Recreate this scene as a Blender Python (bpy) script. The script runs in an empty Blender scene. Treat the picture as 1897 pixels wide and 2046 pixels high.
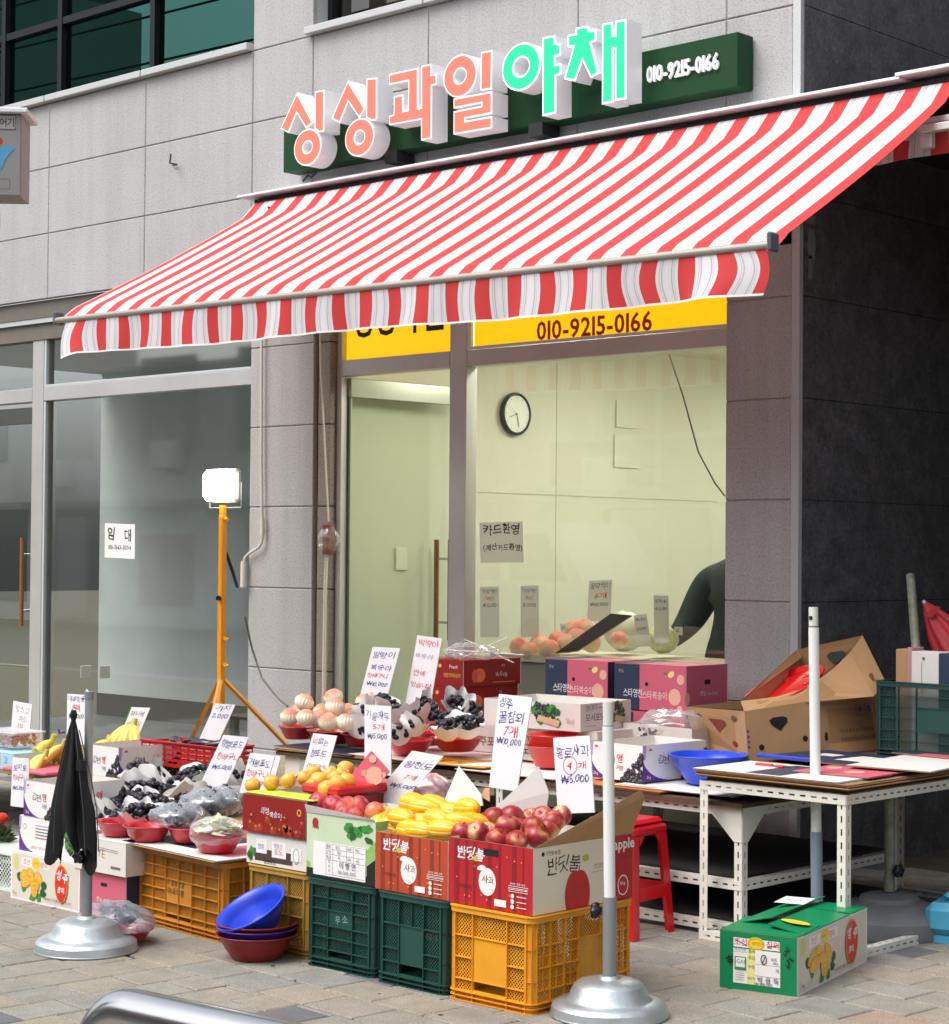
import bpy, math, random
from math import sin, cos, pi, radians, hypot
from mathutils import Vector, Matrix
random.seed(7)
SC = bpy.context.scene
COL = SC.collection
# ---------------------------------------------------------------- camera
FPX, KK, EYE = 3954.0, 1897/1848, Vector((0, 0, 1.55))
def _basis(yaw, pitch, roll):
    cy, sy, cp, sp = cos(yaw), sin(yaw), cos(pitch), sin(pitch)
    fw = Vector((-sy*cp, cy*cp, sp)); r = Vector((cy, sy, 0)); u = r.cross(fw)
    c, s = cos(roll), sin(roll)
    return r*c+u*s, r*-s+u*c, fw
CR, CU, CF = _basis(radians(43.27), radians(1.13), radians(.468))
cam = bpy.data.cameras.new('camera'); co = bpy.data.objects.new('camera', cam); COL.objects.link(co)
cam.sensor_fit = 'HORIZONTAL'; cam.sensor_width = 36; cam.lens = 36*FPX/1897; cam.clip_end = 500; cam.clip_start = .05
co.matrix_world = Matrix(((CR.x, CU.x, -CF.x, 0), (CR.y, CU.y, -CF.y, 0), (CR.z, CU.z, -CF.z, 1.55), (0, 0, 0, 1)))
SC.camera = co
# ---------------------------------------------------------------- world, sun, exposure
w = bpy.data.worlds.new('World'); SC.world = w; w.use_nodes = True
nt = w.node_tree; bg = nt.nodes['Background']
sky = nt.nodes.new('ShaderNodeTexSky'); sky.sky_type = 'NISHITA'; sky.sun_disc = False
SUN_EL, SUN_AZ = radians(58), radians(200)
sky.sun_elevation = SUN_EL; sky.sun_rotation = SUN_AZ; sky.air_density = 1.0; sky.dust_density = 5; sky.ozone_density = 1
hs = nt.nodes.new('ShaderNodeHueSaturation'); hs.inputs['Saturation'].default_value = .30
nt.links.new(sky.outputs[0], hs.inputs['Color']); nt.links.new(hs.outputs[0], bg.inputs[0]); bg.inputs[1].default_value = .15
sl = bpy.data.lights.new('sun', 'SUN'); sl.energy = .8; sl.angle = radians(45); sl.color = (1, .97, .93)
so = bpy.data.objects.new('sun', sl); COL.objects.link(so)
sd = Vector((sin(SUN_AZ)*cos(SUN_EL), cos(SUN_AZ)*cos(SUN_EL), sin(SUN_EL)))
so.rotation_euler = sd.to_track_quat('Z', 'Y').to_euler(); so.location = (-5, -5, 20)
SC.view_settings.view_transform = 'Standard'; SC.view_settings.look = 'None'
SC.view_settings.exposure = .82; SC.view_settings.gamma = 1
cy = SC.cycles
cy.use_denoising = True; cy.max_bounces = 9; cy.transparent_max_bounces = 24; cy.diffuse_bounces = 4; cy.glossy_bounces = 4
cy.transmission_bounces = 6; cy.sample_clamp_indirect = 6; cy.caustics_reflective = False; cy.caustics_refractive = False
# ---------------------------------------------------------------- a pixel (in 1848-wide readings) to a point on a real plane
def _ray(x, y):
    x = x*KK-948.5; y = 1023-y*KK
    return CR*x + CU*y + CF*FPX
def PZ(x, y, z): d = _ray(x, y); return EYE + d*((z-EYE.z)/d.z)
def PY(x, y, Y): d = _ray(x, y); return EYE + d*(Y/d.y)
def PX(x, y, X): d = _ray(x, y); return EYE + d*(X/d.x)
def zm(x0, y0, s):      # reading in a zoomed crop -> 1848-wide reading
    return lambda x, y: ((x0+x*s)/KK, (y0+y*s)/KK)
# ---------------------------------------------------------------- materials
MATS = {}
def lin(h):
    h = h.lstrip('#'); o = []
    for i in (0, 2, 4):
        c = int(h[i:i+2], 16)/255; o.append(c/12.92 if c <= .04045 else ((c+.055)/1.055)**2.4)
    return o
def mat(name, col, rough=.6, var=0., vs=8., bump=0., bs=60., metal=0., spec=.5, streak=0., emit=None, es=0., trans=0., sss=0., coat=0., speck=None, alpha=None, dirt=0.):
    if name in MATS: return MATS[name]
    m = bpy.data.materials.new(name); m.use_nodes = True; nt = m.node_tree; N = nt.nodes; L = nt.links
    b = N['Principled BSDF']; c = list(col if not isinstance(col, str) else lin(col))+[1]
    b.inputs['Base Color'].default_value = c; b.inputs['Roughness'].default_value = rough
    b.inputs['Metallic'].default_value = metal; b.inputs['Specular IOR Level'].default_value = spec
    if coat: b.inputs['Coat Weight'].default_value = coat; b.inputs['Coat Roughness'].default_value = .15
    if trans: b.inputs['Transmission Weight'].default_value = trans
    if sss:
        b.inputs['Subsurface Weight'].default_value = sss; b.inputs['Subsurface Radius'].default_value = (.01, .006, .004)
    if emit is not None:
        e = emit if not isinstance(emit, str) else lin(emit)
        b.inputs['Emission Color'].default_value = list(e)+[1]; b.inputs['Emission Strength'].default_value = es
    tc = N.new('ShaderNodeTexCoord')
    def noise(s, det=4, r=.6):
        n = N.new('ShaderNodeTexNoise'); n.inputs['Scale'].default_value = s; n.inputs['Detail'].default_value = det
        n.inputs['Roughness'].default_value = r; L.new(tc.outputs['Object'], n.inputs['Vector']); return n
    cur = None
    if var:
        n = noise(vs); r = N.new('ShaderNodeMapRange'); L.new(n.outputs[0], r.inputs[0])
        r.inputs[1].default_value = .3; r.inputs[2].default_value = .7; r.inputs[3].default_value = 1-var; r.inputs[4].default_value = 1+var
        mx = N.new('ShaderNodeVectorMath'); mx.operation = 'SCALE'; mx.inputs[0].default_value = c[:3]; L.new(r.outputs[0], mx.inputs['Scale'])
        cur = mx.outputs[0]
    if streak:   # faint vertical rain streaks and tone changes
        mp = N.new('ShaderNodeMapping'); mp.inputs['Scale'].default_value = (5.5, 5.5, .28); L.new(tc.outputs['Object'], mp.inputs[0]); n = noise(1.6, 5, .65); L.new(mp.outputs[0], n.inputs['Vector'])
        r = N.new('ShaderNodeMapRange'); L.new(n.outputs[0], r.inputs[0]); r.inputs[1].default_value = .42; r.inputs[2].default_value = .72; r.inputs[3].default_value = 1.02; r.inputs[4].default_value = 1-streak
        mx = N.new('ShaderNodeVectorMath'); mx.operation = 'SCALE'; L.new(r.outputs[0], mx.inputs['Scale'])
        if cur: L.new(cur, mx.inputs[0])
        else: mx.inputs[0].default_value = c[:3]
        cur = mx.outputs[0]
    if speck:   # (scale, dark multiplier, light multiplier)
        n = noise(speck[0], 2, .8); r = N.new('ShaderNodeValToRGB'); L.new(n.outputs[0], r.inputs[0])
        e = r.color_ramp.elements; e[0].position = .36; e[0].color = (speck[1],)*3+(1,); e[1].position = .66; e[1].color = (speck[2],)*3+(1,)
        k = e.new(.46); k.color = (1, 1, 1, 1); k = e.new(.57); k.color = (1, 1, 1, 1)
        mx = N.new('ShaderNodeVectorMath'); mx.operation = 'MULTIPLY'
        if cur: L.new(cur, mx.inputs[0])
        else: mx.inputs[0].default_value = c[:3]
        L.new(r.outputs[0], mx.inputs[1]); cur = mx.outputs[0]
    if dirt:
        n = noise(2.3, 6, .7); r = N.new('ShaderNodeMapRange'); L.new(n.outputs[0], r.inputs[0])
        r.inputs[1].default_value = .5; r.inputs[2].default_value = .72; r.inputs[3].default_value = 0; r.inputs[4].default_value = dirt
        mx = N.new('ShaderNodeMix'); mx.data_type = 'RGBA'; L.new(r.outputs[0], mx.inputs[0])
        if cur: L.new(cur, mx.inputs[6])
        else: mx.inputs[6].default_value = c
        mx.inputs[7].default_value = (.09, .075, .055, 1); cur = mx.outputs[2]
    if cur: L.new(cur, b.inputs['Base Color'])
    if bump:
        n = noise(bs, 3, .6); bp = N.new('ShaderNodeBump'); bp.inputs['Strength'].default_value = bump; bp.inputs['Distance'].default_value = .01
        L.new(n.outputs[0], bp.inputs['Height']); L.new(bp.outputs[0], b.inputs['Normal'])
    if alpha is not None: b.inputs['Alpha'].default_value = alpha
    MATS[name] = m; return m
def glassmat(name, tint, refl=1.0, rough=.0, solid=.0, rc=(1, 1, 1)):
    if name in MATS: return MATS[name]
    m = bpy.data.materials.new(name); m.use_nodes = True; nt = m.node_tree; N = nt.nodes; L = nt.links; N.clear()
    out = N.new('ShaderNodeOutputMaterial'); t = N.new('ShaderNodeBsdfTransparent'); t.inputs[0].default_value = list(tint)+[1]
    g = N.new('ShaderNodeBsdfGlossy'); g.inputs['Roughness'].default_value = rough; g.inputs[0].default_value = list(rc)+[1]
    f = N.new('ShaderNodeLayerWeight'); f.inputs[0].default_value = .5; pw = N.new('ShaderNodeMath'); pw.operation = 'POWER'; pw.inputs[1].default_value = 5; L.new(f.outputs['Facing'], pw.inputs[0])
    mm = N.new('ShaderNodeMath'); mm.operation = 'MULTIPLY_ADD'; mm.inputs[1].default_value = refl*.9; mm.inputs[2].default_value = solid+.05*refl; mm.use_clamp = True
    L.new(pw.outputs[0], mm.inputs[0]); mx = N.new('ShaderNodeMixShader'); L.new(mm.outputs[0], mx.inputs[0]); L.new(t.outputs[0], mx.inputs[1]); L.new(g.outputs[0], mx.inputs[2])
    L.new(mx.outputs[0], out.inputs[0]); MATS[name] = m; return m
def film(name, col=(.9, .92, .95), amt=.18, rough=.12):   # crumpled clear film
    if name in MATS: return MATS[name]
    m = bpy.data.materials.new(name); m.use_nodes = True; nt = m.node_tree; N = nt.nodes; L = nt.links; N.clear()
    out = N.new('ShaderNodeOutputMaterial'); t = N.new('ShaderNodeBsdfTransparent'); g = N.new('ShaderNodeBsdfGlossy'); g.inputs['Roughness'].default_value = rough
    d = N.new('ShaderNodeBsdfDiffuse'); d.inputs[0].default_value = list(col)+[1]
    a = N.new('ShaderNodeMixShader'); a.inputs[0].default_value = .5; L.new(g.outputs[0], a.inputs[1]); L.new(d.outputs[0], a.inputs[2])
    lw = N.new('ShaderNodeLayerWeight'); lw.inputs[0].default_value = .35
    mm = N.new('ShaderNodeMath'); mm.operation = 'MULTIPLY_ADD'; mm.inputs[1].default_value = .6; mm.inputs[2].default_value = amt; L.new(lw.outputs[1], mm.inputs[0])
    mx = N.new('ShaderNodeMixShader'); L.new(mm.outputs[0], mx.inputs[0]); L.new(t.outputs[0], mx.inputs[1]); L.new(a.outputs[0], mx.inputs[2])
    L.new(mx.outputs[0], out.inputs[0]); MATS[name] = m; return m
def perfmat(name, base, pitch=.0135, thr=.35):     # moulded sheet with rows of real see-through holes (UV in metres)
    if name in MATS: return MATS[name]
    m = base.copy(); m.name = name; nt = m.node_tree; N = nt.nodes; L = nt.links
    b = N['Principled BSDF']; out = [n for n in N if n.type == 'OUTPUT_MATERIAL'][0]
    uv = N.new('ShaderNodeUVMap'); uv.uv_map = 'UVMap'; sp = N.new('ShaderNodeSeparateXYZ'); L.new(uv.outputs[0], sp.inputs[0])
    def co_(sock):
        a = N.new('ShaderNodeMath'); a.operation = 'MULTIPLY'; a.inputs[1].default_value = 2*pi/pitch; L.new(sock, a.inputs[0])
        c = N.new('ShaderNodeMath'); c.operation = 'COSINE'; L.new(a.outputs[0], c.inputs[0]); return c.outputs[0]
    s = N.new('ShaderNodeMath'); s.operation = 'ADD'; L.new(co_(sp.outputs[0]), s.inputs[0]); L.new(co_(sp.outputs[1]), s.inputs[1])
    ab = N.new('ShaderNodeMath'); ab.operation = 'ABSOLUTE'; L.new(s.outputs[0], ab.inputs[0])
    g = N.new('ShaderNodeMath'); g.operation = 'GREATER_THAN'; g.inputs[1].default_value = 1-thr+.25; L.new(ab.outputs[0], g.inputs[0])
    t = N.new('ShaderNodeBsdfTransparent'); mx = N.new('ShaderNodeMixShader'); L.new(g.outputs[0], mx.inputs[0]); L.new(b.outputs[0], mx.inputs[1]); L.new(t.outputs[0], mx.inputs[2])
    L.new(mx.outputs[0], out.inputs[0]); MATS[name] = m; return m
# ---------------------------------------------------------------- mesh building
class MB:
    def __init__(s): s.v = []; s.f = []; s.m = []; s.s = []; s.uv = {}; s.mats = []
    def mi(s, m):
        if m not in s.mats: s.mats.append(m)
        return s.mats.index(m)
    def face(s, pts, m, sm=False, uv=None):
        b = len(s.v); s.v += [tuple(p) for p in pts]; s.f.append(tuple(range(b, b+len(pts)))); s.m.append(s.mi(m)); s.s.append(sm)
        if uv: s.uv[len(s.f)-1] = uv
    def add(s, vs, fs, m, sm=False):
        b = len(s.v); s.v += [tuple(p) for p in vs]; k = s.mi(m)
        for f in fs: s.f.append(tuple(b+i for i in f)); s.m.append(k); s.s.append(sm)
    def box(s, a, b, m, M=None, bev=0.):
        x0, y0, z0 = a; x1, y1, z1 = b
        if bev:
            e = bev; vs = []
            for z, k in ((z0, e), (z0+e, 0), (z1-e, 0), (z1, e)):
                for (x, y) in ((x0+k+e*(k == 0), y0+k), (x1-k-e*(k == 0), y0+k), (x1-k, y0+k+e*(k == 0)), (x1-k, y1-k-e*(k == 0)), (x1-k-e*(k == 0), y1-k), (x0+k+e*(k == 0), y1-k), (x0+k, y1-k-e*(k == 0)), (x0+k, y0+k+e*(k == 0))):
                    vs.append(Vector((x, y, z)))
            fs = [tuple(range(7, -1, -1)), tuple(range(24, 32))]
            for r in range(3):
                for i in range(8): fs.append((r*8+i, r*8+(i+1) % 8, (r+1)*8+(i+1) % 8, (r+1)*8+i))
        else:
            vs = [Vector(p) for p in ((x0, y0, z0), (x1, y0, z0), (x1, y1, z0), (x0, y1, z0), (x0, y0, z1), (x1, y0, z1), (x1, y1, z1), (x0, y1, z1))]
            fs = [(3, 2, 1, 0), (4, 5, 6, 7), (0, 1, 5, 4), (1, 2, 6, 5), (2, 3, 7, 6), (3, 0, 4, 7)]
        if M is not None: vs = [M @ v for v in vs]
        s.add(vs, fs, m)
    def slab(s, pts, n, t, m, m2=None):      # polygon given in 3D, thickened by t along n (towards -n)
        n = Vector(n).normalized(); P = [Vector(p) for p in pts]; Q = [p-n*t for p in P]; k = len(P)
        s.add(P, [tuple(range(k))], m); s.add(Q, [tuple(range(k-1, -1, -1))], m2 or m)
        for i in range(k):
            j = (i+1) % k; s.add([P[i], Q[i], Q[j], P[j]], [(0, 1, 2, 3)], m2 or m)
    def tube(s, path, r, m, seg=10, cap=True, sm=True, flat=None):
        P = [Vector(p) for p in path]; n = len(P); rs = r if isinstance(r, (list, tuple)) else [r]*n; vs = []; up = None
        for i, p in enumerate(P):
            d = (P[min(i+1, n-1)]-P[max(i-1, 0)]).normalized()
            if up is None:
                a = Vector((0, 0, 1)) if abs(d.z) < .9 else Vector((1, 0, 0)); up = (a-d*a.dot(d)).normalized()
            else: up = (up-d*up.dot(d)).normalized()
            sd_ = d.cross(up)
            for k in range(seg):
                t = 2*pi*k/seg; vs.append(p+(up*cos(t)+sd_*sin(t))*rs[i])
        fs = [(i*seg+k, i*seg+(k+1) % seg, (i+1)*seg+(k+1) % seg, (i+1)*seg+k) for i in range(n-1) for k in range(seg)]
        s.add(vs, fs, m, sm)
        if cap: s.add(vs[:seg], [tuple(range(seg-1, -1, -1))], m); s.add(vs[-seg:], [tuple(range(seg))], m)
    def lathe(s, prof, m, seg=32, c=(0, 0, 0), M=None, sx=1, sy=1, sm=True, wob=None):
        vs = []; n = len(prof)
        for i, (r, z) in enumerate(prof):
            for k in range(seg):
                t = 2*pi*k/seg; q = 1 if wob is None else wob(t, i)
                v = Vector((c[0]+r*q*cos(t)*sx, c[1]+r*q*sin(t)*sy, c[2]+z)); vs.append(M @ v if M is not None else v)
        fs = [(i*seg+k, i*seg+(k+1) % seg, (i+1)*seg+(k+1) % seg, (i+1)*seg+k) for i in range(n-1) for k in range(seg)]
        s.add(vs, fs, m, sm)
    def ball(s, c, r, m, seg=10, rings=7, sc=(1, 1, 1), fn=None):
        c = Vector(c); vs = [c+Vector((0, 0, -r*sc[2]))]
        for i in range(1, rings):
            a = -pi/2+pi*i/rings
            for k in range(seg):
                t = 2*pi*k/seg; vs.append(c+Vector((r*cos(a)*cos(t)*sc[0], r*cos(a)*sin(t)*sc[1], r*sin(a)*sc[2])))
        vs.append(c+Vector((0, 0, r*sc[2]))); e = len(vs)-1
        if fn: vs = [fn(v) for v in vs]
        fs = [(0, 1+(k+1) % seg, 1+k) for k in range(seg)]
        for i in range(rings-2):
            for k in range(seg): fs.append((1+i*seg+k, 1+i*seg+(k+1) % seg, 1+(i+1)*seg+(k+1) % seg, 1+(i+1)*seg+k))
        b = 1+(rings-2)*seg; fs += [(b+k, b+(k+1) % seg, e) for k in range(seg)]
        s.add(vs, fs, m, True)
    def build(s, name, parent=None, loc=None, rot=None):
        me = bpy.data.meshes.new(name); me.from_pydata(s.v, [], s.f)
        for m in s.mats: me.materials.append(m)
        me.polygons.foreach_set('material_index', s.m); me.polygons.foreach_set('use_smooth', s.s)
        if s.uv:
            u = me.uv_layers.new(name='UVMap'); d = u.data
            for fi, uvs in s.uv.items():
                ls = me.polygons[fi].loop_start
                for k, q in enumerate(uvs): d[ls+k].uv = q
        me.update(); o = bpy.data.objects.new(name, me); COL.objects.link(o)
        if parent: o.parent = parent
        if loc is not None: o.location = loc
        if rot is not None: o.rotation_euler = rot
        return o
def tag(o, label, cat, group=None, kind=None):
    if label: o['label'] = label
    if cat: o['category'] = cat
    if group: o['group'] = group
    if kind: o['kind'] = kind
    return o
def thing(name, label, cat, loc=(0, 0, 0), rz=0., group=None):
    o = bpy.data.objects.new(name, None); COL.objects.link(o); o.location = loc; o.rotation_euler = (0, 0, rz); o.empty_display_size = .05
    return tag(o, label, cat, group)
def dup(o, loc=None, rot=None, label=None, parent=None, scale=None):
    c = o.copy(); COL.objects.link(c)
    if parent is not None: c.parent = parent
    if loc is not None: c.location = loc
    if rot is not None: c.rotation_euler = rot
    if scale is not None: c.scale = (scale,)*3 if not isinstance(scale, (tuple, list)) else scale
    if label: c['label'] = label
    for ch in list(o.children): dup(ch, parent=c)
    return c
# ---------------------------------------------------------------- lettering
_GL = {}; _TX = {}
def _glyph(ch, off):      # one character outline from the built-in font, filled and kept
    if (ch, off) not in _GL:
        c = bpy.data.curves.new('lettering', 'FONT'); c.size = 1; c.resolution_u = 2; c.fill_mode = 'FRONT'; c.offset = off; c.body = ch
        o = bpy.data.objects.new('lettering', c); me = o.to_mesh()
        _GL[(ch, off)] = ([(v.co.x, v.co.y) for v in me.vertices], [tuple(p.vertices) for p in me.polygons])
        o.to_mesh_clear(); bpy.data.objects.remove(o); bpy.data.curves.remove(c)
    return _GL[(ch, off)]
def glyphs(txt, off=0., jit=0.):
    k = (txt, off, jit)
    if k not in _TX:
        off = 0. if off < .012 else .02
        vs, fs, x = [], [], 0.; rd = random.Random(txt)
        for ch in txt:
            if ch == ' ': x += .34; continue
            gv, gf = _glyph(ch, off)
            if not gv: continue
            a = min(v[0] for v in gv); b = max(v[0] for v in gv); n = len(vs); q = rd.uniform(-jit, jit); dy = rd.uniform(-jit, jit)*.5; kx = 1+rd.uniform(-jit, jit)
            cq, sq = cos(q), sin(q)
            for X, Y in gv: X = (X-a)*kx; vs.append((x+X*cq-Y*sq, Y*cq+X*sq+dy))
            fs += [tuple(n+i for i in f) for f in gf]; x += (b-a)*kx+(.07 if ord(ch) < 128 else .085)
        x0 = min(v[0] for v in vs); x1 = max(v[0] for v in vs); y0 = min(v[1] for v in vs); y1 = max(v[1] for v in vs)
        _TX[k] = ([((X-x0)/(y1-y0), (Y-y0)/(y1-y0)) for X, Y in vs], fs, (x1-x0)/(y1-y0))
    return _TX[k]
class Face:      # a flat face of a real object: o = lower left corner, u right, v up, n outward (all local to its thing)
    def __init__(s, mb, o, u, v, lift=.0006):
        s.mb = mb; s.o = Vector(o); s.u = Vector(u); s.v = Vector(v); s.w = s.u.length; s.h = s.v.length
        s.U = s.u.normalized(); s.V = s.v.normalized(); s.n = s.U.cross(s.V).normalized(); s.k = 1; s.lift = lift
    def P(s, x, y, l=None): return s.o+s.U*x+s.V*y+s.n*(s.lift*.6+.00013*(s.k if l is None else l))
    def poly(s, pts, m): s.mb.face([s.P(x*s.w, y*s.h) for x, y in pts], m); s.k += 1; return s
    def rect(s, x0, y0, x1, y1, m): return s.poly([(x0, y0), (x1, y0), (x1, y1), (x0, y1)], m)
    def ell(s, cx, cy, rx, ry, m, n=20, a0=0, a1=2*pi, rot=0):   # radii in metres
        pts = []
        for i in range(n):
            t = a0+(a1-a0)*i/(n if abs(a1-a0) > 6.2 else n-1); x, y = rx*cos(t), ry*sin(t)
            pts.append(s.P(cx*s.w+x*cos(rot)-y*sin(rot), cy*s.h+x*sin(rot)+y*cos(rot)))
        s.mb.face(pts, m); s.k += 1; return s
    def ring(s, cx, cy, rx, ry, t, m, n=20):
        for i in range(n):
            a, b = 2*pi*i/n, 2*pi*(i+1)/n
            s.mb.face([s.P(cx*s.w+(rx-q)*cos(c), cy*s.h+(ry-q)*sin(c)) for c, q in ((a, t), (a, 0), (b, 0), (b, t))], m)
        s.k += 1; return s
    def line(s, x0, y0, x1, y1, t, m):
        a = Vector((x0*s.w, y0*s.h)); b = Vector((x1*s.w, y1*s.h)); d = (b-a).normalized()*t/2; q = Vector((-d.y, d.x))
        s.mb.face([s.P(*p) for p in (a-q, b-q, b+q, a+q)], m); s.k += 1; return s
    def text(s, t, x, y, hgt, m, off=0., wid=None, wob=0., slant=0., rot=0., cen=False):   # x,y fractions of lower left; hgt metres
        vs, fs, wd = glyphs(t, off, .12 if wob else 0.)
        sx = hgt if wid is None else wid/wd
        c, q = cos(rot), sin(rot); ph = (len(t)*1.7) % 6; out = []
        for a, b in vs:
            X = a*sx+b*hgt*slant; Y = b*hgt
            if wob: X += wob*hgt*sin(Y/hgt*5+X/hgt*2.1+ph); Y += wob*hgt*(sin(X/hgt*2.7+ph*2)+.5*sin(X/hgt*6+ph))
            if cen: X -= wd*sx/2
            out.append(s.P(x*s.w+X*c-Y*q, y*s.h+X*q+Y*c))
        s.mb.add(out, fs, m); s.k += 1; return s
# ---------------------------------------------------------------- palette
white_pr = mat('white_print', '#e9e7e6', .55, var=.02)
ink_blue = mat('ink_blue', '#2c3f96', .5); ink_red = mat('ink_red', '#d8262c', .5); ink_black = mat('ink_black', '#17181b', .5)
ink_grey = mat('ink_grey', '#6b6b6e', .5)
# ================================================================ setting: pavement, road
pav_mb = MB(); pavm = []
for i, h in enumerate(('#8f8a80', '#8b887f', '#938c7e', '#87857f', '#918a80', '#8a8881', '#918e86', '#968d7f', '#69686b', '#9a8678')):
    pavm.append(mat('paver_%d' % i, h, .85, var=.12, vs=9, bump=.5, bs=150, speck=(170, .55, 1.4), dirt=.4))
grout = mat('grout', '#55503f', .95, var=.3, vs=20)
A = radians(-4.2); ca, sa = cos(A), sin(A)
def pave(x0, x1, y0, y1, dark=.05, pink=False):
    g = .0035; ox, oy = -5.87, 4.6
    z = random.uniform(-.0012, .0012); ax = random.uniform(-.002, .002)*.5; ay = random.uniform(-.002, .002)*.5
    r = random.random(); m = pavm[8] if r < dark else random.choice(pavm[:8] if not pink else (pavm[9], pavm[9], pavm[2], pavm[4], pavm[7]))
    def W(x, y, dz): return (ox+x*ca-y*sa, oy+x*sa+y*ca, z+dz+ax*(x-x0)*5+ay*(y-y0)*5)
    b = .005; o = [(x0+g, y0+g), (x1-g, y0+g), (x1-g, y1-g), (x0+g, y1-g)]; i_ = [(x0+g+b, y0+g+b), (x1-g-b, y0+g+b), (x1-g-b, y1-g-b), (x0+g+b, y1-g-b)]
    T = [W(*p, 0) for p in i_]; E = [W(*p, -.004) for p in o]; D = [W(*p, -.02) for p in o]
    pav_mb.face(T, m)
    for k in range(4):
        j = (k+1) % 4; pav_mb.face([E[k], E[j], T[j], T[k]], m); pav_mb.face([D[k], D[j], E[j], E[k]], m)
i = 0
for i in range(-42, 24):
    off = random.choice((0, .075, .11, .15)) if i % 2 else random.uniform(0, .05)
    for j in range(-13, 1):
        y1 = (j+1)*.225-off; y0 = y1-.225
        if j == 0: y1 = 0.
        if y1-y0 > .02: pave(i*.2, (i+1)*.2, y0, min(y1, 0), .06)
for j in range(0, 20):
    off = .13*(j % 2)+random.uniform(-.02, .02)
    for i in range(-32, 22): pave(i*.265+off, (i+1)*.265+off, j*.205, (j+1)*.205, .03, pink=(i*.265 > 1.9 and j > 4) or (i*.265 > 1.35 and j in (0, 1)))
gum = mat('gum_spot', (.045, .042, .038), .9)
for i in range(34):
    x, y = random.uniform(-7.4, -3.6), random.uniform(3.6, 6.2); r = random.uniform(.006, .016); pav_mb.face([(x+r*cos(t)*random.uniform(.7, 1.2), y+r*sin(t)*random.uniform(.7, 1.2), .0022) for t in [2*pi*k/9 for k in range(9)]], gum)
pv = pav_mb.build('pavement'); tag(pv, 'grey and beige concrete block pavement in front of the shop', None, kind='structure')
g = MB(); g.box((-60, -40, -.3), (40, 60, -.012), grout)
tag(g.build('ground'), None, None, kind='structure')
asph = mat('asphalt', (.05, .05, .052), .9, var=.2, vs=30, bump=.4, bs=200)
g = MB(); g.box((-60, -7.0, -.011), (40, 1.2, -.006), asph); tag(g.build('road'), None, None, kind='structure')
kerbm = mat('kerb_granite', '#8d8b88', .8, speck=(200, .6, 1.3))
g = MB()
for k in range(-30, 20): g.box((k, 1.25, -.01), (k+.99, 1.45, .0), kerbm)
tag(g.build('kerb'), None, None, kind='structure')
# ================================================================ the commercial building
gran = mat('grey_granite', '#afaeae', .8, var=.07, vs=1.1, speck=(85, .72, 1.16), bump=.3, streak=.10, bs=120)
granp = mat('polished_granite', '#bfc1c2', .35, speck=(150, .8, 1.1))
joint = mat('joint_sealant', '#a59e90', .9)
bld = thing('commercial_building', 'grey granite clad building with shop fronts and a dark stone side wall', 'building', (0, 8, 0))
Y0 = 8.0
zs = [-.15, .32, .82, 1.314, 1.811, 2.304, 2.799, 3.293, 3.75, 4.212, 4.665, 5.16, 5.66, 6.16, 6.7]
clad = MB()
def panel(x0, x1, z0, z1, y=Y0, t=.03, m=None):
    g = .003; clad.box((x0+g, y-8, z0+g), (x1-g, y-8+t, z1-g), m or gran, bev=.004)
# jointed piers
for a, b in zip(zs[:-1], zs[1:]):
    if b <= 3.30:
        panel(-9.458, -8.868, a, b)
        panel(-5.826, -5.432, a, b)
    pass
up = [-14.95, -13.85, -12.753, -11.654, -10.555, -9.464, -8.905, -7.924, -6.803, -5.831, -5.432]
for a, b in zip(zs[:-1], zs[1:]):
    if b < 3.3: continue
    for x0, x1 in zip(up[:-1], up[1:]):
        if a >= 4.66 and b < 6.2 and (x1 <= -9.46 or -8.91 <= x0 < -6.9): continue
        if abs(a-3.293) < .01 and x1 > -9.4: panel(x0, x1, a-.25, b)
        else: panel(x0, x1, a, b)
for q in ((-15, -9.46, 3.30, 4.70), (-9.455, -5.44, 2.95, 4.70), (-15, -5.44, 6.18, 6.7), (-9.46, -8.91, 4.7, 6.18), (-6.85, -5.44, 4.7, 6.18)): clad.box((q[0], .008, q[2]), (q[1], .06, q[3]), joint)      # backing seen in the open joints
clad.box((-9.455, .008, -.15), (-8.872, .09, 3.3), joint); clad.box((-5.822, .008, -.15), (-5.436, .09, 3.3), joint)
clad.box((-5.434, .0, -.15), (-5.39, .03, 6.7), granp)    # pale corner bead
cl = clad.build('stone_cladding', bld)
# return faces of the left pier: joint, second stone band
rt = MB()
rt.box((-8.868, .034, -.15), (-8.852, .12, 3.0), mat('sealant_brown', '#6d6152', .9))
for a, b in zip(zs[:-1], zs[1:]):
    if b < 3.3: rt.box((-8.85, .02, a+.003), (-8.745, .12, b-.003), mat('pier_band', '#8f877c', .8, speck=(95, .6, 1.2), bump=.3, bs=120), bev=.004)
rt.build('pier_return', bld)
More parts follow.
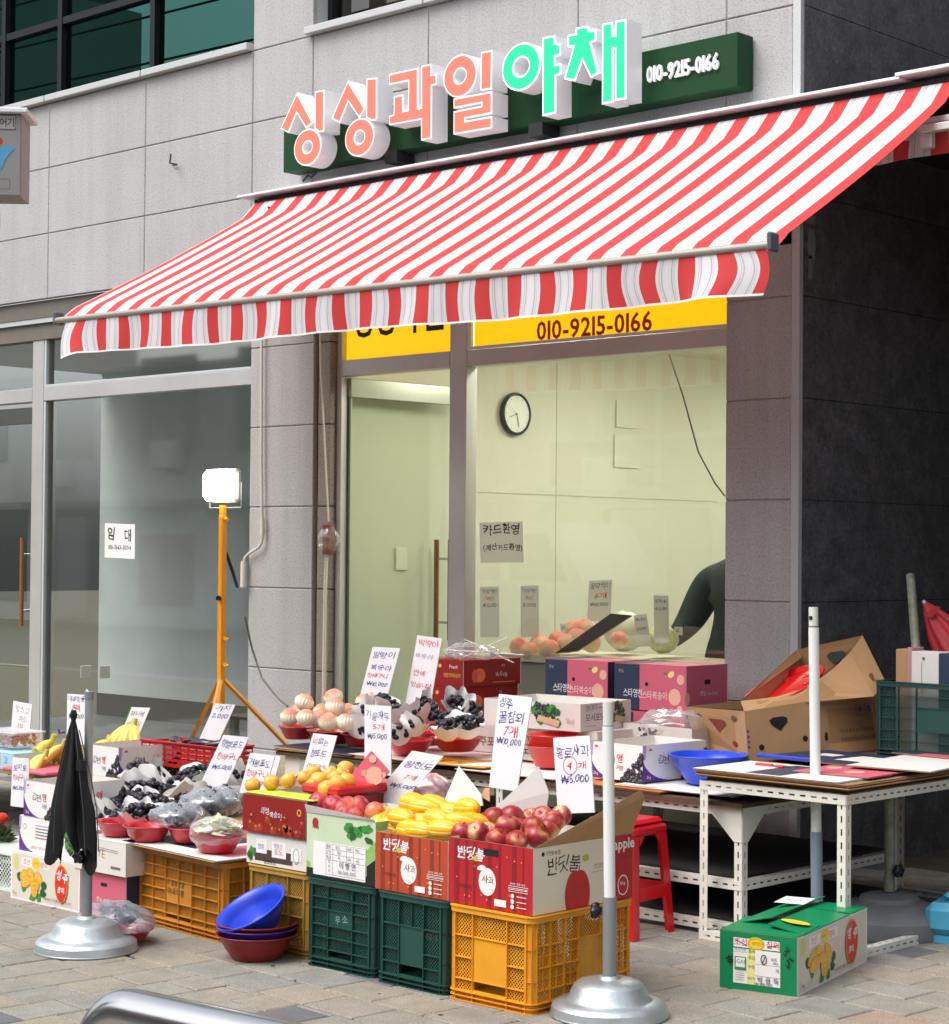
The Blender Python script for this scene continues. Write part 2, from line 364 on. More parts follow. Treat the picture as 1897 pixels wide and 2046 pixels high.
# sills
sm_ = MB()
for x0, x1 in ((-14.9, -12.76), (-12.755, -11.66), (-11.65, -10.56), (-10.55, -9.47), (-8.94, -7.93), (-7.92, -6.85)):
    sm_.box((x0, -.05, 4.668), (x1, .16, 4.713), granp, bev=.004)
sm_.build('window_sill', bld)
for xa, xb in ((-9.462, -9.43), (-8.94, -8.908), (-6.85, -6.82)): rv = MB(); rv.box((xa, .032, 4.715), (xb, .24, 6.2), granp); rv.build('window_reveal', bld)
alu_dk = mat('dark_aluminium', '#25282b', .4, metal=.6)
steel = mat('steel_frame', '#c4c3c1', .38, metal=.35, var=.06, vs=3, bump=.02, bs=12)
teal = glassmat('teal_glass', (.04, .13, .11), 1.0, solid=.34, rc=(.10, .27, .23))
def window(name, x0, x1, z0, z1, mull, hbars, gm, depth=.1, fr=alu_dk, fw=.05):
    f = MB()
    for a, b, c, d in ((x0, x1, z0, z0+fw*.6), (x0, x1, z1-fw, z1)): f.box((a, depth, c), (b, depth+.07, d), fr)
    for x in [x0+fw/2, x1-fw/2]+mull: f.box((x-fw/2, depth-.003, z0+fw*.6), (x+fw/2, depth+.073, z1-fw), fr)
    for z in hbars: f.box((x0+fw, depth+.002, z-fw/2), (x1-fw, depth+.068, z+fw/2), fr)
    o = f.build(name, bld)
    p = MB(); p.face([(x0+.01, depth+.04, z0+.01), (x1-.01, depth+.04, z0+.01), (x1-.01, depth+.04, z1-.01), (x0+.01, depth+.04, z1-.01)], gm)
    p.build('pane', o); return o
window('window', -14.9, -9.47, 4.715, 6.15, [-13.4, -12.36, -11.657, -10.596], [5.26], teal, .08)
window('window', -8.905, -6.85, 4.715, 6.15, [-7.9], [], glassmat('bronze_glass', (.28, .27, .2), .7, solid=.06), .12, fw=.04)
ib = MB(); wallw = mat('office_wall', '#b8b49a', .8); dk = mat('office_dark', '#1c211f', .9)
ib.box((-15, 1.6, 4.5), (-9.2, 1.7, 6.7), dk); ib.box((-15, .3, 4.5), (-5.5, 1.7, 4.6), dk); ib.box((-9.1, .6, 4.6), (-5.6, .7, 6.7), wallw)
ib.build('room_interior', bld)
# dark side wall (faces +x)
dkst = mat('dark_basalt', (.125, .125, .135), .4, var=.30, vs=9, speck=(60, .62, 1.5), bump=.12, bs=70, dirt=.15)
sw = MB()
ys = [8.0]+[8.0+.62*k for k in range(1, 14)]; zz = zs
sw.box((-5.47, .034, -.2), (-5.404, 8.0, 8.2), mat('black_joint', (.012, .012, .012), .9))
for a, b in zip(zz[:-1]+[6.7, 7.2], zz[1:]+[7.2, 7.7]):
    for c, d in zip(ys[:-1], ys[1:]):
        j = random.uniform(-.0015, .0015)
        sw.box((-5.415, c-8+.0015+(.033 if c == 8 else 0), a+.002), (-5.392+j, d-8-.0015, b-.002), dkst)
st_ = mat('paint_stain', '#8c8e8c', .8)
fs_ = Face(sw, (-5.3895, .034, 0), (0, 1, 0), (0, 0, 1), .0008)
random.seed(3)
def stain(cy_, cz, w_, h_):
    n = 22; pts = []
    for i in range(n):
        t = 2*pi*i/n; q = random.uniform(.7, 1.15); ex = lambda v: math.copysign(abs(v)**.45, v)
        pts.append(fs_.P(cy_+w_/2*ex(cos(t))*q, cz+h_/2*ex(sin(t))*q))
    sw.face(pts, st_)
a_ = PX(1575, 425, -5.39); stain(a_.y-8.034, a_.z, .13, .05)
a_ = PX(1580, 478, -5.39); stain(a_.y-8.034, a_.z, .07, .17); a_ = PX(1578, 510, -5.39); stain(a_.y-8.034, a_.z-.03, .035, .12)
sw.build('side_wall', bld)
# ---- shop fronts
FY = .10      # glazing line (local y)
fr = MB()
def bar(x0, x1, z0, z1, y0=FY-.03, y1=FY+.06, m=steel): fr.box((x0, y0, z0), (x1, y1, z1), m, bev=.003)
# left shop: post, transom, head
hd = mat('head_trim', '#6f6a62', .6, var=.1)
fr.box((-15, .035, 3.17), (-9.46, .12, 3.29), hd); fr.box((-15, .04, 3.135), (-9.46, .1, 3.168), granp)
fr.box((-15, .062, 3.02), (-9.46, .15, 3.133), hd)
bar(-11.925, -11.79, 0, 3.02); bar(-15, -11.928, 2.585, 2.682); bar(-11.787, -9.46, 2.585, 2.682)
bar(-11.787, -9.46, .0, .07); bar(-15, -13.2, 0, .07); bar(-9.49, -9.46, .073, 2.582, FY-.01)
for a, b, c, d in ((-11.787, -11.765, .075, 2.58), (-11.787, -11.765, 2.685, 3.018), (-11.763, -9.49, .075, .095), (-11.763, -9.49, 2.684, 2.70)):
    fr.box((a, FY-.026, c), (b, FY-.004, d), mat('bright_bead', '#d5dcdd', .3, metal=.3))
# main shop
bar(-8.742, -8.70, 0, 3.1); bar(-7.8, -7.668, 0, 3.1); bar(-8.698, -7.803, 2.592, 2.685); bar(-7.665, -5.83, 2.59, 2.68)
bar(-7.665, -5.83, .0, .10); bar(-5.86, -5.83, .103, 2.587, FY-.01); bar(-8.698, -5.83, 3.0, 3.12)
fr.box((-7.667, FY-.027, 2.683), (-7.64, FY-.005, 2.998), MATS['bright_bead']); fr.box((-7.638, FY-.027, 2.683), (-5.84, FY-.005, 2.70), MATS['bright_bead'])
fr.build('storefront_frame', bld)
gl1 = glassmat('vacant_shop_glass', (.86, .91, .89), 1.2, solid=.20, rough=.035)
gl2 = glassmat('shop_glass', (.93, .95, .90), 1.1, solid=.07, rough=.025)
def pane(name, x0, x1, z0, z1, gm, y=FY+.02):
    p = MB(); p.face([(x0, y, z0), (x1, y, z0), (x1, y, z1), (x0, y, z1)], gm); return p.build(name, bld)
pane('window_pane', -11.79, -9.47, .07, 2.59, gl1); pane('window_pane', -11.79, -9.47, 2.68, 3.03, gl1); pane('window_pane', -15, -11.92, 2.68, 3.03, gl1)
pane('window_pane', -7.67, -5.84, .1, 2.6, gl2)
# yellow fascia behind the transom, brightened by a glow in its material
yel = mat('yellow_fascia_glow', '#ffd322', .45, var=.04, vs=2, emit='#ffd000', es=.42)
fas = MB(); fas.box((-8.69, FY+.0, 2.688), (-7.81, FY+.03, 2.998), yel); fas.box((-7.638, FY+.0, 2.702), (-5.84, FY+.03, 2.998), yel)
F = Face(fas, (-7.638, FY-.001, 2.702), (1.798, 0, 0), (0, 0, .296), .001)
F.text('010-9215-0166', .262, .0, .108, mat('red_vinyl', '#c9381f', .4), off=.012, wid=.80)
F.text('싱싱과일야채가게', .02, .50, .26, ink_black, off=.02, wid=1.74)
F = Face(fas, (-8.69, FY-.001, 2.688), (.88, 0, 0), (0, 0, .31), .001); F.text('싱싱과일', .06, .40, .26, ink_black, off=.02, wid=.76)
fas.build('fascia_sign', bld)
# interior of the main shop
iw = mat('shop_wall', '#d3d2c4', .7, var=.02, vs=2); itile = mat('shop_floor', '#8f8d80', .5); ceil = mat('shop_ceiling', '#dedecb', .8)
rm = MB()
rm.box((-8.85, .16, -.05), (-8.80, 6, 3.0), iw); rm.box((-8.80, 5.9, -.05), (-5.5, 6, 3.0), iw); rm.box((-5.55, .16, -.05), (-5.5, 5.9, 3.0), iw)
rm.box((-8.8, .16, -.05), (-5.55, 5.9, 0.01), itile); rm.box((-8.8, .16, 2.99), (-5.55, 5.9, 3.05), ceil)
rm.box((-8.8, .9, .0), (-8.795, 5.9, .1), mat('skirt', '#7d7b66', .6))
rm.box((-8.802, 1.15, 1.93), (-8.797, 4, 1.936), mat('wall_seam', '#b9b89f', .8)); rm.box((-8.802, 2.15, .1), (-8.7975, 2.157, 2.99), MATS['wall_seam'])
rm.build('shop_interior', bld)
sw_ = MB(); q = PX(780, 1088, -8.797); sw_.box((-8.797, q.y-8-.05, q.z-.07), (-8.785, q.y-8+.05, q.z+.07), mat('switch_plate', '#e6e6d8', .4), bev=.003); sw_.build('light_switch', bld)
tb = mat('tube_or_fill_light', '#ffffff', .5, emit=(1, 1, .86), es=9)
for x, y in ((-7.2, .55), (-7.2, 2.3), (-7.2, 4.4)):  # the front fixture is added to brighten the window cards
    t = MB(); t.box((x-.6, y-.06, 2.93), (x+.6, y+.06, 2.985), tb); t.build('ceiling_or_fill_light', bld)
    l = bpy.data.lights.new('tube', 'AREA'); l.shape = 'RECTANGLE'; l.size = 1.2; l.size_y = .3; l.energy = (12, 18, 18)[int(y > 1)+int(y > 3)]; l.color = (.99, 1, .87)
    lo = bpy.data.objects.new('tube', l); COL.objects.link(lo); lo.location = (x, 8+y, 2.90); lo.parent = None
# interior of the vacant shop
vw = mat('vacant_wall', '#cfd6d2', .8, var=.08, vs=1.5); vr = MB()
vr.box((-15, 2.9, -.05), (-8.9, 3.0, 3.2), vw); vr.box((-8.95, .16, -.05), (-8.9, 3.4, 3.2), vw); vr.box((-15, .16, -.05), (-8.95, 3.4, 0.02), mat('vacant_floor', '#5c625f', .5, var=.1))
vr.box((-15, .16, 3.15), (-8.95, 3.4, 3.2), vw); vr.box((-8.956, .2, .02), (-8.951, 3.3, .22), mat('vacant_skirting', '#2f3436', .6)); vr.box((-15, 2.888, .02), (-8.96, 2.9, .22), MATS['vacant_skirting'])
vr.build('vacant_interior', bld)
ob = MB()
for px_, k in ((168, 0), (205, 1)):
    ob = MB(); q = PX(px_*1.0, 1308, -8.951); ob.box((-8.960, q.y-8-.035, q.z-.035), (-8.952, q.y-8+.035, q.z+.035), mat('socket_plate', '#a9b3ae', .4), bev=.003); ob.build('wall_socket', bld)
# glass doors
wood = mat('wood_handle', '#8a5a35', .45, var=.15, vs=25)
chrome = mat('chrome', '#c9ccd0', .12, metal=1)
dglass = glassmat('door_glass', (.93, .96, .92), .8, solid=.02)
def glass_door(hinge, ang, wd, z1, hx, gm=None):
    r = bpy.data.objects.new('glass_door', None); COL.objects.link(r); r.parent = bld; r.location = hinge; r.rotation_euler = (0, 0, ang)
    a = MB(); a.box((0, -.022, z1-.115), (wd, .022, z1), mat('door_rail', '#b3b5a8', .2, metal=.95), bev=.003); a.build('door_rail', r); a = MB(); a.box((0, -.022, .01), (wd, .022, .10), MATS['door_rail'], bev=.003); a.build('door_rail', r)
    p = MB(); p.box((.012, -.005, .1), (wd-.012, .005, z1-.115), gm or dglass); p.build('door_pane', r)
    e = MB(); e.box((wd-.012, -.007, .1), (wd, .007, z1-.115), mat('glass_edge', '#3f5a4c', .2)); e.box((0, -.007, .1), (.012, .007, z1-.115), MATS['glass_edge']); e.build('door_edge', r)
    for sd_ in (-1, 1):
        h = MB(); h.tube([(hx, sd_*.062, .99), (hx, sd_*.062, 1.62)], .016, wood, 10); h.build('handle', r)
    k = MB()
    for z in (1.10, 1.50): k.tube([(hx, -.06, z), (hx, .06, z)], .008, chrome, 8)
    k.build('handle_bolt', r); return r
glass_door((-8.69, FY+.02, 0), radians(88), .905, 2.583, .80)
glass_door((-12.87, FY+.02, 0), 0, .94, 2.55, .86, glassmat('vacant_door_glass', (.9, .95, .92), 1.0, solid=.20))
# light conduit, downpipe elbow, cables on the left pier
pvc = mat('cream_pvc', '#d3d0c4', .45)
cd = MB(); P = lambda x, y, Y=7.97: PY(x, y, Y)
cd.tube([P(510, 600), P(509, 900), P(511, 1045), P(509, 1058), P(503, 1066), P(484, 1078), P(477, 1086), P(475, 1095)], .009, pvc, 8)
cd.tube([P(475, 1093), P(474, 1143)], .021, pvc, 10); cd.tube([P(511, 1010), P(511, 1042)], .014, pvc, 8)
tag(cd.build('conduit_pipe'), 'thin cream conduit pipe bent at its foot, on the granite pier', 'pipe')
cb = MB(); cb.tube([P(622, 560), P(624, 700), P(634, 900), P(640, 1015)], .006, pvc, 6); cb.tube([P(636, 1085), P(633, 1150), P(631, 1300), P(629, 1430)], .011, pvc, 6)
tag(cb.build('wall_cable'), 'white cable running down beside the door frame', 'cable')
jb = thing('socket_box', 'brown junction box wrapped in a clear plastic bag by the door frame', 'junction box', P(640, 1050, 7.95))
j = MB(); j.box((-.028, -.03, -.09), (.028, .03, .09), mat('brown_bakelite', '#7b4a35', .5), bev=.005); j.build('box_body', jb)
def crumple(r, sc, mt, seed, seg=22, rings=14, amp=.18, cut=None):
    rd = random.Random(seed); ph = [(rd.uniform(2, 6)/1, rd.uniform(2, 6), rd.uniform(2, 6), rd.uniform(0, 6)) for _ in range(7)]
    mb = MB()
    def fn(v):
        n = v.normalized(); q = sum(abs(sin(n.x*a+n.y*b*1.3+n.z*c+d))**.6 for a, b, c, d in ph)/7
        return v*(1+amp*(q-.6)*2.2)
    mb.ball((0, 0, 0), r, mt, seg, rings, sc, fn); return mb
j = crumple(.07, (1, .7, 1), film('clear_film', amt=.14), 4, amp=.3); j.build('plastic_bag', jb)
cw = MB(); cw.tube([PY(440, 1075, 7.4), PY(452, 1110, 7.45), PY(462, 1142, 7.6)], .010, ink_black, 6)
cw.tube([PY(477, 1200, 7.5), PY(490, 1260, 7.6), PY(510, 1320, 7.6), PY(540, 1358, 7.4), PY(560, 1375, 7.2)], .006, mat('grey_cable', '#6e6c68', .6), 6)
tag(cw.build('power_cable'), 'slack grey cable hanging across the foot of the granite pier', 'cable')
cw = MB(); cw.tube([P(1303, 690, 8.3), P(1330, 770, 8.3), P(1360, 880, 8.3), P(1392, 940, 8.3), P(1411, 965, 8.3)], .005, mat('pale_cable', '#98948c', .6), 6)
tag(cw.build('hanging_cable'), 'thin cable hanging inside the shop window from its top right', 'cable')
wp = MB(); a_ = P(345, 320, 7.985); wp.tube([a_, a_+Vector((0, -.06, 0)), a_+Vector((.01, -.06, .06))], .006, mat('rusty_iron', '#5d5348', .8), 6); wp.tube([a_+Vector((-.05, 0, 0)), a_], .005, MATS['rusty_iron'], 5)
tag(wp.build('wall_hook'), 'small rusty hook sticking out of the bare granite wall', 'hook')
# ---- alley: slab added to keep its wall dark, and neighbouring building
al = MB(); al.box((-5.385, 8.3, 3.60), (-3.05, 16, 3.7), mat('shade_slab_sheet', '#22201f', .9)); al.box((-5.385, 7.97, 3.45), (-2, 8.29, 3.62), MATS['shade_slab_sheet'])
tag(al.build('alley_shade_slab'), 'dark flat slab added to shade the alley right of the shop', 'canopy')
nb = MB(); nb.box((-3.0, 8.0, 0), (6, 16, 7), mat('neighbour_render', '#55504c', .9, var=.1)); nb.box((-5.38, 16.1, 0), (-3, 16.3, 7), MATS['neighbour_render'])
tag(nb.build('neighbour_building'), 'plain dark rendered building closing the alley', 'building')
# ================================================================ lit sign
from mathutils.geometry import tessellate_polygon
def inset(P, d):      # shrink a closed outline (list of (x,y))
    n = len(P); A_ = sum(P[i][0]*P[(i+1) % n][1]-P[(i+1) % n][0]*P[i][1] for i in range(n)); sg = 1 if A_ > 0 else -1; out = []
    for i in range(n):
        a, b, c = Vector(P[i-1]), Vector(P[i]), Vector(P[(i+1) % n]); e = (b-a).normalized(); f = (c-b).normalized()
        n1 = Vector((-e.y, e.x))*sg; n2 = Vector((-f.y, f.x))*sg; k = n1+n2
        k = k.normalized()*min(2.0, 1/max(.3, k.length/2)) if k.length > 1e-6 else n1
        out.append(tuple(b+k*d))
    return out
def prism(mb, P, y0, y1, mside, mfront):      # outline (x,z), front at y0
    n = len(P); A_ = sum(P[i][0]*P[(i+1) % n][1]-P[(i+1) % n][0]*P[i][1] for i in range(n)); P = P if A_ > 0 else P[::-1]
    tr = tessellate_polygon([[Vector((x, z, 0)) for x, z in P]])
    mb.add([(x, y0, z) for x, z in P], [tuple(t) for t in tr], mfront)
    if y1 is not None:
        for i in range(n):
            j = (i+1) % n; mb.add([(P[i][0], y0, P[i][1]), (P[j][0], y0, P[j][1]), (P[j][0], y1, P[j][1]), (P[i][0], y1, P[i][1])], [(0, 3, 2, 1)], mside)
def ringp(mb, c, ro, ri, y0, y1, mside, mfront, n=36):
    for i in range(n):
        a, b = 2*pi*i/n, 2*pi*(i+1)/n; q = lambda r, t, y: (c[0]+r[0]*cos(t), y, c[1]+r[1]*sin(t))
        mb.face([q(ri, a, y0), q(ro, a, y0), q(ro, b, y0), q(ri, b, y0)], mfront)
        if y1 is not None: mb.face([q(ro, a, y0), q(ro, a, y1), q(ro, b, y1), q(ro, b, y0)], mside, True); mb.face([q(ri, a, y1), q(ri, a, y0), q(ri, b, y0), q(ri, b, y1)], mside, True)
sgn = thing('shop_sign', 'long dark green sign box with lit coral and green block letters above the striped awning', 'sign', (-7.2, 8, 3.95))
grn = mat('sign_green', (.004, .045, .013), .55, spec=.25, var=.1, vs=6)
a_, b_ = PY(552, 262, 7.86), PY(1437, 52, 7.86)
bx = MB(); bx.box((a_.x+7.2, -.14, -.125), (b_.x+7.2, -.01, .145), grn, bev=.004)
bx.box((a_.x+7.2+.9, -.16, -.19), (a_.x+7.2+1.0, -.02, -.12), mat('black_metal', (.015, .015, .016), .5)); bx.box((a_.x+7.2+2.0, -.16, -.19), (a_.x+7.2+2.1, -.02, -.12), MATS['black_metal'])
bx.build('sign_box', sgn)
wl = mat('white_letter', '#e8e8ea', .5, emit='#ffffff', es=.12)
p0, p1 = PY(1262, 145, 7.86), PY(1402, 88, 7.86)
nm = MB()
F = Face(nm, (p0.x+7.2, -.146, -.03), (p1.x-p0.x, 0, 0), (0, 0, .09), .0)
vs, fs, wd = glyphs('010-9215-0166', .02); sx = F.w/wd
vv = [(v[0]*sx, v[1]*.085) for v in vs]
nm.add([(p0.x+7.2+x, -.155, -.025+z) for x, z in vv], fs, wl); nm.add([(p0.x+7.2+x, -.142, -.025+z) for x, z in vv], [f[::-1] for f in fs], wl)
from collections import Counter
ed = Counter(); 
for f in fs:
    for i in range(len(f)): ed[(f[i], f[(i+1) % len(f)])] += 1
for (i, j) in list(ed):
    if (j, i) not in ed:
        nm.face([(p0.x+7.2+vv[i][0], -.155, -.025+vv[i][1]), (p0.x+7.2+vv[i][0], -.142, -.025+vv[i][1]), (p0.x+7.2+vv[j][0], -.142, -.025+vv[j][1]), (p0.x+7.2+vv[j][0], -.155, -.025+vv[j][1])], wl)
nm.build('phone_number', sgn)
cor = mat('lit_coral', '#d9564a', .5, emit=(1.0, .20, .13), es=.42)
corw = mat('lit_rim_pink', '#ffe0dd', .5, emit=(1.0, .55, .52), es=.45)
gre = mat('lit_green', '#10b060', .5, emit=(.0, 1.0, .28), es=.62)
grew = mat('lit_rim_green', '#e2fff0', .5, emit=(.7, 1.0, .8), es=.75)
acr = mat('letter_side', '#e4e6ea', .4, emit='#ffffff', es=.05)
LY = 7.70
z4 = zm(500, 0, 600/1848); z5 = zm(950, 0, 600/1848)
def P2(z, pts):
    o = []
    for p in pts: q = PY(*z(*p), LY); o.append((q.x+7.2, q.z-3.95))
    return o
def ell2(z, c, rx, ry):
    q = P2(z, [c, (c[0]+rx, c[1]), (c[0]-rx, c[1]), (c[0], c[1]+ry), (c[0], c[1]-ry)])
    return q[0], ((q[1][0]-q[2][0])/2, (q[4][1]-q[3][1])/2)
Y1, Y2 = LY-8, LY-8+.125
def letter(z, polys, rings, face, rim):
    o = bpy.data.objects.new('sign_letter', None); COL.objects.link(o); o.parent = sgn
    b = MB(); fmb = MB()
    for P_ in polys:
        Q = P2(z, P_); prism(b, Q, Y1, Y2, acr, rim); prism(fmb, inset(Q, .009), Y1-.003, None, None, face)
    for c, rx, ry, ix, iy in rings:
        cc, ro = ell2(z, c, rx, ry); _, ri = ell2(z, c, ix, iy)
        ringp(b, cc, ro, ri, Y1, Y2, acr, rim); ringp(fmb, cc, (ro[0]-.009, ro[1]-.009), (ri[0]+.008, ri[1]+.008), Y1-.003, None, None, face)
    b.build('letter_body', o); fmb.build('letter_face', o)
letter(z4, [[(290, 567), (388, 752), (345, 790), (288, 695), (236, 818), (188, 790)], [(400, 562), (458, 552), (455, 808), (425, 812), (398, 792)]], [((354, 905), 84, 113, 28, 35)], cor, corw)
letter(z4, [[(603, 494), (710, 665), (672, 726), (605, 626), (552, 757), (503, 728)], [(717, 482), (782, 476), (782, 735), (750, 742), (715, 725)]], [((674, 844), 90, 117, 30, 40)], cor, corw)
letter(z4, [[(856, 455), (1035, 415), (1035, 665), (1054, 660), (1054, 405), (1118, 391), (1118, 458), (1150, 453), (1150, 520), (1120, 526), (1118, 850), (1053, 864), (1053, 735), (856, 770), (856, 712), (883, 704), (886, 592), (942, 580), (944, 682), (972, 676), (975, 497), (856, 522)]], [], cor, corw)
letter(z4, [[(1423, 320), (1492, 306), (1487, 547), (1418, 557)], [(1253, 605), (1490, 561), (1490, 697), (1327, 728), (1327, 743), (1490, 713), (1490, 787), (1253, 827), (1253, 684), (1425, 650), (1425, 633), (1253, 667)]], [((1293, 466), 103, 131, 36, 45)], cor, corw)
letter(z5, [[(416, 230), (492, 217), (492, 262), (527, 270), (527, 337), (494, 348), (494, 395), (529, 390), (529, 457), (497, 466), (497, 696), (414, 713)]], [((284, 410), 119, 146, 48, 58)], gre, grew)
letter(z5, [[(620, 170), (700, 158), (702, 185), (746, 183), (744, 250), (714, 262), (762, 450), (712, 479), (661, 372), (615, 499), (548, 486), (605, 287), (570, 289), (571, 215), (620, 206)], [(783, 147), (846, 134), (849, 215), (862, 215), (866, 128), (931, 116), (930, 607), (862, 619), (861, 300), (851, 300), (851, 627), (780, 641)]], [], gre, grew)
# ================================================================ awning
def stripe_mat(name, k=1.):
    m = mat(name, (.6, .6, .6), .8); nt = m.node_tree; N = nt.nodes; L = nt.links; b = N['Principled BSDF']
    uv = N.new('ShaderNodeUVMap'); uv.uv_map = 'UVMap'; sp = N.new('ShaderNodeSeparateXYZ'); L.new(uv.outputs[0], sp.inputs[0])
    a = N.new('ShaderNodeMath'); a.operation = 'FRACT'; L.new(sp.outputs[0], a.inputs[0])
    r = N.new('ShaderNodeValToRGB'); r.color_ramp.interpolation = 'CONSTANT'; L.new(a.outputs[0], r.inputs[0])
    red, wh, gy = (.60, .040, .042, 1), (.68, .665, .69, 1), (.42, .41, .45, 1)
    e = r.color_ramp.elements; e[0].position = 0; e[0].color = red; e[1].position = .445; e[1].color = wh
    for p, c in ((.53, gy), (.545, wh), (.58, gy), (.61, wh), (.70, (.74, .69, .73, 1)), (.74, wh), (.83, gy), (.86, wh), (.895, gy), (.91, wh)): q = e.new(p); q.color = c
    w_ = N.new('ShaderNodeTexNoise'); w_.inputs['Scale'].default_value = 350; tc = N.new('ShaderNodeTexCoord'); L.new(tc.outputs['Object'], w_.inputs[0])
    bp = N.new('ShaderNodeBump'); bp.inputs['Strength'].default_value = .15; bp.inputs['Distance'].default_value = .004; L.new(w_.outputs[0], bp.inputs['Height']); L.new(bp.outputs[0], b.inputs['Normal'])
    n2 = N.new('ShaderNodeTexNoise'); n2.inputs['Scale'].default_value = 1.7; n2.inputs['Detail'].default_value = 6; L.new(tc.outputs['Object'], n2.inputs[0])
    mr = N.new('ShaderNodeMapRange'); mr.inputs[1].default_value = .35; mr.inputs[2].default_value = .75; mr.inputs[3].default_value = 1.03; mr.inputs[4].default_value = .86; L.new(n2.outputs[0], mr.inputs[0])
    vm = N.new('ShaderNodeVectorMath'); vm.operation = 'SCALE'; L.new(r.outputs[0], vm.inputs[0]); L.new(mr.outputs[0], vm.inputs['Scale']); L.new(vm.outputs[0], b.inputs['Base Color'])
    t = N.new('ShaderNodeBsdfTranslucent'); L.new(r.outputs[0], t.inputs[0]); mx = N.new('ShaderNodeMixShader'); mx.inputs[0].default_value = .14
    out = [n for n in N if n.type == 'OUTPUT_MATERIAL'][0]; L.new(b.outputs[0], mx.inputs[1]); L.new(t.outputs[0], mx.inputs[2]); L.new(mx.outputs[0], out.inputs[0]); return m
stm = stripe_mat('awning_stripe')
PER, X0S = .1875, -9.001
aw = thing('retractable_awning', 'wide red and white striped retractable awning stretched out over the fruit stall', 'awning', (-6.8, 7.9, 3.7))
XL, XR = -9.20, -4.43
fb = MB(); n = 120; m_ = 14
def U(x): return (x-X0S)/PER
def fab(x, t):      # t 0 at wall .. 1 at bar
    sag = .014*sin(pi*t)*(1+.3*sin(x*1.1+1)); wav = .006*sin(x*9)*sin(pi*t)
    y = 7.80-(7.80-6.40)*t; z = 3.60-(3.60-2.845)*t-(x+9.2)*.018*t-sag+wav+.05*max(0, 1-t/.09)**2
    if t > .93: z -= .03*((t-.93)/.07)**2
    return (x+6.8, y-7.9, z-3.7)
for i in range(n):
    x0, x1 = XL+(XR-XL)*i/n, XL+(XR-XL)*(i+1)/n
    for j in range(m_):
        t0, t1 = j/m_, (j+1)/m_
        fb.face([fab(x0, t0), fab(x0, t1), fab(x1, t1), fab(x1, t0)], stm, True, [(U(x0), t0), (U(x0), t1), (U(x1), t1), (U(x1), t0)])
fb.build('awning_fabric', aw)
def zb(x): return 2.805-(x+9.2)*.012
vb = MB(); n = 260; m_ = 8; rd = random.Random(5)
def val(x, t):
    e = min(1, max(0, (-8.7-x)/.5))+min(1, max(0, (x+5.6)/1.1))*.8
    amp = (.010+.045*e)*t; y = 6.372+amp*sin(x*7.2+.6)+.012*t*sin(x*19); dx = (.010+.03*e)*sin(pi*t*1.15)*sin(x*6.5)
    edge = max(0, (-8.95-x)/.25); z = zb(x)-.012-(.185+.006*sin(x*3)+.045*min(1, edge)*1)*t
    return (x+dx*1+6.8, y-7.9, z-3.7)
for i in range(n):
    x0, x1 = XL+.10+(XR-.02-XL-.10)*i/n, XL+.10+(XR-.02-XL-.10)*(i+1)/n
    for j in range(m_):
        t0, t1 = j/m_*.95, (j+1)/m_*.95
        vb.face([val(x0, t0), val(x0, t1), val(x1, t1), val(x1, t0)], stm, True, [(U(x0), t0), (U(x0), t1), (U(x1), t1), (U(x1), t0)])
    vb.face([val(x0, .951), val(x0, 1.0), val(x1, 1.0), val(x1, .951)], mat('valance_hem', '#e8e2e0', .7), True)
vb.build('valance', aw)
fbm = mat('awning_bar', '#a59f96', .45, metal=.3); whm = mat('white_metal', '#e6e9ea', .4, metal=.1); dkm = MATS['black_metal']
b = MB()
for i in range(8):
    x0, x1 = XL+(XR-XL)*i/8, XL+(XR-XL)*(i+1)/8
    b.tube([(x0+6.8, -1.525, zb(x0)-3.7+.004), (x1+6.8, -1.525, zb(x1)-3.7+.004)], .017, fbm, 10, cap=False)
b.build('front_bar', aw)
for x in (XL, XR):
    e = MB(); e.box((x+6.8-.010, -1.545, zb(x)-3.7-.022), (x+6.8+.010, -1.475, zb(x)-3.7+.055), mat('end_cap', '#5f646c', .4), bev=.008); e.build('end_cap', aw)
b = MB(); b.box((-9.32+6.8, -.14, -.007), (-4.7+6.8, .09, .007), whm, bev=.002); b.box((-4.72+6.8, -.145, .006), (-2+6.8, .085, .022), whm, bev=.002); b.build('cover_board', aw)
b = MB(); b.box((-9.25+6.8, -.06, -.11), (-2+6.8, .085, -.014), dkm); b.tube([(-9.2+6.8, -.07, -.065), (-4.4+6.8, -.07, -.065)], .03, dkm, 12)
for x in (-9.22, -7.0, -4.9): b.box((x+6.8-.03, -.03, -.125), (x+6.8+.03, .088, -.018), mat('bracket_grey', '#77797a', .5, metal=.4))
b.build('roller_cassette', aw)
arm = mat('awning_arm', '#c9c4c1', .4, metal=.2)
for sx_, x in ((1, -8.9), (-1, -4.7)):
    b = MB(); S = (x+6.8, -.10, -.16); E = (x+6.8+sx_*.70, -.80, -.72); T = (x+6.8+sx_*.02, -1.50, zb(x)-3.7-.03)
    b.tube([S, E], .024, arm, 8); b.tube([E, T], .02, arm, 8); b.ball(E, .035, arm); b.build('folding_arm', aw)
b = MB(); q = PY(1460, 392, 7.9)
b.tube([(-8.95+6.8, -.11, -.07), (-9.02+6.8, -.13, -.14), (-9.0+6.8, -.16, -.1)], .008, dkm, 6); b.build('crank_eye', aw)
wr = MB(); P = lambda x, y: PY(x, y, 7.97)
wr.tube([P(590, 352), P(600, 340), P(606, 345), P(618, 333), P(640, 330), P(655, 318), P(690, 300)], .006, dkm, 5)
tag(wr.build('sign_wire'), 'black wire drooping from the sign box to the awning rail', 'wire')
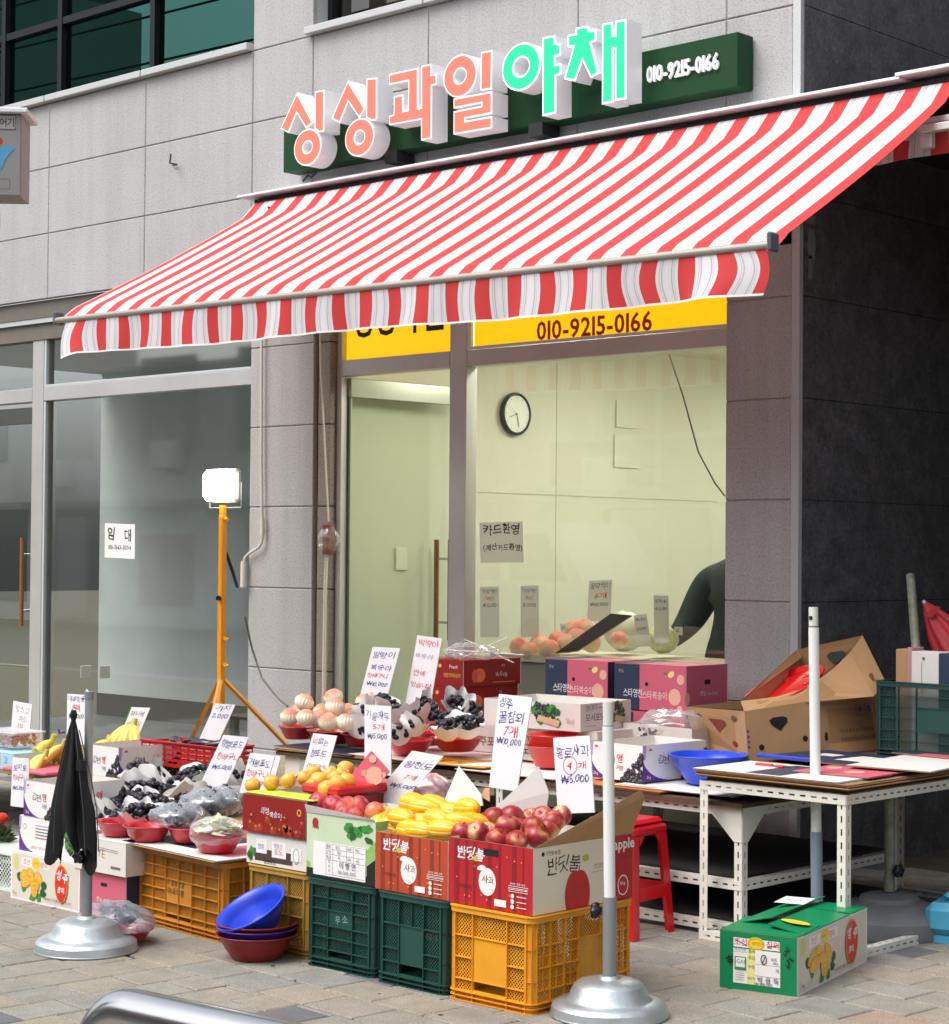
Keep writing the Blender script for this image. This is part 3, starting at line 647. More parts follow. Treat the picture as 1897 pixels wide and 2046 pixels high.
# second, retracted awning round the corner
a2 = thing('retracted_awning', 'folded back striped awning partly seen beyond the right edge of the open one', 'awning', (-3.6, 8.03, 3.45))
vb = MB(); n = 60
def v2(x, t): return (x+3.6, -.33+.02*t*sin(x*14), -.0-.135*t-.01*sin(x*5)*t)
for i in range(n):
    x0, x1 = -4.85+2.4*i/n, -4.85+2.4*(i+1)/n
    for j in range(3): vb.face([v2(x0, j/3), v2(x0, (j+1)/3), v2(x1, (j+1)/3), v2(x1, j/3)], stm, True, [(U(x0), 0), (U(x0), 0), (U(x1), 0), (U(x1), 0)])
vb.build('valance', a2)
b = MB(); b.box((-1.25, -.34, .0), (1.2, -.29, .03), arm, bev=.006); b.build('front_bar', a2)
b = MB(); b.box((-.95, -.30, -.03), (1.2, -.345, .0), arm, bev=.004); b.box((-.9, -.42, -.055), (1.2, -.38, -.02), arm, bev=.004); b.box((-.92, -.40, -.12), (-.86, -.36, -.02), arm, bev=.006); b.ball((-1.0, -.38, -.04), .03, arm); b.build('folding_arm', a2)
# ================================================================ street behind the camera (seen mirrored in the glass)
op = thing('opposite_building', 'low brick and render buildings across the road, mirrored in the shop glass', 'building', (-14, -8, 0))
brk = mat('brick_wall', '#c0bab3', .9, var=.2, vs=3, bump=.4, bs=40); ren = mat('opp_render', '#c6c6c3', .9, var=.2, vs=.6); pinkr = mat('opp_pink', '#8e5e5c', .8)
b = MB()
for x0, x1, hh, mt in ((-26, -12, 5.2, ren), (-12, -5, 7.5, brk), (-5, 3, 6.0, mat('opp_cream', '#b2ab9c', .9, var=.1)), (3, 16, 6.6, ren), (16, 40, 5, brk), (-44, -26.8, 19, mat('opp_tower', '#5f6a66', .7, var=.2, vs=.5)), (-26.7, -26.1, 15, mat('opp_pier', '#a9aaa6', .8))): b.box((x0, -6, 0), (x1, 0, hh), mt)
b.build('wall', op)
b = MB(); og = mat('opp_glass', '#66716f', .25); rd = random.Random(2)
for x in range(-24, 34, 3):
    for z in (.4, 3.4):
        b.box((x, .0, z), (x+rd.uniform(1.2, 2.1), .03, z+rd.uniform(1.3, 2.1)), rd.choice((og, og, mat('opp_shutter', '#9a9c9a', .6), pinkr)))
b.build('window', op)
b = MB()
for x in (-11.6, -8.3, -4.8, -1, 2.8, 7): b.tube([(x, .12, 0), (x, .12, 5)], .07, mat('downpipe', '#b9bdbd', .5), 8)
for x, z in ((-21, 2.8), (-17.3, 3.1), (-13.2, 2.6), (-9.6, 3.2), (-6.2, 2.5), (1.2, 3)): b.box((x, 0.02, z), (x+.75, .35, z+.55), mat('opp_ac_unit', '#d5d6d2', .6), bev=.03)
for x in range(-26, 30, 5): b.box((x, .0, 2.35), (x+4.6, .5, 2.5), mat('opp_canopy', '#8a8784', .7)); b.box((x+.2, .01, .1), (x+1.3, .06, 2.2), mat('opp_door', '#d0d2cc', .4))
b.build('downpipe', op)
b = MB(); b.box((-7, .0, 2.6), (2, .15, 3.3), pinkr); b.box((4, .0, 2.5), (11, .2, 3.1), mat('opp_sign', '#c9c6bf', .6)); b.build('shop_sign_band', op)
pl = thing('utility_pole', 'concrete utility pole with transformers and cables, mirrored in the upper window', 'utility pole', (-21.4, -4.2, 0))
b = MB(); b.tube([(0, 0, 0), (0, 0, 14)], [.17, .12], mat('pole_concrete', '#8d8b86', .9), 12); b.build('pole_shaft', pl)
b = MB()
for z in (8.6, 9.6, 11.5): b.box((-1.1, -.06, z), (1.1, .06, z+.12), dkm)
for x in (-.7, .7): b.tube([(x, 0, 8.9), (x, 0, 9.6)], .24, dkm, 12)
b.build('crossarm', pl)
b = MB()
for k in range(7):
    z = 8.2+k*.75; b.tube([(x, .1*k-.3, z-.9*(1-((x-9)/30.)**2)) for x in range(-21, 40, 4)], .022, dkm, 5)
b.build('overhead_cable', pl)
vn = thing('parked_van', 'pale delivery van parked across the road, mirrored in the vacant shop window', 'van', (-19.5, -5.0, 0))
b = MB(); vwh = mat('van_paint', '#c9cdd0', .3, coat=.5)
b.slab([(-2.3, .85, .35), (2.3, .85, .35), (2.35, .85, 1.1), (1.75, .85, 1.95), (-2.3, .85, 1.98)], (0, 1, 0), 1.7, vwh); b.build('body', vn)
b = MB(); b.slab([(1.0, .86, 1.15), (2.05, .86, 1.15), (1.65, .86, 1.8), (1.0, .86, 1.8)], (0, 1, 0), .02, og); b.slab([(-2.0, .86, 1.15), (.8, .86, 1.15), (.8, .86, 1.8), (-2.0, .86, 1.8)], (0, 1, 0), .02, og); b.build('window', vn)
for x in (-1.5, 1.5):
    b = MB(); b.lathe([(.0, -.1), (.33, -.1), (.33, .1), (0, .1)], mat('tyre', '#1a1a1a', .9), 20, M=Matrix.Translation((x, .8, .33)) @ Matrix.Rotation(pi/2, 4, 'X')); b.build('wheel', vn)
# ================================================================ cartons
kraft = mat('kraft_board', '#b58d64', .85, var=.07, vs=7, bump=.08, bs=25); kraft_in = mat('kraft_inner', '#a37c55', .9, var=.06, vs=9)
board_edge = mat('board_edge', '#8f7354', .9); white_in = mat('white_board_inner', '#d9d5d0', .8, var=.04, vs=6)
leafg = mat('print_leaf', '#3f8a3a', .5, var=.3, vs=60); leafd = mat('print_leaf_dark', '#235a2b', .5, var=.3, vs=60)
grapep = mat('print_grape', '#2b2430', .45, var=.4, vs=150); grapel = mat('print_grape_light', '#8d8693', .5)
def body(cn, w, d, h, mf, mr, mi, mt=None, t=.005, closed=False):      # walls with thickness, local corner frame
    b = MB(); E = board_edge
    def wall(x0, x1, y0, y1, mo, face):
        vs = [(x0, y0, 0), (x1, y0, 0), (x1, y1, 0), (x0, y1, 0), (x0, y0, h), (x1, y0, h), (x1, y1, h), (x0, y1, h)]
        fs = {'b': (3, 2, 1, 0), 't': (4, 5, 6, 7), 'f': (0, 1, 5, 4), 'r': (1, 2, 6, 5), 'k': (2, 3, 7, 6), 'l': (3, 0, 4, 7)}
        for k, f in fs.items(): b.add([vs[i] for i in f], [(0, 1, 2, 3)], mo if k == face else (E if k in 'tb' else mi))
    wall(-w, 0, 0, t, mf, 'f'); wall(-w, 0, d-t, d, mf, 'k'); wall(-t, 0, t, d-t, mr, 'r'); wall(-w, -w+t, t, d-t, mr, 'l')
    b.box((-w+t, t, 0), (-t, d-t, t), mi)
    if closed: b.box((-w+.001, .001, h+.0005), (-.001, d-.001, h+.004), mt or mf)
    return b.build('carton_body', cn)
def carton(name, label, corner, w, d, h, mf, mr=None, mi=None, mt=None, rz=0., group=None, closed=False, cat='box', pf=None, pr=None, pt=None, pin=None):
    t = thing(name, label, cat, corner, rz, group); body(t, w, d, h, mf, mr or mf, mi or white_in, mt, closed=closed)
    p = MB()
    if pf: pf(Face(p, (-w, 0, 0), (w, 0, 0), (0, 0, h)))
    if pr: pr(Face(p, (0, 0, 0), (0, d, 0), (0, 0, h)))
    if pt: pt(Face(p, (-w, 0, h+.004), (w, 0, 0), (0, d, 0)))
    if p.f: p.build('print', t)
    return t
def flap(t, pts, n, mo, mi=None, th=.004):
    b = MB(); b.slab(pts, n, th, mo, mi or mo); return b.build('flap', t)
def blob(F, cx, cy, r, m, n=9, seed=0, sy=1):
    rd = random.Random(seed); F.poly([(cx+r/F.w*cos(2*pi*i/n)*rd.uniform(.6, 1.1), cy+r*sy/F.h*sin(2*pi*i/n)*rd.uniform(.6, 1.1)) for i in range(n)], m)
def grapes(F, x0, y0, x1, y1, n, r, seed=1, tri=False, m=None):
    rd = random.Random(seed); k0 = F.k
    for i in range(n):
        u, v = rd.random(), rd.random()
        if tri and v > u: u, v = v, u
        F.k = k0+(i % 5); x = x0+(x1-x0)*u; y = y0+(y1-y0)*v
        F.ell(x, y, r, r, m or grapep, 8); F.ell(x-.2*r/F.w, y+.3*r/F.h, r*.28, r*.28, grapel, 6)
    F.k = k0+8
# --- crates
def crate_mats(nm, col, **k):
    s = mat('crate_'+nm, col, .45, var=.10, vs=5, dirt=.35, bump=.05, bs=30, **k)
    return s, perfmat('crate_%s_mesh' % nm, s)
CY = crate_mats('yellow', '#e29b22'); CO = crate_mats('orange', '#c9862a'); CG = crate_mats('green', (.010, .062, .048)); CB = crate_mats('olive', '#b08a3c'); CG2 = crate_mats('back_green', (.012, .055, .045))
crate_in = mat('crate_inside', '#4a3415', .9); crate_in2 = mat('crate_inside_green', (.008, .02, .018), .9)
def rrect(w, d, r, off=0., n=5):
    P = []
    for cx, cy, a in ((-r, r, -pi/2), (-r, d-r, 0), (-w+r, d-r, pi/2), (-w+r, r, pi)):
        for i in range(n+1):
            t = a+pi/2*i/n; P.append((cx+(r+off)*cos(t), cy+(r+off)*sin(t)))
    return P
def crate(label, cm, corner, w, d, h, front, side, rz=0., group=None, txt=None, inner=None):
    """front/side = (column fractions, row fractions from the top, rows of cell codes: p perforated, q perforated with a small cross rib, s solid, o opening)"""
    solid, perf = cm; t = thing('plastic_crate', label, 'crate', corner, rz, group)
    b = MB(); r = .030
    def ring(z, th, off, dp=.012):
        O = rrect(w, d, r, off); I = rrect(w, d, r, off-dp); n = len(O)
        for i in range(n):
            j = (i+1) % n; q = lambda P_, k, zz: (P_[k][0], P_[k][1], zz)
            b.add([q(O, i, z), q(O, j, z), q(O, j, z+th), q(O, i, z+th)], [(0, 1, 2, 3)], solid, True)
            b.add([q(O, i, z+th), q(O, j, z+th), q(I, j, z+th), q(I, i, z+th)], [(0, 1, 2, 3)], solid)
            b.add([q(I, i, z), q(I, j, z), q(O, j, z), q(O, i, z)], [(0, 1, 2, 3)], solid)
    ring(h-.004, .004, .008, .03); ring(h-.022, .018, .004, .006)
    for z, o in ((0, .006), (.016, .006), (.032, .006)): ring(z, .003, o, .018)
    # corner quarter columns
    for (cx, cy, a) in ((-r, r, -pi/2), (-r, d-r, 0), (-w+r, d-r, pi/2), (-w+r, r, pi)):
        n = 6
        for i in range(n):
            t0, t1 = a+pi/2*i/n, a+pi/2*(i+1)/n; rr = r-.006
            b.add([(cx+rr*cos(t0), cy+rr*sin(t0), .0), (cx+rr*cos(t1), cy+rr*sin(t1), .0), (cx+rr*cos(t1), cy+rr*sin(t1), h-.004), (cx+rr*cos(t0), cy+rr*sin(t0), h-.004)], [(0, 1, 2, 3)], solid, True)
        for tt in (a+.12, a+pi/4, a+pi/2-.12):
            Mx = Matrix.Translation((cx, cy, 0)) @ Matrix.Rotation(tt, 4, 'Z'); b.box((r-.007, -.0015, .035), (r+.001, .0015, h-.02), solid, Mx)
        for z in (.33*h, .66*h):
            Mx = Matrix.Translation((cx, cy, 0))
            for i in range(n):
                t0, t1 = a+pi/2*i/n, a+pi/2*(i+1)/n
                b.add([(cx+q*cos(tt), cy+q*sin(tt), z) for q, tt in ((r-.008, t0), (r+.001, t0), (r+.001, t1), (r-.008, t1))], [(0, 1, 2, 3)], solid)
    iw_, ih = .004, .004
    def side_(Mx, L, spec):
        cols, rows, codes = spec; u = [r]; tot = sum(cols)
        for c in cols: u.append(u[-1]+c/tot*(L-2*r))
        z0, z1 = .036, h-.022; zl = [z1]; tr = sum(rows)
        for q in rows: zl.append(zl[-1]-q/tr*(z1-z0))
        for x in u: b.box((x-.0016, -.001, .002), (x+.0016, .011, z1), solid, Mx)
        for i, row in enumerate(codes):
            zt, zb_ = zl[i], zl[i+1]
            for j, c in enumerate(row):
                a_, c_ = u[j], u[j+1]
                if i+1 < len(codes) and codes[i+1][j] == c and c == 's': pass
                else: b.box((a_, -.001, zb_-.0016), (c_, .010, zb_+.0016), solid, Mx)
                if c in 'pqx':
                    P_ = [Mx @ Vector(v) for v in ((a_, .010, zb_), (c_, .010, zb_), (c_, .010, zt), (a_, .010, zt))]
                    b.face(P_, perf, False, [(a_, zb_), (c_, zb_), (c_, zt), (a_, zt)])
                    if c == 'q': b.box(((a_+c_)/2-.001, .003, zb_), ((a_+c_)/2+.001, .010, zt), solid, Mx); b.box((a_, .003, (zb_+zt)/2-.001), (c_, .010, (zb_+zt)/2+.001), solid, Mx)
                    if c == 'x': b.box(((a_+c_)/2-.001, .003, zb_), ((a_+c_)/2+.001, .010, zt), solid, Mx)
                elif c == 's': b.box((a_+.002, .004, zb_), (c_-.002, .0095, zt), solid, Mx)
                elif c == 'o': b.box((a_, .001, zb_), (c_, .011, zb_+.006), solid, Mx)
        b.box((r, .012, .003), (L-r, .014, .034), solid, Mx)
    side_(Matrix.Translation((-w, 0, 0)), w, front)
    side_(Matrix.Translation((0, d, 0)) @ Matrix.Rotation(pi, 4, 'Z'), w, front)
    side_(Matrix.Rotation(pi/2, 4, 'Z'), d, side)
    side_(Matrix.Translation((-w, d, 0)) @ Matrix.Rotation(-pi/2, 4, 'Z'), d, side)
    b.build('crate_frame', t)
    p = MB(); p.box((-w+.02, .02, .01), (-.02, d-.02, .014), solid); p.build('crate_floor', t)
    if txt:
        p = MB(); F = Face(p, (-w, .0035, 0), (w, 0, 0), (0, 0, h)); txt(F); p.build('stencil_text', t)
    return t
yf = ((1, 1.9, 1), (1, .95, .95, .5), ('ppp', 'psp', 'psp', 'pop'))
yside = ((.9, 1, 1, 1.6, 1, 1), (1, .95, .95, .5), ('ppppqq', 'qqqsqq', 'qqqsqq', 'pppppp'))
gf1 = ((1, 1.5, 1), (.6, .6, .8, .6, .6, .45), ('ppp', 'ppp', 'psp', 'ppp', 'ppp', 'pop'))
gf2 = ((1, 1.5, 1), (1, 1, .55, .5), ('pxp', 'psp', 'psp', 'pop'))
gs = ((1, 1, 1.6, 1, 1), (1, 1, .8, .5), ('ppspp', 'ppspp', 'ppppp', 'ppppp'))
of = ((1, 1, 1, 1, 1, 1), (.8, .9, .9, .9, .9, .5), ('pppppp', 'pppppp', 'ppsspp', 'ppsspp', 'pppppp', 'ppoopp'))
crate('yellow plastic crate under the red apple carton, nearest the camera', CY, (-4.400, 4.97, 0), .385, .54, .325, yf, yside)
crate('dark green plastic crate with a tall blank centre panel, under the melon carton', CG, (-4.803, 4.975, 0), .352, .5, .325, gf2, gs, rz=radians(-1))
gray_sten = mat('faded_stencil', '#6f8f84', .7); dk_sten = mat('brown_stencil', '#4a4220', .7)
crate('dark green plastic crate with faded white stencil, left of the other green one', CG, (-5.184, 4.995, 0), .365, .5, .325, gf1, gs, txt=lambda F: F.text('무 소', .42, .52, .035, gray_sten, off=.02, wob=.04))
crate('dull olive yellow plastic crate half hidden by the stacked bowls', CB, (-5.600, 5.05, 0), .36, .5, .32, ((1, 1.3, 1), (.9, .9, .9, .5), ('ppp', 'ppp', 'psp', 'ppp')), gs)
def ost(F):
    F.text('농협공판장', .36, .555, .032, dk_sten, off=.015, wob=.05, wid=.13); F.text('국내산용', .36, .44, .032, dk_sten, off=.015, wob=.05, wid=.13)
crate('wide orange plastic crate with dark stencilled letters, under the grape bowls', CO, (-6.07, 5.02, 0), .64, .42, .31, of, ((1, 1, 1, 1, 1), (.9, .9, .9, .9, .5), ('ppppp', 'ppppp', 'ppppp', 'ppppp', 'ppppp')), rz=radians(-5.5), txt=ost)
# --- red apple carton and its orange-red neighbour
def redbox_front(base, dk, F):
    for a, b in ((.07, .13), (.2, .24), (.3, .33), (.47, .52), (.6, .63), (.76, .81), (.88, .9)): F.k = 1; F.rect(a, .01, b, .99, dk)
    F.k = 2
    F.text('반딧불', .10, .70, .045, white_pr, off=.02, wob=.07, slant=.1); F.k += 1; F.ell(.33, .73, .012, .010, mat('melon_green_print', '#b9b45a', .5)); F.line(.24, .70, .33, .72, .005, MATS['melon_green_print'])
    F.rect(.42, .80, .60, .90, mat('hole_dark', (.01, .008, .008), .9)) if base is RED else None
    F.ell(.47, .40, .040, .048, white_pr); F.ell(.40, .60, .020, .009, white_pr, rot=.2); F.line(.46, .50, .44, .6, .003, white_pr)
    F.text('사과', .405, .37, .030, mat('brown_ink', '#8a2f22', .5), off=.0, wob=.05)
    for y in (.40, .37, .35, .32): F.line(.72, y, .95, y, .0016, white_pr)
    F.text('신선한 과일 사과', .74, .42, .008, white_pr, wid=.07)
    for y in (.25, .17, .09): F.ell(.77, y, .008, .008, white_pr); F.line(.82, y, .93, y, .0025, white_pr)
    F.rect(.56, .06, .70, .165, white_pr); F.text('구천동농협', .12, .26, .013, mat('dark_red_print', '#5d1012', .6), off=.01)
    rd = random.Random(4)
    for i in range(16): F.ell(rd.uniform(.05, .95), rd.uniform(.05, .95), .003, .003, mat('spark_print', '#e9a05e', .5), 6)
RED = mat('carton_red', '#b01f2a', .45, var=.04, vs=3); RED2 = mat('carton_red_dark', '#8a1620', .5); ORR = mat('carton_orange_red', '#b4492c', .45, var=.04, vs=3); ORD = mat('carton_orange_dark', '#8c3320', .5)
CREAM = mat('carton_cream', '#e3dac4', .5, var=.02, vs=3)
apl = mat('print_apple', '#c12630', .45, var=.15, vs=12)
def apple_side(F):
    F.text('구천동농협', .12, .86, .016, ink_black, off=.005); F.ell(.095, .895, .008, .008, ink_black)
    F.text('반딧불', .13, .56, .062, ink_black, off=.0, wob=.08, slant=.1, wid=.17); F.k += 1; F.ell(.515, .74, .018, .012, MATS['melon_green_print'])
    pts = []
    for i in range(40):
        t = 2*pi*i/40; rr = 1-.10*math.exp(-((t-pi/2)/.28)**2)
        pts.append((.435+.125*cos(t)*rr*(1+.05*sin(t)), max(.0, .18+.42*sin(t)*rr)))
    F.poly(pts, apl); F.line(.445, .55, .455, .64, .004, mat('brown_ink', '#8a2f22')); F.line(.60, .56, .72, .57, .002, mat('faded_gold', '#b8a88a', .6)); F.line(.58, .50, .74, .51, .002, MATS['faded_gold']); F.text('high quality', .60, .58, .012, MATS['faded_gold'])
    F.rect(.76, .0, 1, 1, RED); F.text('apple', .80, .73, .05, white_pr, off=.02); F.text('사과', .88, .60, .03, RED2); F.ring(.90, .22, .030, .036, .004, white_pr); F.text('10kg', .87, .21, .016, white_pr)
z6 = zm(860, 1600, 500/1848)
ab = carton('apple_carton', 'open red and cream carton heaped with red apples on the yellow crate', (-4.41, 4.985, .328), .392, .53, .225, RED, CREAM, pf=lambda F: redbox_front(RED, RED2, F), pr=apple_side)
# raised kraft flap on the right, opened white flap behind
P = lambda x, y, Y: PY(*z6(x, y), Y)-Vector((-4.41, 4.985, .328))
flap(ab, [(.0, .004, .226), (.0, .526, .226), (.06, .526, .36), (.06, .50, .385)], (1, 0, .4), kraft, kraft)
z5b = zm(900, 1250, 500/1848)
Q = lambda x, y, Y, o=(-4.41, 4.985, .328): PY(*z5b(x, y), Y)-Vector(o)
flap(ab, [Q(340, 1340, 5.42), Q(700, 1400, 5.52), Q(728, 1232, 5.52), Q(652, 1042, 5.50)], (0, -1, .2), white_pr)
mb_ = carton('melon_carton', 'open orange-red carton heaped with yellow melons, between the apple carton and the green one', (-4.812, 4.99, .328), .362, .50, .205, ORR, CREAM, pf=lambda F: redbox_front(ORR, ORD, F))
flap(mb_, [Q(-60, 1330, 5.42, (-4.812, 4.99, .328)), Q(240, 1330, 5.45, (-4.812, 4.99, .328)), Q(228, 1250, 5.45, (-4.812, 4.99, .328)), Q(62, 1038, 5.44, (-4.812, 4.99, .328))], (0, -1, .2), white_pr)
flap(mb_, [Q(225, 1265, 5.47, (-4.812, 4.99, .328)), Q(290, 1300, 5.47, (-4.812, 4.99, .328)), Q(290, 1200, 5.47, (-4.812, 4.99, .328)), Q(255, 1200, 5.47, (-4.812, 4.99, .328))], (0, -1, .2), mat('peach_board', '#d9a583', .7))
# white paper panel taped on the green carton
pg = mat('pale_green_print', '#c3d4b4', .5, var=.05, vs=8); mint = mat('mid_green_print', '#8fb86a', .5, var=.1, vs=10); blackp = mat('black_print', '#1b1e1d', .45)
def green_front(F):
    F.rect(0, 0, 1, .14, blackp); F.poly([(.88, .30), (1, .42), (1, .14), (.88, .14)], blackp); F.poly([(0, .14), (.06, .14), (.06, .22), (0, .25)], mint); F.poly([(.88, .55), (1, .7), (1, .42), (.88, .3)], mint)
    F.ell(.13, .86, .017, .019, mat('badge_red', '#a52a35', .5)); F.text('사과', .08, .76, .02, MATS['badge_red'], off=.02, wob=.05)
    for i in range(16):
        rd = random.Random(i); blob(F, .56+.36*rd.random(), .70+.20*rd.random(), .022, leafd if i % 2 else leafg, 9, i, .7)
    F.rect(.11, .05, .87, .58, white_pr)
    x0, x1, y0, y1 = .30, .86, .10, .56
    for y in (.56, .48, .40, .31, .08): F.line(x0, y, x1, y, .0012, ink_grey)
    for x in (.30, .40): F.line(x, .08, x, .56, .0012, ink_grey)
    for x in (.60, .70): F.line(x, .31, x, .56, .0012, ink_grey)
    for t, x, y in (('품종', .31, .495), ('산지', .31, .415), ('등급', .31, .33), ('홍로', .44, .495), ('거창', .46, .415), ('중량', .61, .495), ('10kg', .73, .495), ('특', .48, .335), ('개수', .61, .335), ('42', .74, .335), ('생', .335, .26), ('산', .335, .19), ('자', .335, .115)): F.text(t, x, y, .012, ink_grey)
    F.text('이 병 연', .50, .20, .026, ink_black, off=.005); F.text('010-5140-3355', .48, .115, .013, ink_grey, off=.0)
gb = carton('nectarine_carton', 'open pale green carton with a white form label, holding nectarines on a green crate', (-5.186, 5.0, .328), .372, .42, .235, pg, blackp, pf=green_front, pr=lambda F: (F.poly([(0, .5), (.5, .55), (1, .9), (1, 1), (0, 1)], mint), F.k))
flap(gb, [(-.372, -.002, .236), (-.004, -.002, .236), (-.002, -.008, .246), (-.374, -.012, .268)], (0, -1, .3), white_in)
# red plum carton over white grape carton
def plum_front(F):
    rd = random.Random(9)
    for i in range(26):
        x = rd.uniform(.04, .95); y = rd.uniform(.02, .75-.5*x*.8); r = rd.uniform(.014, .02)
        F.k = 1+i % 5; F.ell(x, max(y, .12), r, r, mat('plum_print_%d' % (i % 3), ('#7c1f18', '#a33d22', '#8f2b1c')[i % 3], .4, var=.2, vs=30), 14); F.ell(x-.01, max(y, .12)+.05, r*.35, r*.3, mat('plum_hi', '#cf7a45', .4), 8)
    F.k = 8; F.text('의성', .30, .50, .032, white_pr, off=.01, wob=.06); F.text('복숭아', .44, .42, .030, white_pr, off=.01, wob=.06); F.ring(.90, .68, .013, .014, .006, mat('gold_print', '#d9a23a', .4))
RD3 = mat('carton_maroon', '#8c1f1c', .4, var=.05, vs=4)
cw_ = carton('grape_carton', 'white grape carton with dark label strip and small green leaf, beneath the red plum carton', (-5.60, 5.06, .325), .375, .42, .115, mat('carton_white', '#dcd8d2', .6, var=.03, vs=5), None, closed=True,
  pf=lambda F: (F.rect(.13, .12, .72, .52, mat('label_brown', '#4a3c33', .5)), F.rect(.15, .38, .32, .86, white_pr), F.rect(.40, .30, .62, .84, white_pr), F.text('켐벨', .18, .52, .02, ink_grey), F.text('영동군', .43, .62, .018, ink_grey), F.text('포도', .44, .42, .02, ink_red), F.text('황토포도', .28, .04, .018, ink_black), F.rect(.70, .28, .86, .72, white_pr), F.ring(.78, .46, .018, .03, .003, leafg), blob(F, .09, .4, .025, leafg, 9, 3), blob(F, .06, .25, .02, leafd, 9, 4)))
pb = carton('plum_carton', 'small maroon carton printed with plums, yellow plums on trays across its top', (-5.62, 5.05, .448), .37, .42, .145, RD3, None, pf=plum_front)
# --- left end of the front row
WHT = MATS['carton_white']; PNK = mat('carton_pink', '#cf6279', .5, var=.05, vs=4); NAV = mat('carton_navy', '#26344f', .5, var=.05, vs=4)
mly = mat('melon_print', '#e2ac2e', .4, var=.12, vs=30); mlyd = mat('melon_print_line', '#f3dd8c', .4); yelp = mat('yellow_badge', '#e9c93a', .4); redp = mat('red_badge', '#cf3222', .4); orgp = mat('orange_ring', '#e9962e', .4)
beige = mat('print_beige', '#d8d2c6', .5, var=.03)
def melon_front(F):
    kx = F.w/.515; e = lambda cx, cy, rx, ry, m, n=20, rot=0: F.ell(cx, cy, rx*kx, ry, m, n, rot=rot*min(1, 1/kx))
    F.rect(.02, .05, .98, .97, beige); F.rect(.16, .74, .56, .92, white_pr); F.text('조선', .19, .77, .026, ink_red, off=.01); F.text('참외', .44, .76, .026, ink_red, off=.01)
    e(.375, .83, .034, .024, yelp); F.text('성주참외', .34, .81, .010, ink_red); e(.08, .84, .018, .022, mat('pale_lime', '#cfcf7a', .5)); e(.08, .72, .018, .015, MATS['pale_lime'])
    for i, (x, y) in enumerate(((.14, .5), (.20, .28), (.48, .24), (.42, .14), (.50, .4), (.33, .12))): blob(F, x, y, .026, leafg if i % 2 else leafd, 7, i)
    for x, y, rx, ry, a in ((.20, .55, .04, .026, .6), (.30, .62, .035, .022, -.3), (.42, .55, .038, .024, -.9), (.23, .42, .046, .03, .3), (.36, .42, .046, .03, -.5), (.36, .32, .032, .048, .1)):
        e(x, y, rx*.85, ry*.85, mly, rot=a)
        for q in (-.4, .0, .4): e(x-q*ry*sin(a)/F.w, y+q*ry*cos(a)/F.h, rx*.7, .0012, mlyd, 8, rot=a)
    e(.75, .52, .048, .083, orgp); e(.75, .52, .043, .077, redp); F.text('성', .68, .60, .045, white_pr, off=.03, wob=.06, slant=.12); F.text('주', .765, .56, .04, white_pr, off=.03, wob=.06, slant=.12); F.text('참외', .70, .32, .03, white_pr, off=.03, wob=.06, slant=.1)
    F.text('세계의 명품 성주참외', .50, .12, .012, mat('brown_ink', '#8a2f22'), wid=.2); F.text('10kg', .05, .10, .016, ink_grey)
carton('melon_box', 'white melon box printed with yellow melons and red oval, on the ground at far left', (-6.985, 4.995, 0), .515, .36, .208, white_pr, None, closed=True, pf=melon_front)
def pink_front(F): F.rect(.42, .70, .57, .78, MATS['hole_dark']); F.text('햇살', .32, .33, .022, white_pr, off=.0, wob=.08); F.text('복숭아영농조합', .46, .30, .010, white_pr)
carton('peach_box', 'pink carton with an oval hand hole, behind the left parasol stand', (-6.685, 5.01, 0), .295, .40, .185, PNK, NAV, closed=True, pf=pink_front)
brn = mat('print_brown', '#8a5b46', .5)
def jayeon(F): F.text('자연', .14, .58, .036, brn, off=.01, wob=.05); F.text('YE', .45, .50, .035, mat('print_ochre', '#b58a55', .5), off=.0, wob=.04, rot=-.1); F.text('그리움', .10, .16, .032, brn, off=.0, wob=.05); F.line(.45, .78, .85, .74, .002, ink_grey); F.line(.45, .72, .85, .68, .002, ink_grey); F.rect(.72, .18, .90, .26, ink_grey)
carton('white_carton', 'white carton with brown brush lettering, on top of the pink carton', (-6.66, 4.99, .19), .36, .42, .135, WHT, WHT, closed=True, pf=jayeon, pr=lambda F: [blob(F, .5+.1*i, .4, .03, leafd, 9, i) for i in range(4)])
def grapepic(F):
    for i in range(10): rd = random.Random(i); blob(F, .35+.5*rd.random(), .35+.5*rd.random(), .035, leafg if i % 3 else leafd, 9, i)
    grapes(F, .38, .15, .8, .75, 40, .008, 3)
carton('grape_box', 'white carton printed with black grapes and leaves, behind the folded umbrella', (-6.965, 5.02, .212), .25, .36, .13, WHT, None, closed=True, pf=grapepic)
PUR = mat('print_purple', '#5a2d86', .45); PURL = mat('print_lilac', '#b19ad0', .5)
def arc(F, flip=False):
    pts = [(0, 0)]+[(.02+.45*(1-cos(t))*1.0, .0+.62*(1-sin(t))) for t in [pi/2*i/10 for i in range(11)]][::-1]+[(0, .62)]
    F.poly([(0, 1), (.06, 1), (.045, .62), (.02, .60), (0, .6)], PURL)
    F.poly([(0, .72)]+[(.47*(1-cos(t)), .72*(1-sin(t))) for t in [pi/2*i/10 for i in range(11)]]+[(0, 0)], PUR)
def gimcheon(F, sm=False, side=False):
    arc(F); s = min(F.w, .30)/.30
    F.text('김천', .24, .46, .036*s, ink_black, off=-.01, wob=.09); F.text('앤', .52 if not side else .56, .48, .040*s, ink_red, off=.02, wob=.05)
    F.text('거봉', .5, .26, .024*s, ink_grey, off=.01); F.text('2kg', .06, .06, .018*s, white_pr, off=.01)
    F.ell(.12, .86, .010*s, .008*s, mat('print_orange', '#d9622c', .5)); F.rect(.06, .80, .18, .84, white_pr)
    grapes(F, .60, .02, 1.0, .78, 46, .012*s, 5, tri=True)
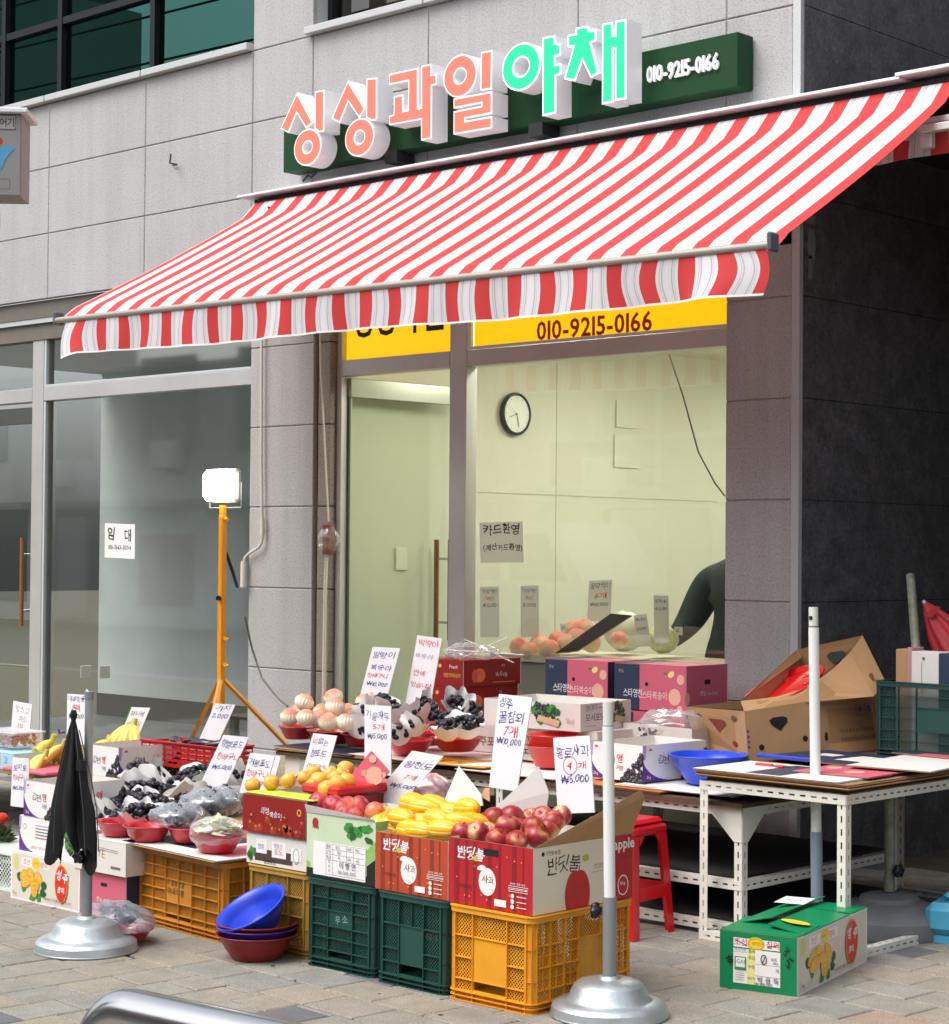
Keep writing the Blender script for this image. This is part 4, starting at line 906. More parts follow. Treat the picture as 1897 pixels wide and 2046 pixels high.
def gim_label(F): arc(F); F.ring(.16, .72, .012, .012, .002, leafg); [F.line(.45, .80-.09*i, .85, .80-.09*i, .004, PURL if i == 0 else ink_grey) for i in range(5)]; F.text('김천시 포도회', .32, .10, .014, ink_red, wid=.12)
carton('grape_carton', 'white and purple grape carton with a printed label, second in its stack at far left', (-7.20, 5.02, .213), .275, .34, .15, white_pr, None, closed=True, pf=gim_label, pr=lambda F: F.rect(0, 0, .2, 1, PUR))
carton('grape_carton', 'white and purple grape carton with a plastic film top, topmost of the far left stack', (-7.17, 5.02, .368), .275, .34, .155, white_pr, None, pf=lambda F: gimcheon(F), pr=lambda F: gimcheon(F, side=True))
# --- second row carton behind the grapes
carton('grape_carton', 'open white and purple grape carton with curved rim, standing behind the wrapped grapes', (-8.01, 5.95, .395), .28, .385, .165, white_pr, None, rz=0., pf=lambda F: gimcheon(F), pr=lambda F: gimcheon(F, side=True))
# ================================================================ slotted steel racks
rackw = mat('rack_white', '#dedbd2', .4, var=.03, vs=4, dirt=.12)
def strip(b, o, L, W, T, length, wid, pitch=.05, slot=.026, sw=.007, off=.5, th=.0022):
    """a punched steel strip: o origin, L along, W across, T thickness direction"""
    o, L, W, T = Vector(o), Vector(L), Vector(W), Vector(T)
    M_ = Matrix.Identity(4)
    for i in range(3): M_[i][0] = L[i]; M_[i][1] = W[i]; M_[i][2] = T[i]; M_[i][3] = o[i]
    y0 = wid*off-sw/2; y1 = y0+sw; n = int(length/pitch); s0 = (length-n*pitch)/2
    b.box((0, 0, 0), (length, y0, th), rackw, M_); b.box((0, y1, 0), (length, wid, th), rackw, M_)
    x = 0
    for k in range(n+1):
        e = s0+k*pitch+(pitch-slot)/2 if k < n else length
        b.box((x, y0, 0), (min(e, length), y1, th), rackw, M_); x = e+slot
def angle(root, name, o, L, W1, W2, length, wid=.038, pitch=.05):      # L section: flanges along W1 and W2
    b = MB(); strip(b, o, L, W1, W2, length, wid, pitch)
    o2 = Vector(o)+Vector(W2)*.0022; strip(b, o2, L, W2, W1, length, wid-.0022, pitch, off=.55); return b.build(name, root)
def rack(root, x0, x1, y0, y1, h, mids=(), rails=(), gus=True, posts=None):
    X_, Y_, Z_ = Vector((1, 0, 0)), Vector((0, 1, 0)), Vector((0, 0, 1)); g = .003
    for x, sx in ((x0, 1), (x1, -1)):
        for y, sy in ((y0, 1), (y1, -1)): angle(root, 'leg', (x, y, 0), Z_, X_*sx, Y_*sy, h-.001)
    for x in mids:
        for y, sy in ((y0, 1), (y1, -1)): angle(root, 'leg', (x, y, 0), Z_, X_, Y_*sy, h-.001)
    for z, dz in [(h, -1)]+list(rails):
        for y, sy in ((y0-g, 1), (y1+g, -1)): angle(root, 'rail', (x0, y, z), X_, Z_*dz, Y_*sy, x1-x0)
        for x, sx in ((x0-g, 1), (x1+g, -1)): angle(root, 'rail', (x, y0, z), Y_, Z_*dz, X_*sx, y1-y0)
    if gus:
        for x, sx in ((x0, 1), (x1, -1)):
            for ax in (0, 1):
                b = MB()
                q = [(0, 0), (.15, 0), (.15, -.035), (.038, -.14), (0, -.14)]
                if ax == 0: b.slab([(x+sx*a, y0-.0035, h+c) for a, c in q], (0, -1, 0), .002, rackw)
                else: b.slab([(x-sx*.0035, y0+a, h+c) for a, c in q], (-sx, 0, 0), .002, rackw)
                b.build('corner_gusset', root)
ply = mat('dark_plywood', '#4d3a2a', .8, var=.25, vs=6); ply2 = mat('shelf_dark', '#221d1a', .85, var=.2, vs=6)
tb = thing('long_display_table', 'long white slotted steel table along the shop window with two low shelves', 'table', (0, 0, 0))
TX0, TX1, TY0, TY1, TZ = -7.42, -4.66, 6.53, 7.70, .53
rack(tb, TX0, TX1, TY0, TY1, TZ, mids=(-6.0,), rails=((.235, -1), (.06, -1)))
b = MB(); b.box((TX0-.04, TY0-.03, TZ+.001), (TX1+.02, TY1+.05, TZ+.018), ply); b.build('table_top', tb)
b = MB(); b.box((TX0+.04, TY0+.04, .237), (TX1-.04, TY1-.04, .247), ply2); b.build('shelf', tb)
b = MB(); b.box((TX0+.04, TY0+.04, .062), (TX1-.04, TY1-.04, .072), ply2); b.build('shelf', tb)
nt_ = MB(); F = Face(nt_, (-7.30, 6.515, .42), (.26, 0, 0), (0, 0, .11), .0005); F.rect(0, 0, 1, 1, mat('grey_paper', '#a7ada6', .7)); F.text('검정 봉투', .12, .55, .032, ink_grey, wob=.05); F.text('(50원)', .12, .12, .032, ink_grey, wob=.05)
tag(nt_.build('paper_note'), 'grey handwritten paper note taped to the table rail', 'note')
rc = thing('small_rack', 'low white slotted steel rack standing in front of the dark stone wall', 'rack', (0, 0, 0))
rack(rc, -4.81, -4.125, 6.45, 7.95, .635, rails=((.035, -1),), gus=False)
b = MB(); b.box((-4.79, 6.47, .636), (-4.14, 7.93, .65), ply); b.build('rack_top', rc)
# loose cardboard
def sheet(label, cx, cy, z, w, d, rz, m, t=.004, prints=None, group='flattened cartons laid on the tables', name='cardboard_sheet', tilt=0):
    th = thing(name, label, 'cardboard', (cx, cy, z), rz, group); th.rotation_euler = (tilt, 0, rz); b = MB(); t > .01 or b.box((-w/2, -d/2, 0), (w/2, d/2, t), m)
    if t > .01:
        b = MB(); n_ = int(t/.0042); r_ = random.Random(label)
        for i in range(n_):
            dx, dy = (r_.uniform(-.012, .012), r_.uniform(-.010, .010)) if i < n_-1 else (0, 0); z0 = t*i/n_+.0004; z1_ = t*(i+1)/n_-.0006; q_ = (m, kraft, kraft_in)[r_.randint(0, 2)] if i < n_-1 else m
            b.box((-w/2+dx, -d/2+dy, z0), (w/2+dx, d/2+dy, z1_ if i < n_-1 else t), q_); b.box((-w/2+dx+.001, -d/2+dy-.0006, z0+.0009), (w/2+dx-.001, -d/2+dy+.001, z1_-.0009), mat('flute_shadow', '#6b5236', .9))
    else: b.box((-w/2+.0005, -d/2-.0004, .0006), (w/2-.0005, -d/2+.001, t-.0006), board_edge)
    b.build('board', th)
    if prints:
        p = MB(); prints(Face(p, (-w/2, -d/2, t), (w, 0, 0), (0, d, 0))); p.build('print', th)
    return th
sheet('brown cardboard sheets under the peaches at the left end of the table', -7.05, 6.95, TZ+.020, .86, .88, .03, kraft, .016)
sheet('dark blue printed cardboard edge beneath the peach bowls', -7.20, 6.68, TZ+.037, .60, .34, -.05, NAV, .004)
sheet('pale pink cardboard sheet beneath the middle grape bowls', -6.62, 6.88, TZ+.038, .66, .74, -.04, mat('pale_pink_board', '#e5c9c9', .7), .004)
sheet('brown cardboard layer under the red carton stack', -6.35, 7.25, TZ+.020, .5, .7, .02, kraft, .016)
sheet('yellow printed cardboard sheet sticking out over the table edge', -6.30, 6.62, TZ+.043, .44, .26, .10, mat('yellow_board', '#d9962c', .6, var=.05), .004, lambda F: (F.text('포도', .2, .3, .08, ink_black, off=.01), F.poly([(.6, 0), (1, .3), (1, 1), (.75, 1)], white_pr)))
sheet('white cardboard sheet behind the tall price card on the table', -5.93, 6.74, TZ+.030, .58, .5, .02, mat('offwhite_board', '#dcd3d0', .7), .004)
sheet('orange and brown cardboard layer at the right end of the long table', -5.35, 6.78, TZ+.020, .62, .56, -.02, mat('orange_board', '#b9713f', .7, var=.08), .012)
sheet('white carton flap with a red oval print, lying in front of the purple grape carton', -5.03, 6.74, TZ+.034, .60, .42, .05, white_pr, .004, lambda F: (F.ell(.5, .62, .10, .05, redp), F.ell(.5, .62, .085, .038, white_pr), F.text('복숭아', .4, .56, .04, redp), F.rect(.0, .02, .35, .08, mat('yellow_board', '#d9962c'))))
sheet('thick stack of flattened brown cartons on top of the small rack', -4.47, 7.15, .652, .72, 1.42, 0, mat('stack_brown', '#8b6f52', .85, var=.1, vs=10), .022)
sheet('white flattened carton at the front edge of the rack stack', -4.50, 6.64, .676, .68, .40, .0, white_in, .006, lambda F: (F.rect(.35, .05, .6, .95, mat('dark_slate', '#3b4252', .5)),))
sheet('pink flattened carton on the front right of the rack stack', -4.31, 6.82, .684, .34, .42, .05, PNK, .005, lambda F: (F.ell(.6, .3, .04, .05, mat('print_peach', '#e9b39c', .5)), F.ell(.2, .5, .03, .04, MATS['print_peach'])))
sheet('navy flattened carton with a white label across the rack stack', -4.55, 7.12, .691, .58, .44, -.06, NAV, .005, lambda F: (F.rect(.5, .3, .95, .75, white_in), F.rect(.2, .5, .38, .7, white_in)))
sheet('white flattened carton overhanging the right of the rack stack', -4.22, 7.20, .698, .36, .72, .10, white_in, .006)
sheet('pink and navy flattened carton at the back of the rack stack', -4.25, 7.55, .706, .40, .45, -.1, PNK, .005, lambda F: (F.rect(0, 0, .3, 1, NAV),))
# left plank table on crates
lt = thing('plank_table', 'rough wooden plank table behind the left boxes, carrying bananas and berries', 'table', (-8.9, 6.35, 0))
b = MB(); b.box((-2.2, -.32, .335), (1.5, .75, .355), mat('old_plywood', '#8a7558', .8, var=.2, vs=5)); b.build('table_top', lt)
b = MB(); b.box((.9, -.05, .40), (2.3, 1.0, .425), mat('weathered_board', '#8f8468', .85, var=.15, vs=5)); b.build('table_top', lt)
for x, y in ((-2.1, .7), (-.2, .7), (1.4, .7), (2.2, .9), (1.4, -.2)):
    b = MB(); b.box((x-.025, y-.025, 0), (x+.025, y+.025, .333), rackw); b.build('leg', lt)
crate('dark green plastic crate under the plank table at the far left edge', CG, (-8.05, 6.06, 0), .5, .36, .33, ((1, 1, 1, 1), (.9, .9, .5), ('pppp', 'pppp', 'pppp')), gs)
crate('dark green plastic crate in shadow behind the stacked grape cartons', CG, (-7.50, 6.06, 0), .5, .36, .33, ((1, 1, 1, 1), (.9, .9, .5), ('pppp', 'pppp', 'pppp')), gs)
# cartons on the long table
ZT = TZ+.030
def star(F):      # navy and pink peach carton, front
    pr_ = mat('print_peach', '#e9b39c', .5)
    F.rect(0, 0, .36, 1, NAV); F.text('스타영천', .13, .27, .042, white_pr, off=.01, wid=.115); F.text('햇살', .06, .80, .018, mat('print_tan', '#b9a489', .5), wob=.06)
    F.text('스타복숭아', .40, .25, .040, mat('pale_pink_ink', '#f3d8d4', .5), off=.01, wid=.15); F.ell(.46, .58, .010, .010, MATS['hole_dark'])
    F.ell(.85, .33, .036, .040, pr_, 18); F.ell(.93, .72, .022, .024, pr_); F.ell(.80, .82, .020, .014, mat('print_cream', '#efd98f', .5), rot=.5); F.ell(.92, .08, .016, .016, pr_); F.ell(.72, .84, .012, .006, leafg)
def star_side(F): F.rect(.44, .60, .58, .70, MATS['hole_dark']); F.text('햇살', .34, .34, .026, white_pr, wob=.08); F.text('복숭아 영농조합', .50, .36, .012, white_pr); F.ell(.03, .3, .02, .03, MATS['print_peach'])
def star_top(F): F.rect(0, 0, .30, 1, NAV); F.text('복숭아', .34, .3, .05, mat('pale_pink_ink', '#f3d8d4', .5)); F.ell(.8, .5, .04, .03, MATS['print_peach'])
def star2(F): F.rect(0, 0, .30, 1, NAV); F.ell(.72, .5, .014, .02, MATS['print_cream']); F.ell(.9, .3, .03, .035, MATS['print_peach'])
pc = dict(mf=PNK, mr=PNK, mt=PNK, closed=True)
carton('peach_carton_upper', 'pink and navy peach carton with hand hole, upper one nearest the stone pier', (-5.62, 7.42, .80), .43, .33, .215, pf=star, pr=star_side, pt=star_top, **pc)
carton('peach_carton_lower', 'pink peach carton underneath the upper one beside the brown banana box', (-5.615, 7.40, .575), .43, .34, .215, pf=star2, pr=star_side, **pc)
carton('peach_carton_upper', 'pink and navy peach carton, left one of the upper pair against the window', (-6.10, 7.43, .80), .40, .33, .215, pf=star, pr=lambda F: F.rect(0, 0, 1, 1, NAV), pt=star_top, **pc)
carton('peach_carton_lower', 'pink peach carton hidden under the left one of the upper pair', (-6.10, 7.42, .575), .40, .34, .215, pf=star2, pr=lambda F: F.rect(0, 0, 1, 1, NAV), **pc)
MAR = mat('carton_wine', '#8e1d22', .4, var=.05, vs=5); ppr = mat('print_nectarine', '#d97a52', .4, var=.15, vs=30); gld = mat('print_gold_text', '#e2b54a', .4)
def wine_front(F): F.text('복숭아', .05, .22, .040, white_pr, off=.015, wob=.08, wid=.13); F.text('햇살', .35, .70, .016, white_pr); F.ell(.52, .78, .012, .010, gld); F.text('Peach', .72, .70, .018, white_pr); F.text('명품의약복숭아', .60, .34, .022, gld, wid=.12)
def wine_side(F): F.ell(.28, .42, .044, .036, ppr, 18); F.ell(.20, .40, .024, .034, mat('print_nect2', '#c95f42', .4), 14); F.text('복숭아', .55, .30, .030, white_pr, wob=.08, wid=.09); F.text('햇살', .66, .72, .012, white_pr); F.line(.5, .12, .9, .12, .003, gld)
for k, (dx, lb) in enumerate(((0, 'wine red nectarine carton, lowest of the three stacked beside the peaches'), (-.012, 'wine red nectarine carton, middle one of the stack of three'), (.006, 'wine red nectarine carton, top of the stack of three under clear film'))):
    carton('nectarine_box', lb, (-6.93+dx, 7.28, .585+.137*k), .34, .44, .131, mf=MAR, mr=MAR, mt=MAR, closed=True, pf=wine_front, pr=wine_side)
WG = mat('carton_greywhite', '#d3c9c6', .6, var=.05, vs=6)
def grapefront(F):
    for i in range(16): rd = random.Random(i+5); blob(F, .50+.28*rd.random(), .25+.62*rd.random(), .026, leafg if i % 3 else leafd, 9, i)
    grapes(F, .54, .35, .74, .92, 46, .007, 8); F.poly([(.56, .30), (.78, .12), (.80, .34), (.58, .52)], mat('print_crate', '#c9a585', .6)); F.text('샤', .22, .35, .05, ink_black, wob=.06, off=-.01); F.line(.38, .88, .48, .88, .003, ink_grey); F.text('5kg', .86, .25, .03, mat('print_tan', '#b9a489'), wob=.05)
def grapeside(F):
    F.text('검트포도', .10, .72, .028, ink_grey, wob=.05); F.text('모서포도', .10, .34, .036, ink_black, off=.01, wid=.15); F.line(.1, .18, .3, .18, .002, ink_grey); F.line(.35, .82, .6, .86, .003, ink_grey)
    for i in range(12): rd = random.Random(i+25); blob(F, .62+.28*rd.random(), .3+.58*rd.random(), .024, leafg if i % 3 else leafd, 9, i)
    grapes(F, .66, .35, .86, .9, 36, .007, 8); F.poly([(.66, .30), (.86, .16), (.88, .38), (.68, .5)], MATS['print_crate'])
def myungsil(F): F.text('명실상주', .30, .62, .03, brn, off=.01); F.line(.06, .8, .22, .8, .006, MATS['print_tan']); F.line(.06, .7, .22, .7, .006, MATS['print_tan']); [blob(F, .9, .5, .02, leafg, 8, 2)]; grapes(F, .8, .3, .98, .7, 16, .008, 2); F.text('포도', .1, .2, .04, ink_black)
carton('open_grape_carton', 'open shallow white grape carton with grape pictures, on top of a similar white carton', (-5.79, 6.86, .735), .56, .40, .125, WG, WG, rz=radians(4), pf=grapefront, pr=grapeside)
carton('lower_grape_carton', 'white grape carton with brown lettering supporting the open shallow one', (-5.74, 6.92, .575), .56, .36, .155, WG, WG, closed=True, pf=myungsil, pr=myungsil)
carton('small_grape_carton', 'white grape carton with bold black letters behind the rightmost grape bowl', (-6.33, 7.05, .575), .38, .30, .145, WG, WG, closed=True, pf=lambda F: (F.text('명실', .18, .60, .036, brn, off=.02), F.text('상주포도', .18, .2, .05, brn, off=.03, wid=.2)))
carton('film_carton', 'shallow white carton full of crumpled clear plastic bags, left of the brown banana box', (-5.38, 7.15, .66), .42, .34, .10, WG, WG, rz=radians(-4), pf=lambda F: (grapes(F, .1, .2, .5, .8, 24, .008, 2),))
carton('film_carton_support', 'plain white carton beneath the tray of plastic bags', (-5.38, 7.2, .575), .4, .3, .08, WG, WG, closed=True)
carton('purple_grape_carton', 'open white and purple grape carton beside the blue basket on the long table', (-5.225, 6.60, ZT+.016), .30, .42, .155, white_pr, None, rz=radians(-3), pf=lambda F: gimcheon(F), pr=lambda F: gimcheon(F, side=True))
# green-and-white carton on the pavement
GRN = mat('carton_green', (.0, .21, .075), .4, var=.06, vs=5)
def gfront(F):
    F.rect(.18, .74, .78, .90, white_pr); F.ell(.475, .82, .034, .024, yelp); F.ring(.475, .82, .030, .020, .002, mat('dark_yel', '#9a7a10', .5)); F.text('성주참외', .42, .80, .012, mat('dark_yel', '#9a7a10')); F.text('조선', .19, .77, .026, ink_red, off=.01); F.text('참외', .61, .77, .026, ink_red, off=.01)
    F.line(.20, .86, .36, .78, .003, ink_black); F.line(.62, .79, .76, .84, .003, ink_black)
    F.rect(.18, .12, .79, .72, white_pr); F.rect(.36, .12, .46, .72, mat('pale_yel', '#e2e08c', .5)); F.line(.18, .66, .36, .66, .0012, ink_grey); F.line(.46, .48, .79, .48, .0012, ink_grey); F.line(.46, .28, .79, .28, .0012, ink_grey)
    F.text('표시사항', .20, .68, .011, ink_grey); F.text('품목', .38, .655, .013, ink_grey); F.text('등급', .38, .545, .013, ink_grey); F.text('수량', .375, .39, .014, ink_grey); F.text('생산자', .365, .20, .011, ink_grey); F.text('개', .73, .37, .014, ink_black); F.text('보통', .67, .56, .012, ink_grey); F.text('10kg', .70, .495, .011, ink_grey)
    F.text('박 용 득', .50, .165, .022, ink_black, off=.01); F.text('010-9831-2507', .46, .125, .009, ink_black); F.ring(.58, .57, .012, .018, .003, ink_black, 14); F.line(.60, .63, .56, .50, .003, ink_black)
    F.rect(.20, .35, .35, .58, leafg); F.rect(.215, .40, .335, .565, white_pr); F.text('GAP', .225, .46, .014, leafd); [F.line(.21, .30-.04*i, .33, .30-.04*i, .0014, ink_grey) for i in range(4)]
    F.text('3', .82, .72, .030, ink_black, off=.01, wob=.1, rot=-.5); F.text('5', .85, .52, .036, ink_black, off=.01, wob=.1, rot=-.4); F.text('ㅎ', .11, .42, .03, ink_black, off=.02, rot=.4)
carton('green_melon_carton', 'green and white melon carton closed with loose flaps, alone on the pavement at right', (-3.93, 5.838, 0), .292, .72, .205, GRN, white_pr, mt=GRN, closed=False, rz=radians(12.5), pf=gfront, pr=lambda F: melon_front(F))
gmc = [o for o in COL.objects if o.name.startswith('green_melon_carton')][0]
flap(gmc, [(-.292, .003, .207), (-.001, .003, .207), (-.01, .25, .212), (-.29, .25, .216)], (0, 0, 1), GRN)
flap(gmc, [(-.292, .14, .209), (-.155, .16, .240), (-.16, .70, .236), (-.292, .72, .207)], (.1, 0, 1), GRN)
flap(gmc, [(0, .06, .207), (0, .52, .209), (-.15, .50, .222), (-.15, .10, .226)], (-.1, 0, 1), GRN)
flap(gmc, [(0, .55, .209), (0, .715, .208), (-.18, .70, .214), (-.17, .52, .219)], (0, 0, 1), GRN)
b = MB(); F = Face(b, (-.27, .45, .2375), (.11, .02, -.002), (-.01, .15, 0), .002); F.rect(0, 0, 1, 1, white_pr); F.line(.2, .5, .8, .5, .01, ink_grey)
F = Face(b, (-.14, .12, .2285), (.12, 0, -.01), (0, .14, 0), .002); F.ell(.5, .5, .055, .03, yelp); F.text('성주참외', .28, .46, .014, MATS['dark_yel']); b.build('print', gmc)
# ================================================================ fruit
_MC = {}
def inst(key, fn, name, parent=None, loc=None, rot=None, sc=None, label=None, cat=None, group=None):
    """object sharing one mesh per kind"""
    if key not in _MC:
        o = fn().build(name); _MC[key] = o.data
    else: o = bpy.data.objects.new(name, _MC[key]); COL.objects.link(o)
    if parent is not None: o.parent = parent
    if loc is not None: o.location = loc
    if rot is not None: o.rotation_euler = rot
    if sc is not None: o.scale = (sc,)*3 if not isinstance(sc, (tuple, list)) else sc
    if label: tag(o, label, cat, group)
    return o
def grad_mat(name, stops, rough=.4, scale=1., off=0., nz=.25, ns=3., axis=2, spec=.5, sss=.05, streak=0.):
    """colour by the fruit's own stem-to-base axis with broken blush"""
    m = mat(name, stops[0][1], rough, spec=spec, sss=sss); nt = m.node_tree; N = nt.nodes; L = nt.links; b = N['Principled BSDF']
    tc = N.new('ShaderNodeTexCoord'); sp = N.new('ShaderNodeSeparateXYZ'); L.new(tc.outputs['Object'], sp.inputs[0])
    oi = N.new('ShaderNodeObjectInfo'); n = N.new('ShaderNodeTexNoise'); n.noise_dimensions = '4D'; L.new(tc.outputs['Object'], n.inputs['Vector']); n.inputs['Scale'].default_value = ns/.04; n.inputs['Detail'].default_value = 5
    mw = N.new('ShaderNodeMath'); mw.operation = 'MULTIPLY'; mw.inputs[1].default_value = 50; L.new(oi.outputs['Random'], mw.inputs[0]); L.new(mw.outputs[0], n.inputs['W'])
    a = N.new('ShaderNodeMath'); a.operation = 'MULTIPLY_ADD'; a.inputs[1].default_value = scale; a.inputs[2].default_value = off-nz/2; L.new(sp.outputs[axis], a.inputs[0])
    c = N.new('ShaderNodeMath'); c.operation = 'MULTIPLY_ADD'; c.inputs[1].default_value = nz; L.new(n.outputs[0], c.inputs[0]); L.new(a.outputs[0], c.inputs[2])
    r = N.new('ShaderNodeValToRGB'); L.new(c.outputs[0], r.inputs[0]); e = r.color_ramp.elements
    e[0].position = stops[0][0]; e[0].color = lin(stops[0][1])+[1]; e[1].position = stops[-1][0]; e[1].color = lin(stops[-1][1])+[1]
    for p, h in stops[1:-1]: q = e.new(p); q.color = lin(h)+[1]
    L.new(r.outputs[0], b.inputs['Base Color']); return m
ap_m = grad_mat('apple_skin', [(.18, '#c9a35e'), (.34, '#ad4a3c'), (.50, '#8d1a26'), (.66, '#9c2a30'), (.80, '#b56a4a'), (.92, '#cbb068')], .34, 8.5, .48, 1.0, 1.1)
pe_m = grad_mat('peach_skin', [(.2, '#f3dfc0'), (.5, '#f0cbac'), (.68, '#e79f86'), (.88, '#da7866')], .75, 8, .46, .6, 1.2, sss=.1)
ne_m = grad_mat('nectarine_skin', [(.25, '#e39a5e'), (.42, '#dd6f55'), (.6, '#cf4440'), (.8, '#9c2038')], .35, 7, .5, .9, 1.2)
pl_m = grad_mat('yellow_plum_skin', [(.22, '#d9762f'), (.42, '#e6a23c'), (.62, '#e8b44e'), (.85, '#cf5f3a')], .4, 6, .5, 1.0, 1.2)
foam = mat('foam_net', '#f4ead2', .8, sss=.1); stemm = mat('stem_brown', '#5a4632', .8); stem_g = mat('stem_green', '#7d8a3c', .6)
def apple_mesh():
    b = MB(); R_ = .043; pr = []
    for i in range(13):
        t = pi*i/12; r = R_*sin(t)*(1+.06*cos(t)); z = -R_*.92*cos(t)*(1-.28*math.exp(-(r/.016)**2))
        pr.append((max(r, .0006), z))
    b.lathe(pr, ap_m, 18, wob=lambda t, i: 1+.018*sin(5*t+.5)); b.tube([(0, 0, .028), (.003, .002, .040)], .0015, stemm, 5); return b
def ball_mesh(R_, m, crease=.06, sz=.95, seg=18):
    def f():
        b = MB(); pr = []
        for i in range(12):
            t = pi*i/11; r = R_*sin(t); z = -R_*sz*cos(t)*(1-.15*math.exp(-(r/(R_*.3))**2)*(cos(t) < 0)); pr.append((max(r, .0005), z))
        b.lathe(pr, m, seg, wob=lambda t, i: 1-crease*math.exp(-((t-pi)/.28)**2)*(1 if i > 2 else .4)); return b
    return f
def net_mesh():
    b = MB(); seg = 72; R_ = .0475; vs = []; n = 8
    for i in range(n):
        a = -pi/2+(pi/2+.42)*i/(n-1)
        for k in range(seg):
            t = 2*pi*k/seg; q = 1+(.05*cos(18*t) if i > 2 else .0)*min(1, (i-2)/3); z = .95*sin(a)
            if i == n-1: z += .10*cos(18*t)-.05
            vs.append((R_*cos(a)*q*cos(t), R_*cos(a)*q*sin(t), R_*z))
    b.add(vs, [(i*seg+k, i*seg+(k+1) % seg, (i+1)*seg+(k+1) % seg, (i+1)*seg+k) for i in range(n-1) for k in range(seg)], foam, True); return b
def melon_mesh():
    b = MB(); n = 16; sg = 60; L_ = .072; R_ = .042; vs = []; yl = mat('melon_yellow', '#edb112', .35, var=.12, vs=30, sss=.05); wl_ = mat('melon_groove', '#f2d98a', .45)
    for i in range(n+1):
        t = pi*i/n
        for k in range(sg):
            p = 2*pi*k/sg; q = 1-.045*max(0, cos(10*p))**3*sin(t); r = max(.0006, R_*sin(t)**.85*q*(1+.08*cos(t)))
            vs.append((-L_*cos(t), r*cos(p), r*sin(p)))
    for i in range(n):
        for k in range(sg):
            b.add([vs[i*sg+k], vs[(i+1)*sg+k], vs[(i+1)*sg+(k+1) % sg], vs[i*sg+(k+1) % sg]], [(0, 1, 2, 3)], wl_ if False else yl, False)
    # weld so shading is smooth
    b2 = MB(); b2.v = vs; b2.mats = [yl, wl_]
    for i in range(n):
        for k in range(sg):
            b2.f.append((i*sg+k, (i+1)*sg+k, (i+1)*sg+(k+1) % sg, i*sg+(k+1) % sg)); b2.m.append(1 if (k % 6 == 0 and 1 < i < n-2) else 0); b2.s.append(True)
    b2.tube([(-.070, 0, 0), (-.080, .002, .003)], .003, stem_g, 5); return b2
def rrot(rd, tilt=.5): return (rd.uniform(-tilt, tilt), rd.uniform(-tilt, tilt), rd.uniform(0, 6.28))
rd = random.Random(11)
# apples in the red carton: readings in the crop, with distance plane
for k, (x, y, Y_) in enumerate([(240, 235, 5.07), (345, 235, 5.09), (500, 290, 5.05), (640, 300, 5.05), (420, 245, 5.14), (545, 245, 5.16), (690, 235, 5.17), (300, 215, 5.19), (475, 125, 5.24), (575, 190, 5.12), (755, 195, 5.15), (600, 115, 5.28), (830, 120, 5.33), (905, 160, 5.24), (965, 110, 5.38), (870, 210, 5.22), (790, 265, 5.14), (640, 215, 5.26), (745, 130, 5.36), (400, 170, 5.34), (690, 150, 5.42)]):
    rt = (rd.uniform(-.9, .9), rd.uniform(-.9, .9), rd.uniform(0, 6)) if k not in (1, 14, 12) else (.9, .15, .2)
    inst('apple', apple_mesh, 'apple', None, PY(*z6(x, y), Y_), rt, rd.uniform(.92, 1.08), 'one of the red apples with yellow streaks heaped in the red and cream carton', 'apple', 'apples in the red carton')
z3 = zm(450, 1250, 500/1848); z1 = zm(0, 1250, 500/1848); zL = zm(0, 1380, 260/1848)
for k, (x, y, Y_, a, b_) in enumerate([(1305, 1425, 5.09, -.15, .0), (1575, 1435, 5.09, -.1, .05), (1150, 1440, 5.14, -1.0, .3), (1745, 1460, 5.12, .5, .1), (1480, 1355, 5.24, .3, .1), (1395, 1320, 5.28, -.2, .0), (1620, 1510, 5.06, .3, 0), (1450, 1520, 5.06, .1, 0), (1370, 1520, 5.07, -.3, 0), (1500, 1480, 5.14, .4, .3), (1790, 1350, 5.22, -.25, -.1), (1820, 1460, 5.16, .9, .1), (1540, 1330, 5.30, .2, .1), (1700, 1400, 5.3, .4, .2), (1250, 1500, 5.1, .4, .2)]):
    inst('melon', melon_mesh, 'melon', None, PY(*z3(x, y), Y_), (rd.uniform(0, 6), b_, a), rd.uniform(.92, 1.06), 'one of the yellow striped melons piled in the orange-red carton', 'melon', 'yellow melons in the carton')
for k, (x, y, Y_) in enumerate([(690, 1310, 5.12), (800, 1330, 5.11), (860, 1365, 5.12), (960, 1395, 5.08), (1105, 1375, 5.12), (995, 1325, 5.22), (880, 1400, 5.06), (745, 1290, 5.22), (905, 1335, 5.2)]):
    inst('nectarine', ball_mesh(.040, ne_m), 'nectarine', None, PY(*z3(x, y), Y_), rrot(rd, 1.2), rd.uniform(.9, 1.1), 'one of the red and orange nectarines in the pale green carton', 'nectarine', 'nectarines in the pale green carton')
lime = mat('lime_tray', '#b9cf3f', .5); redpl = mat('red_plastic', '#c8232b', .3, sss=.02); 
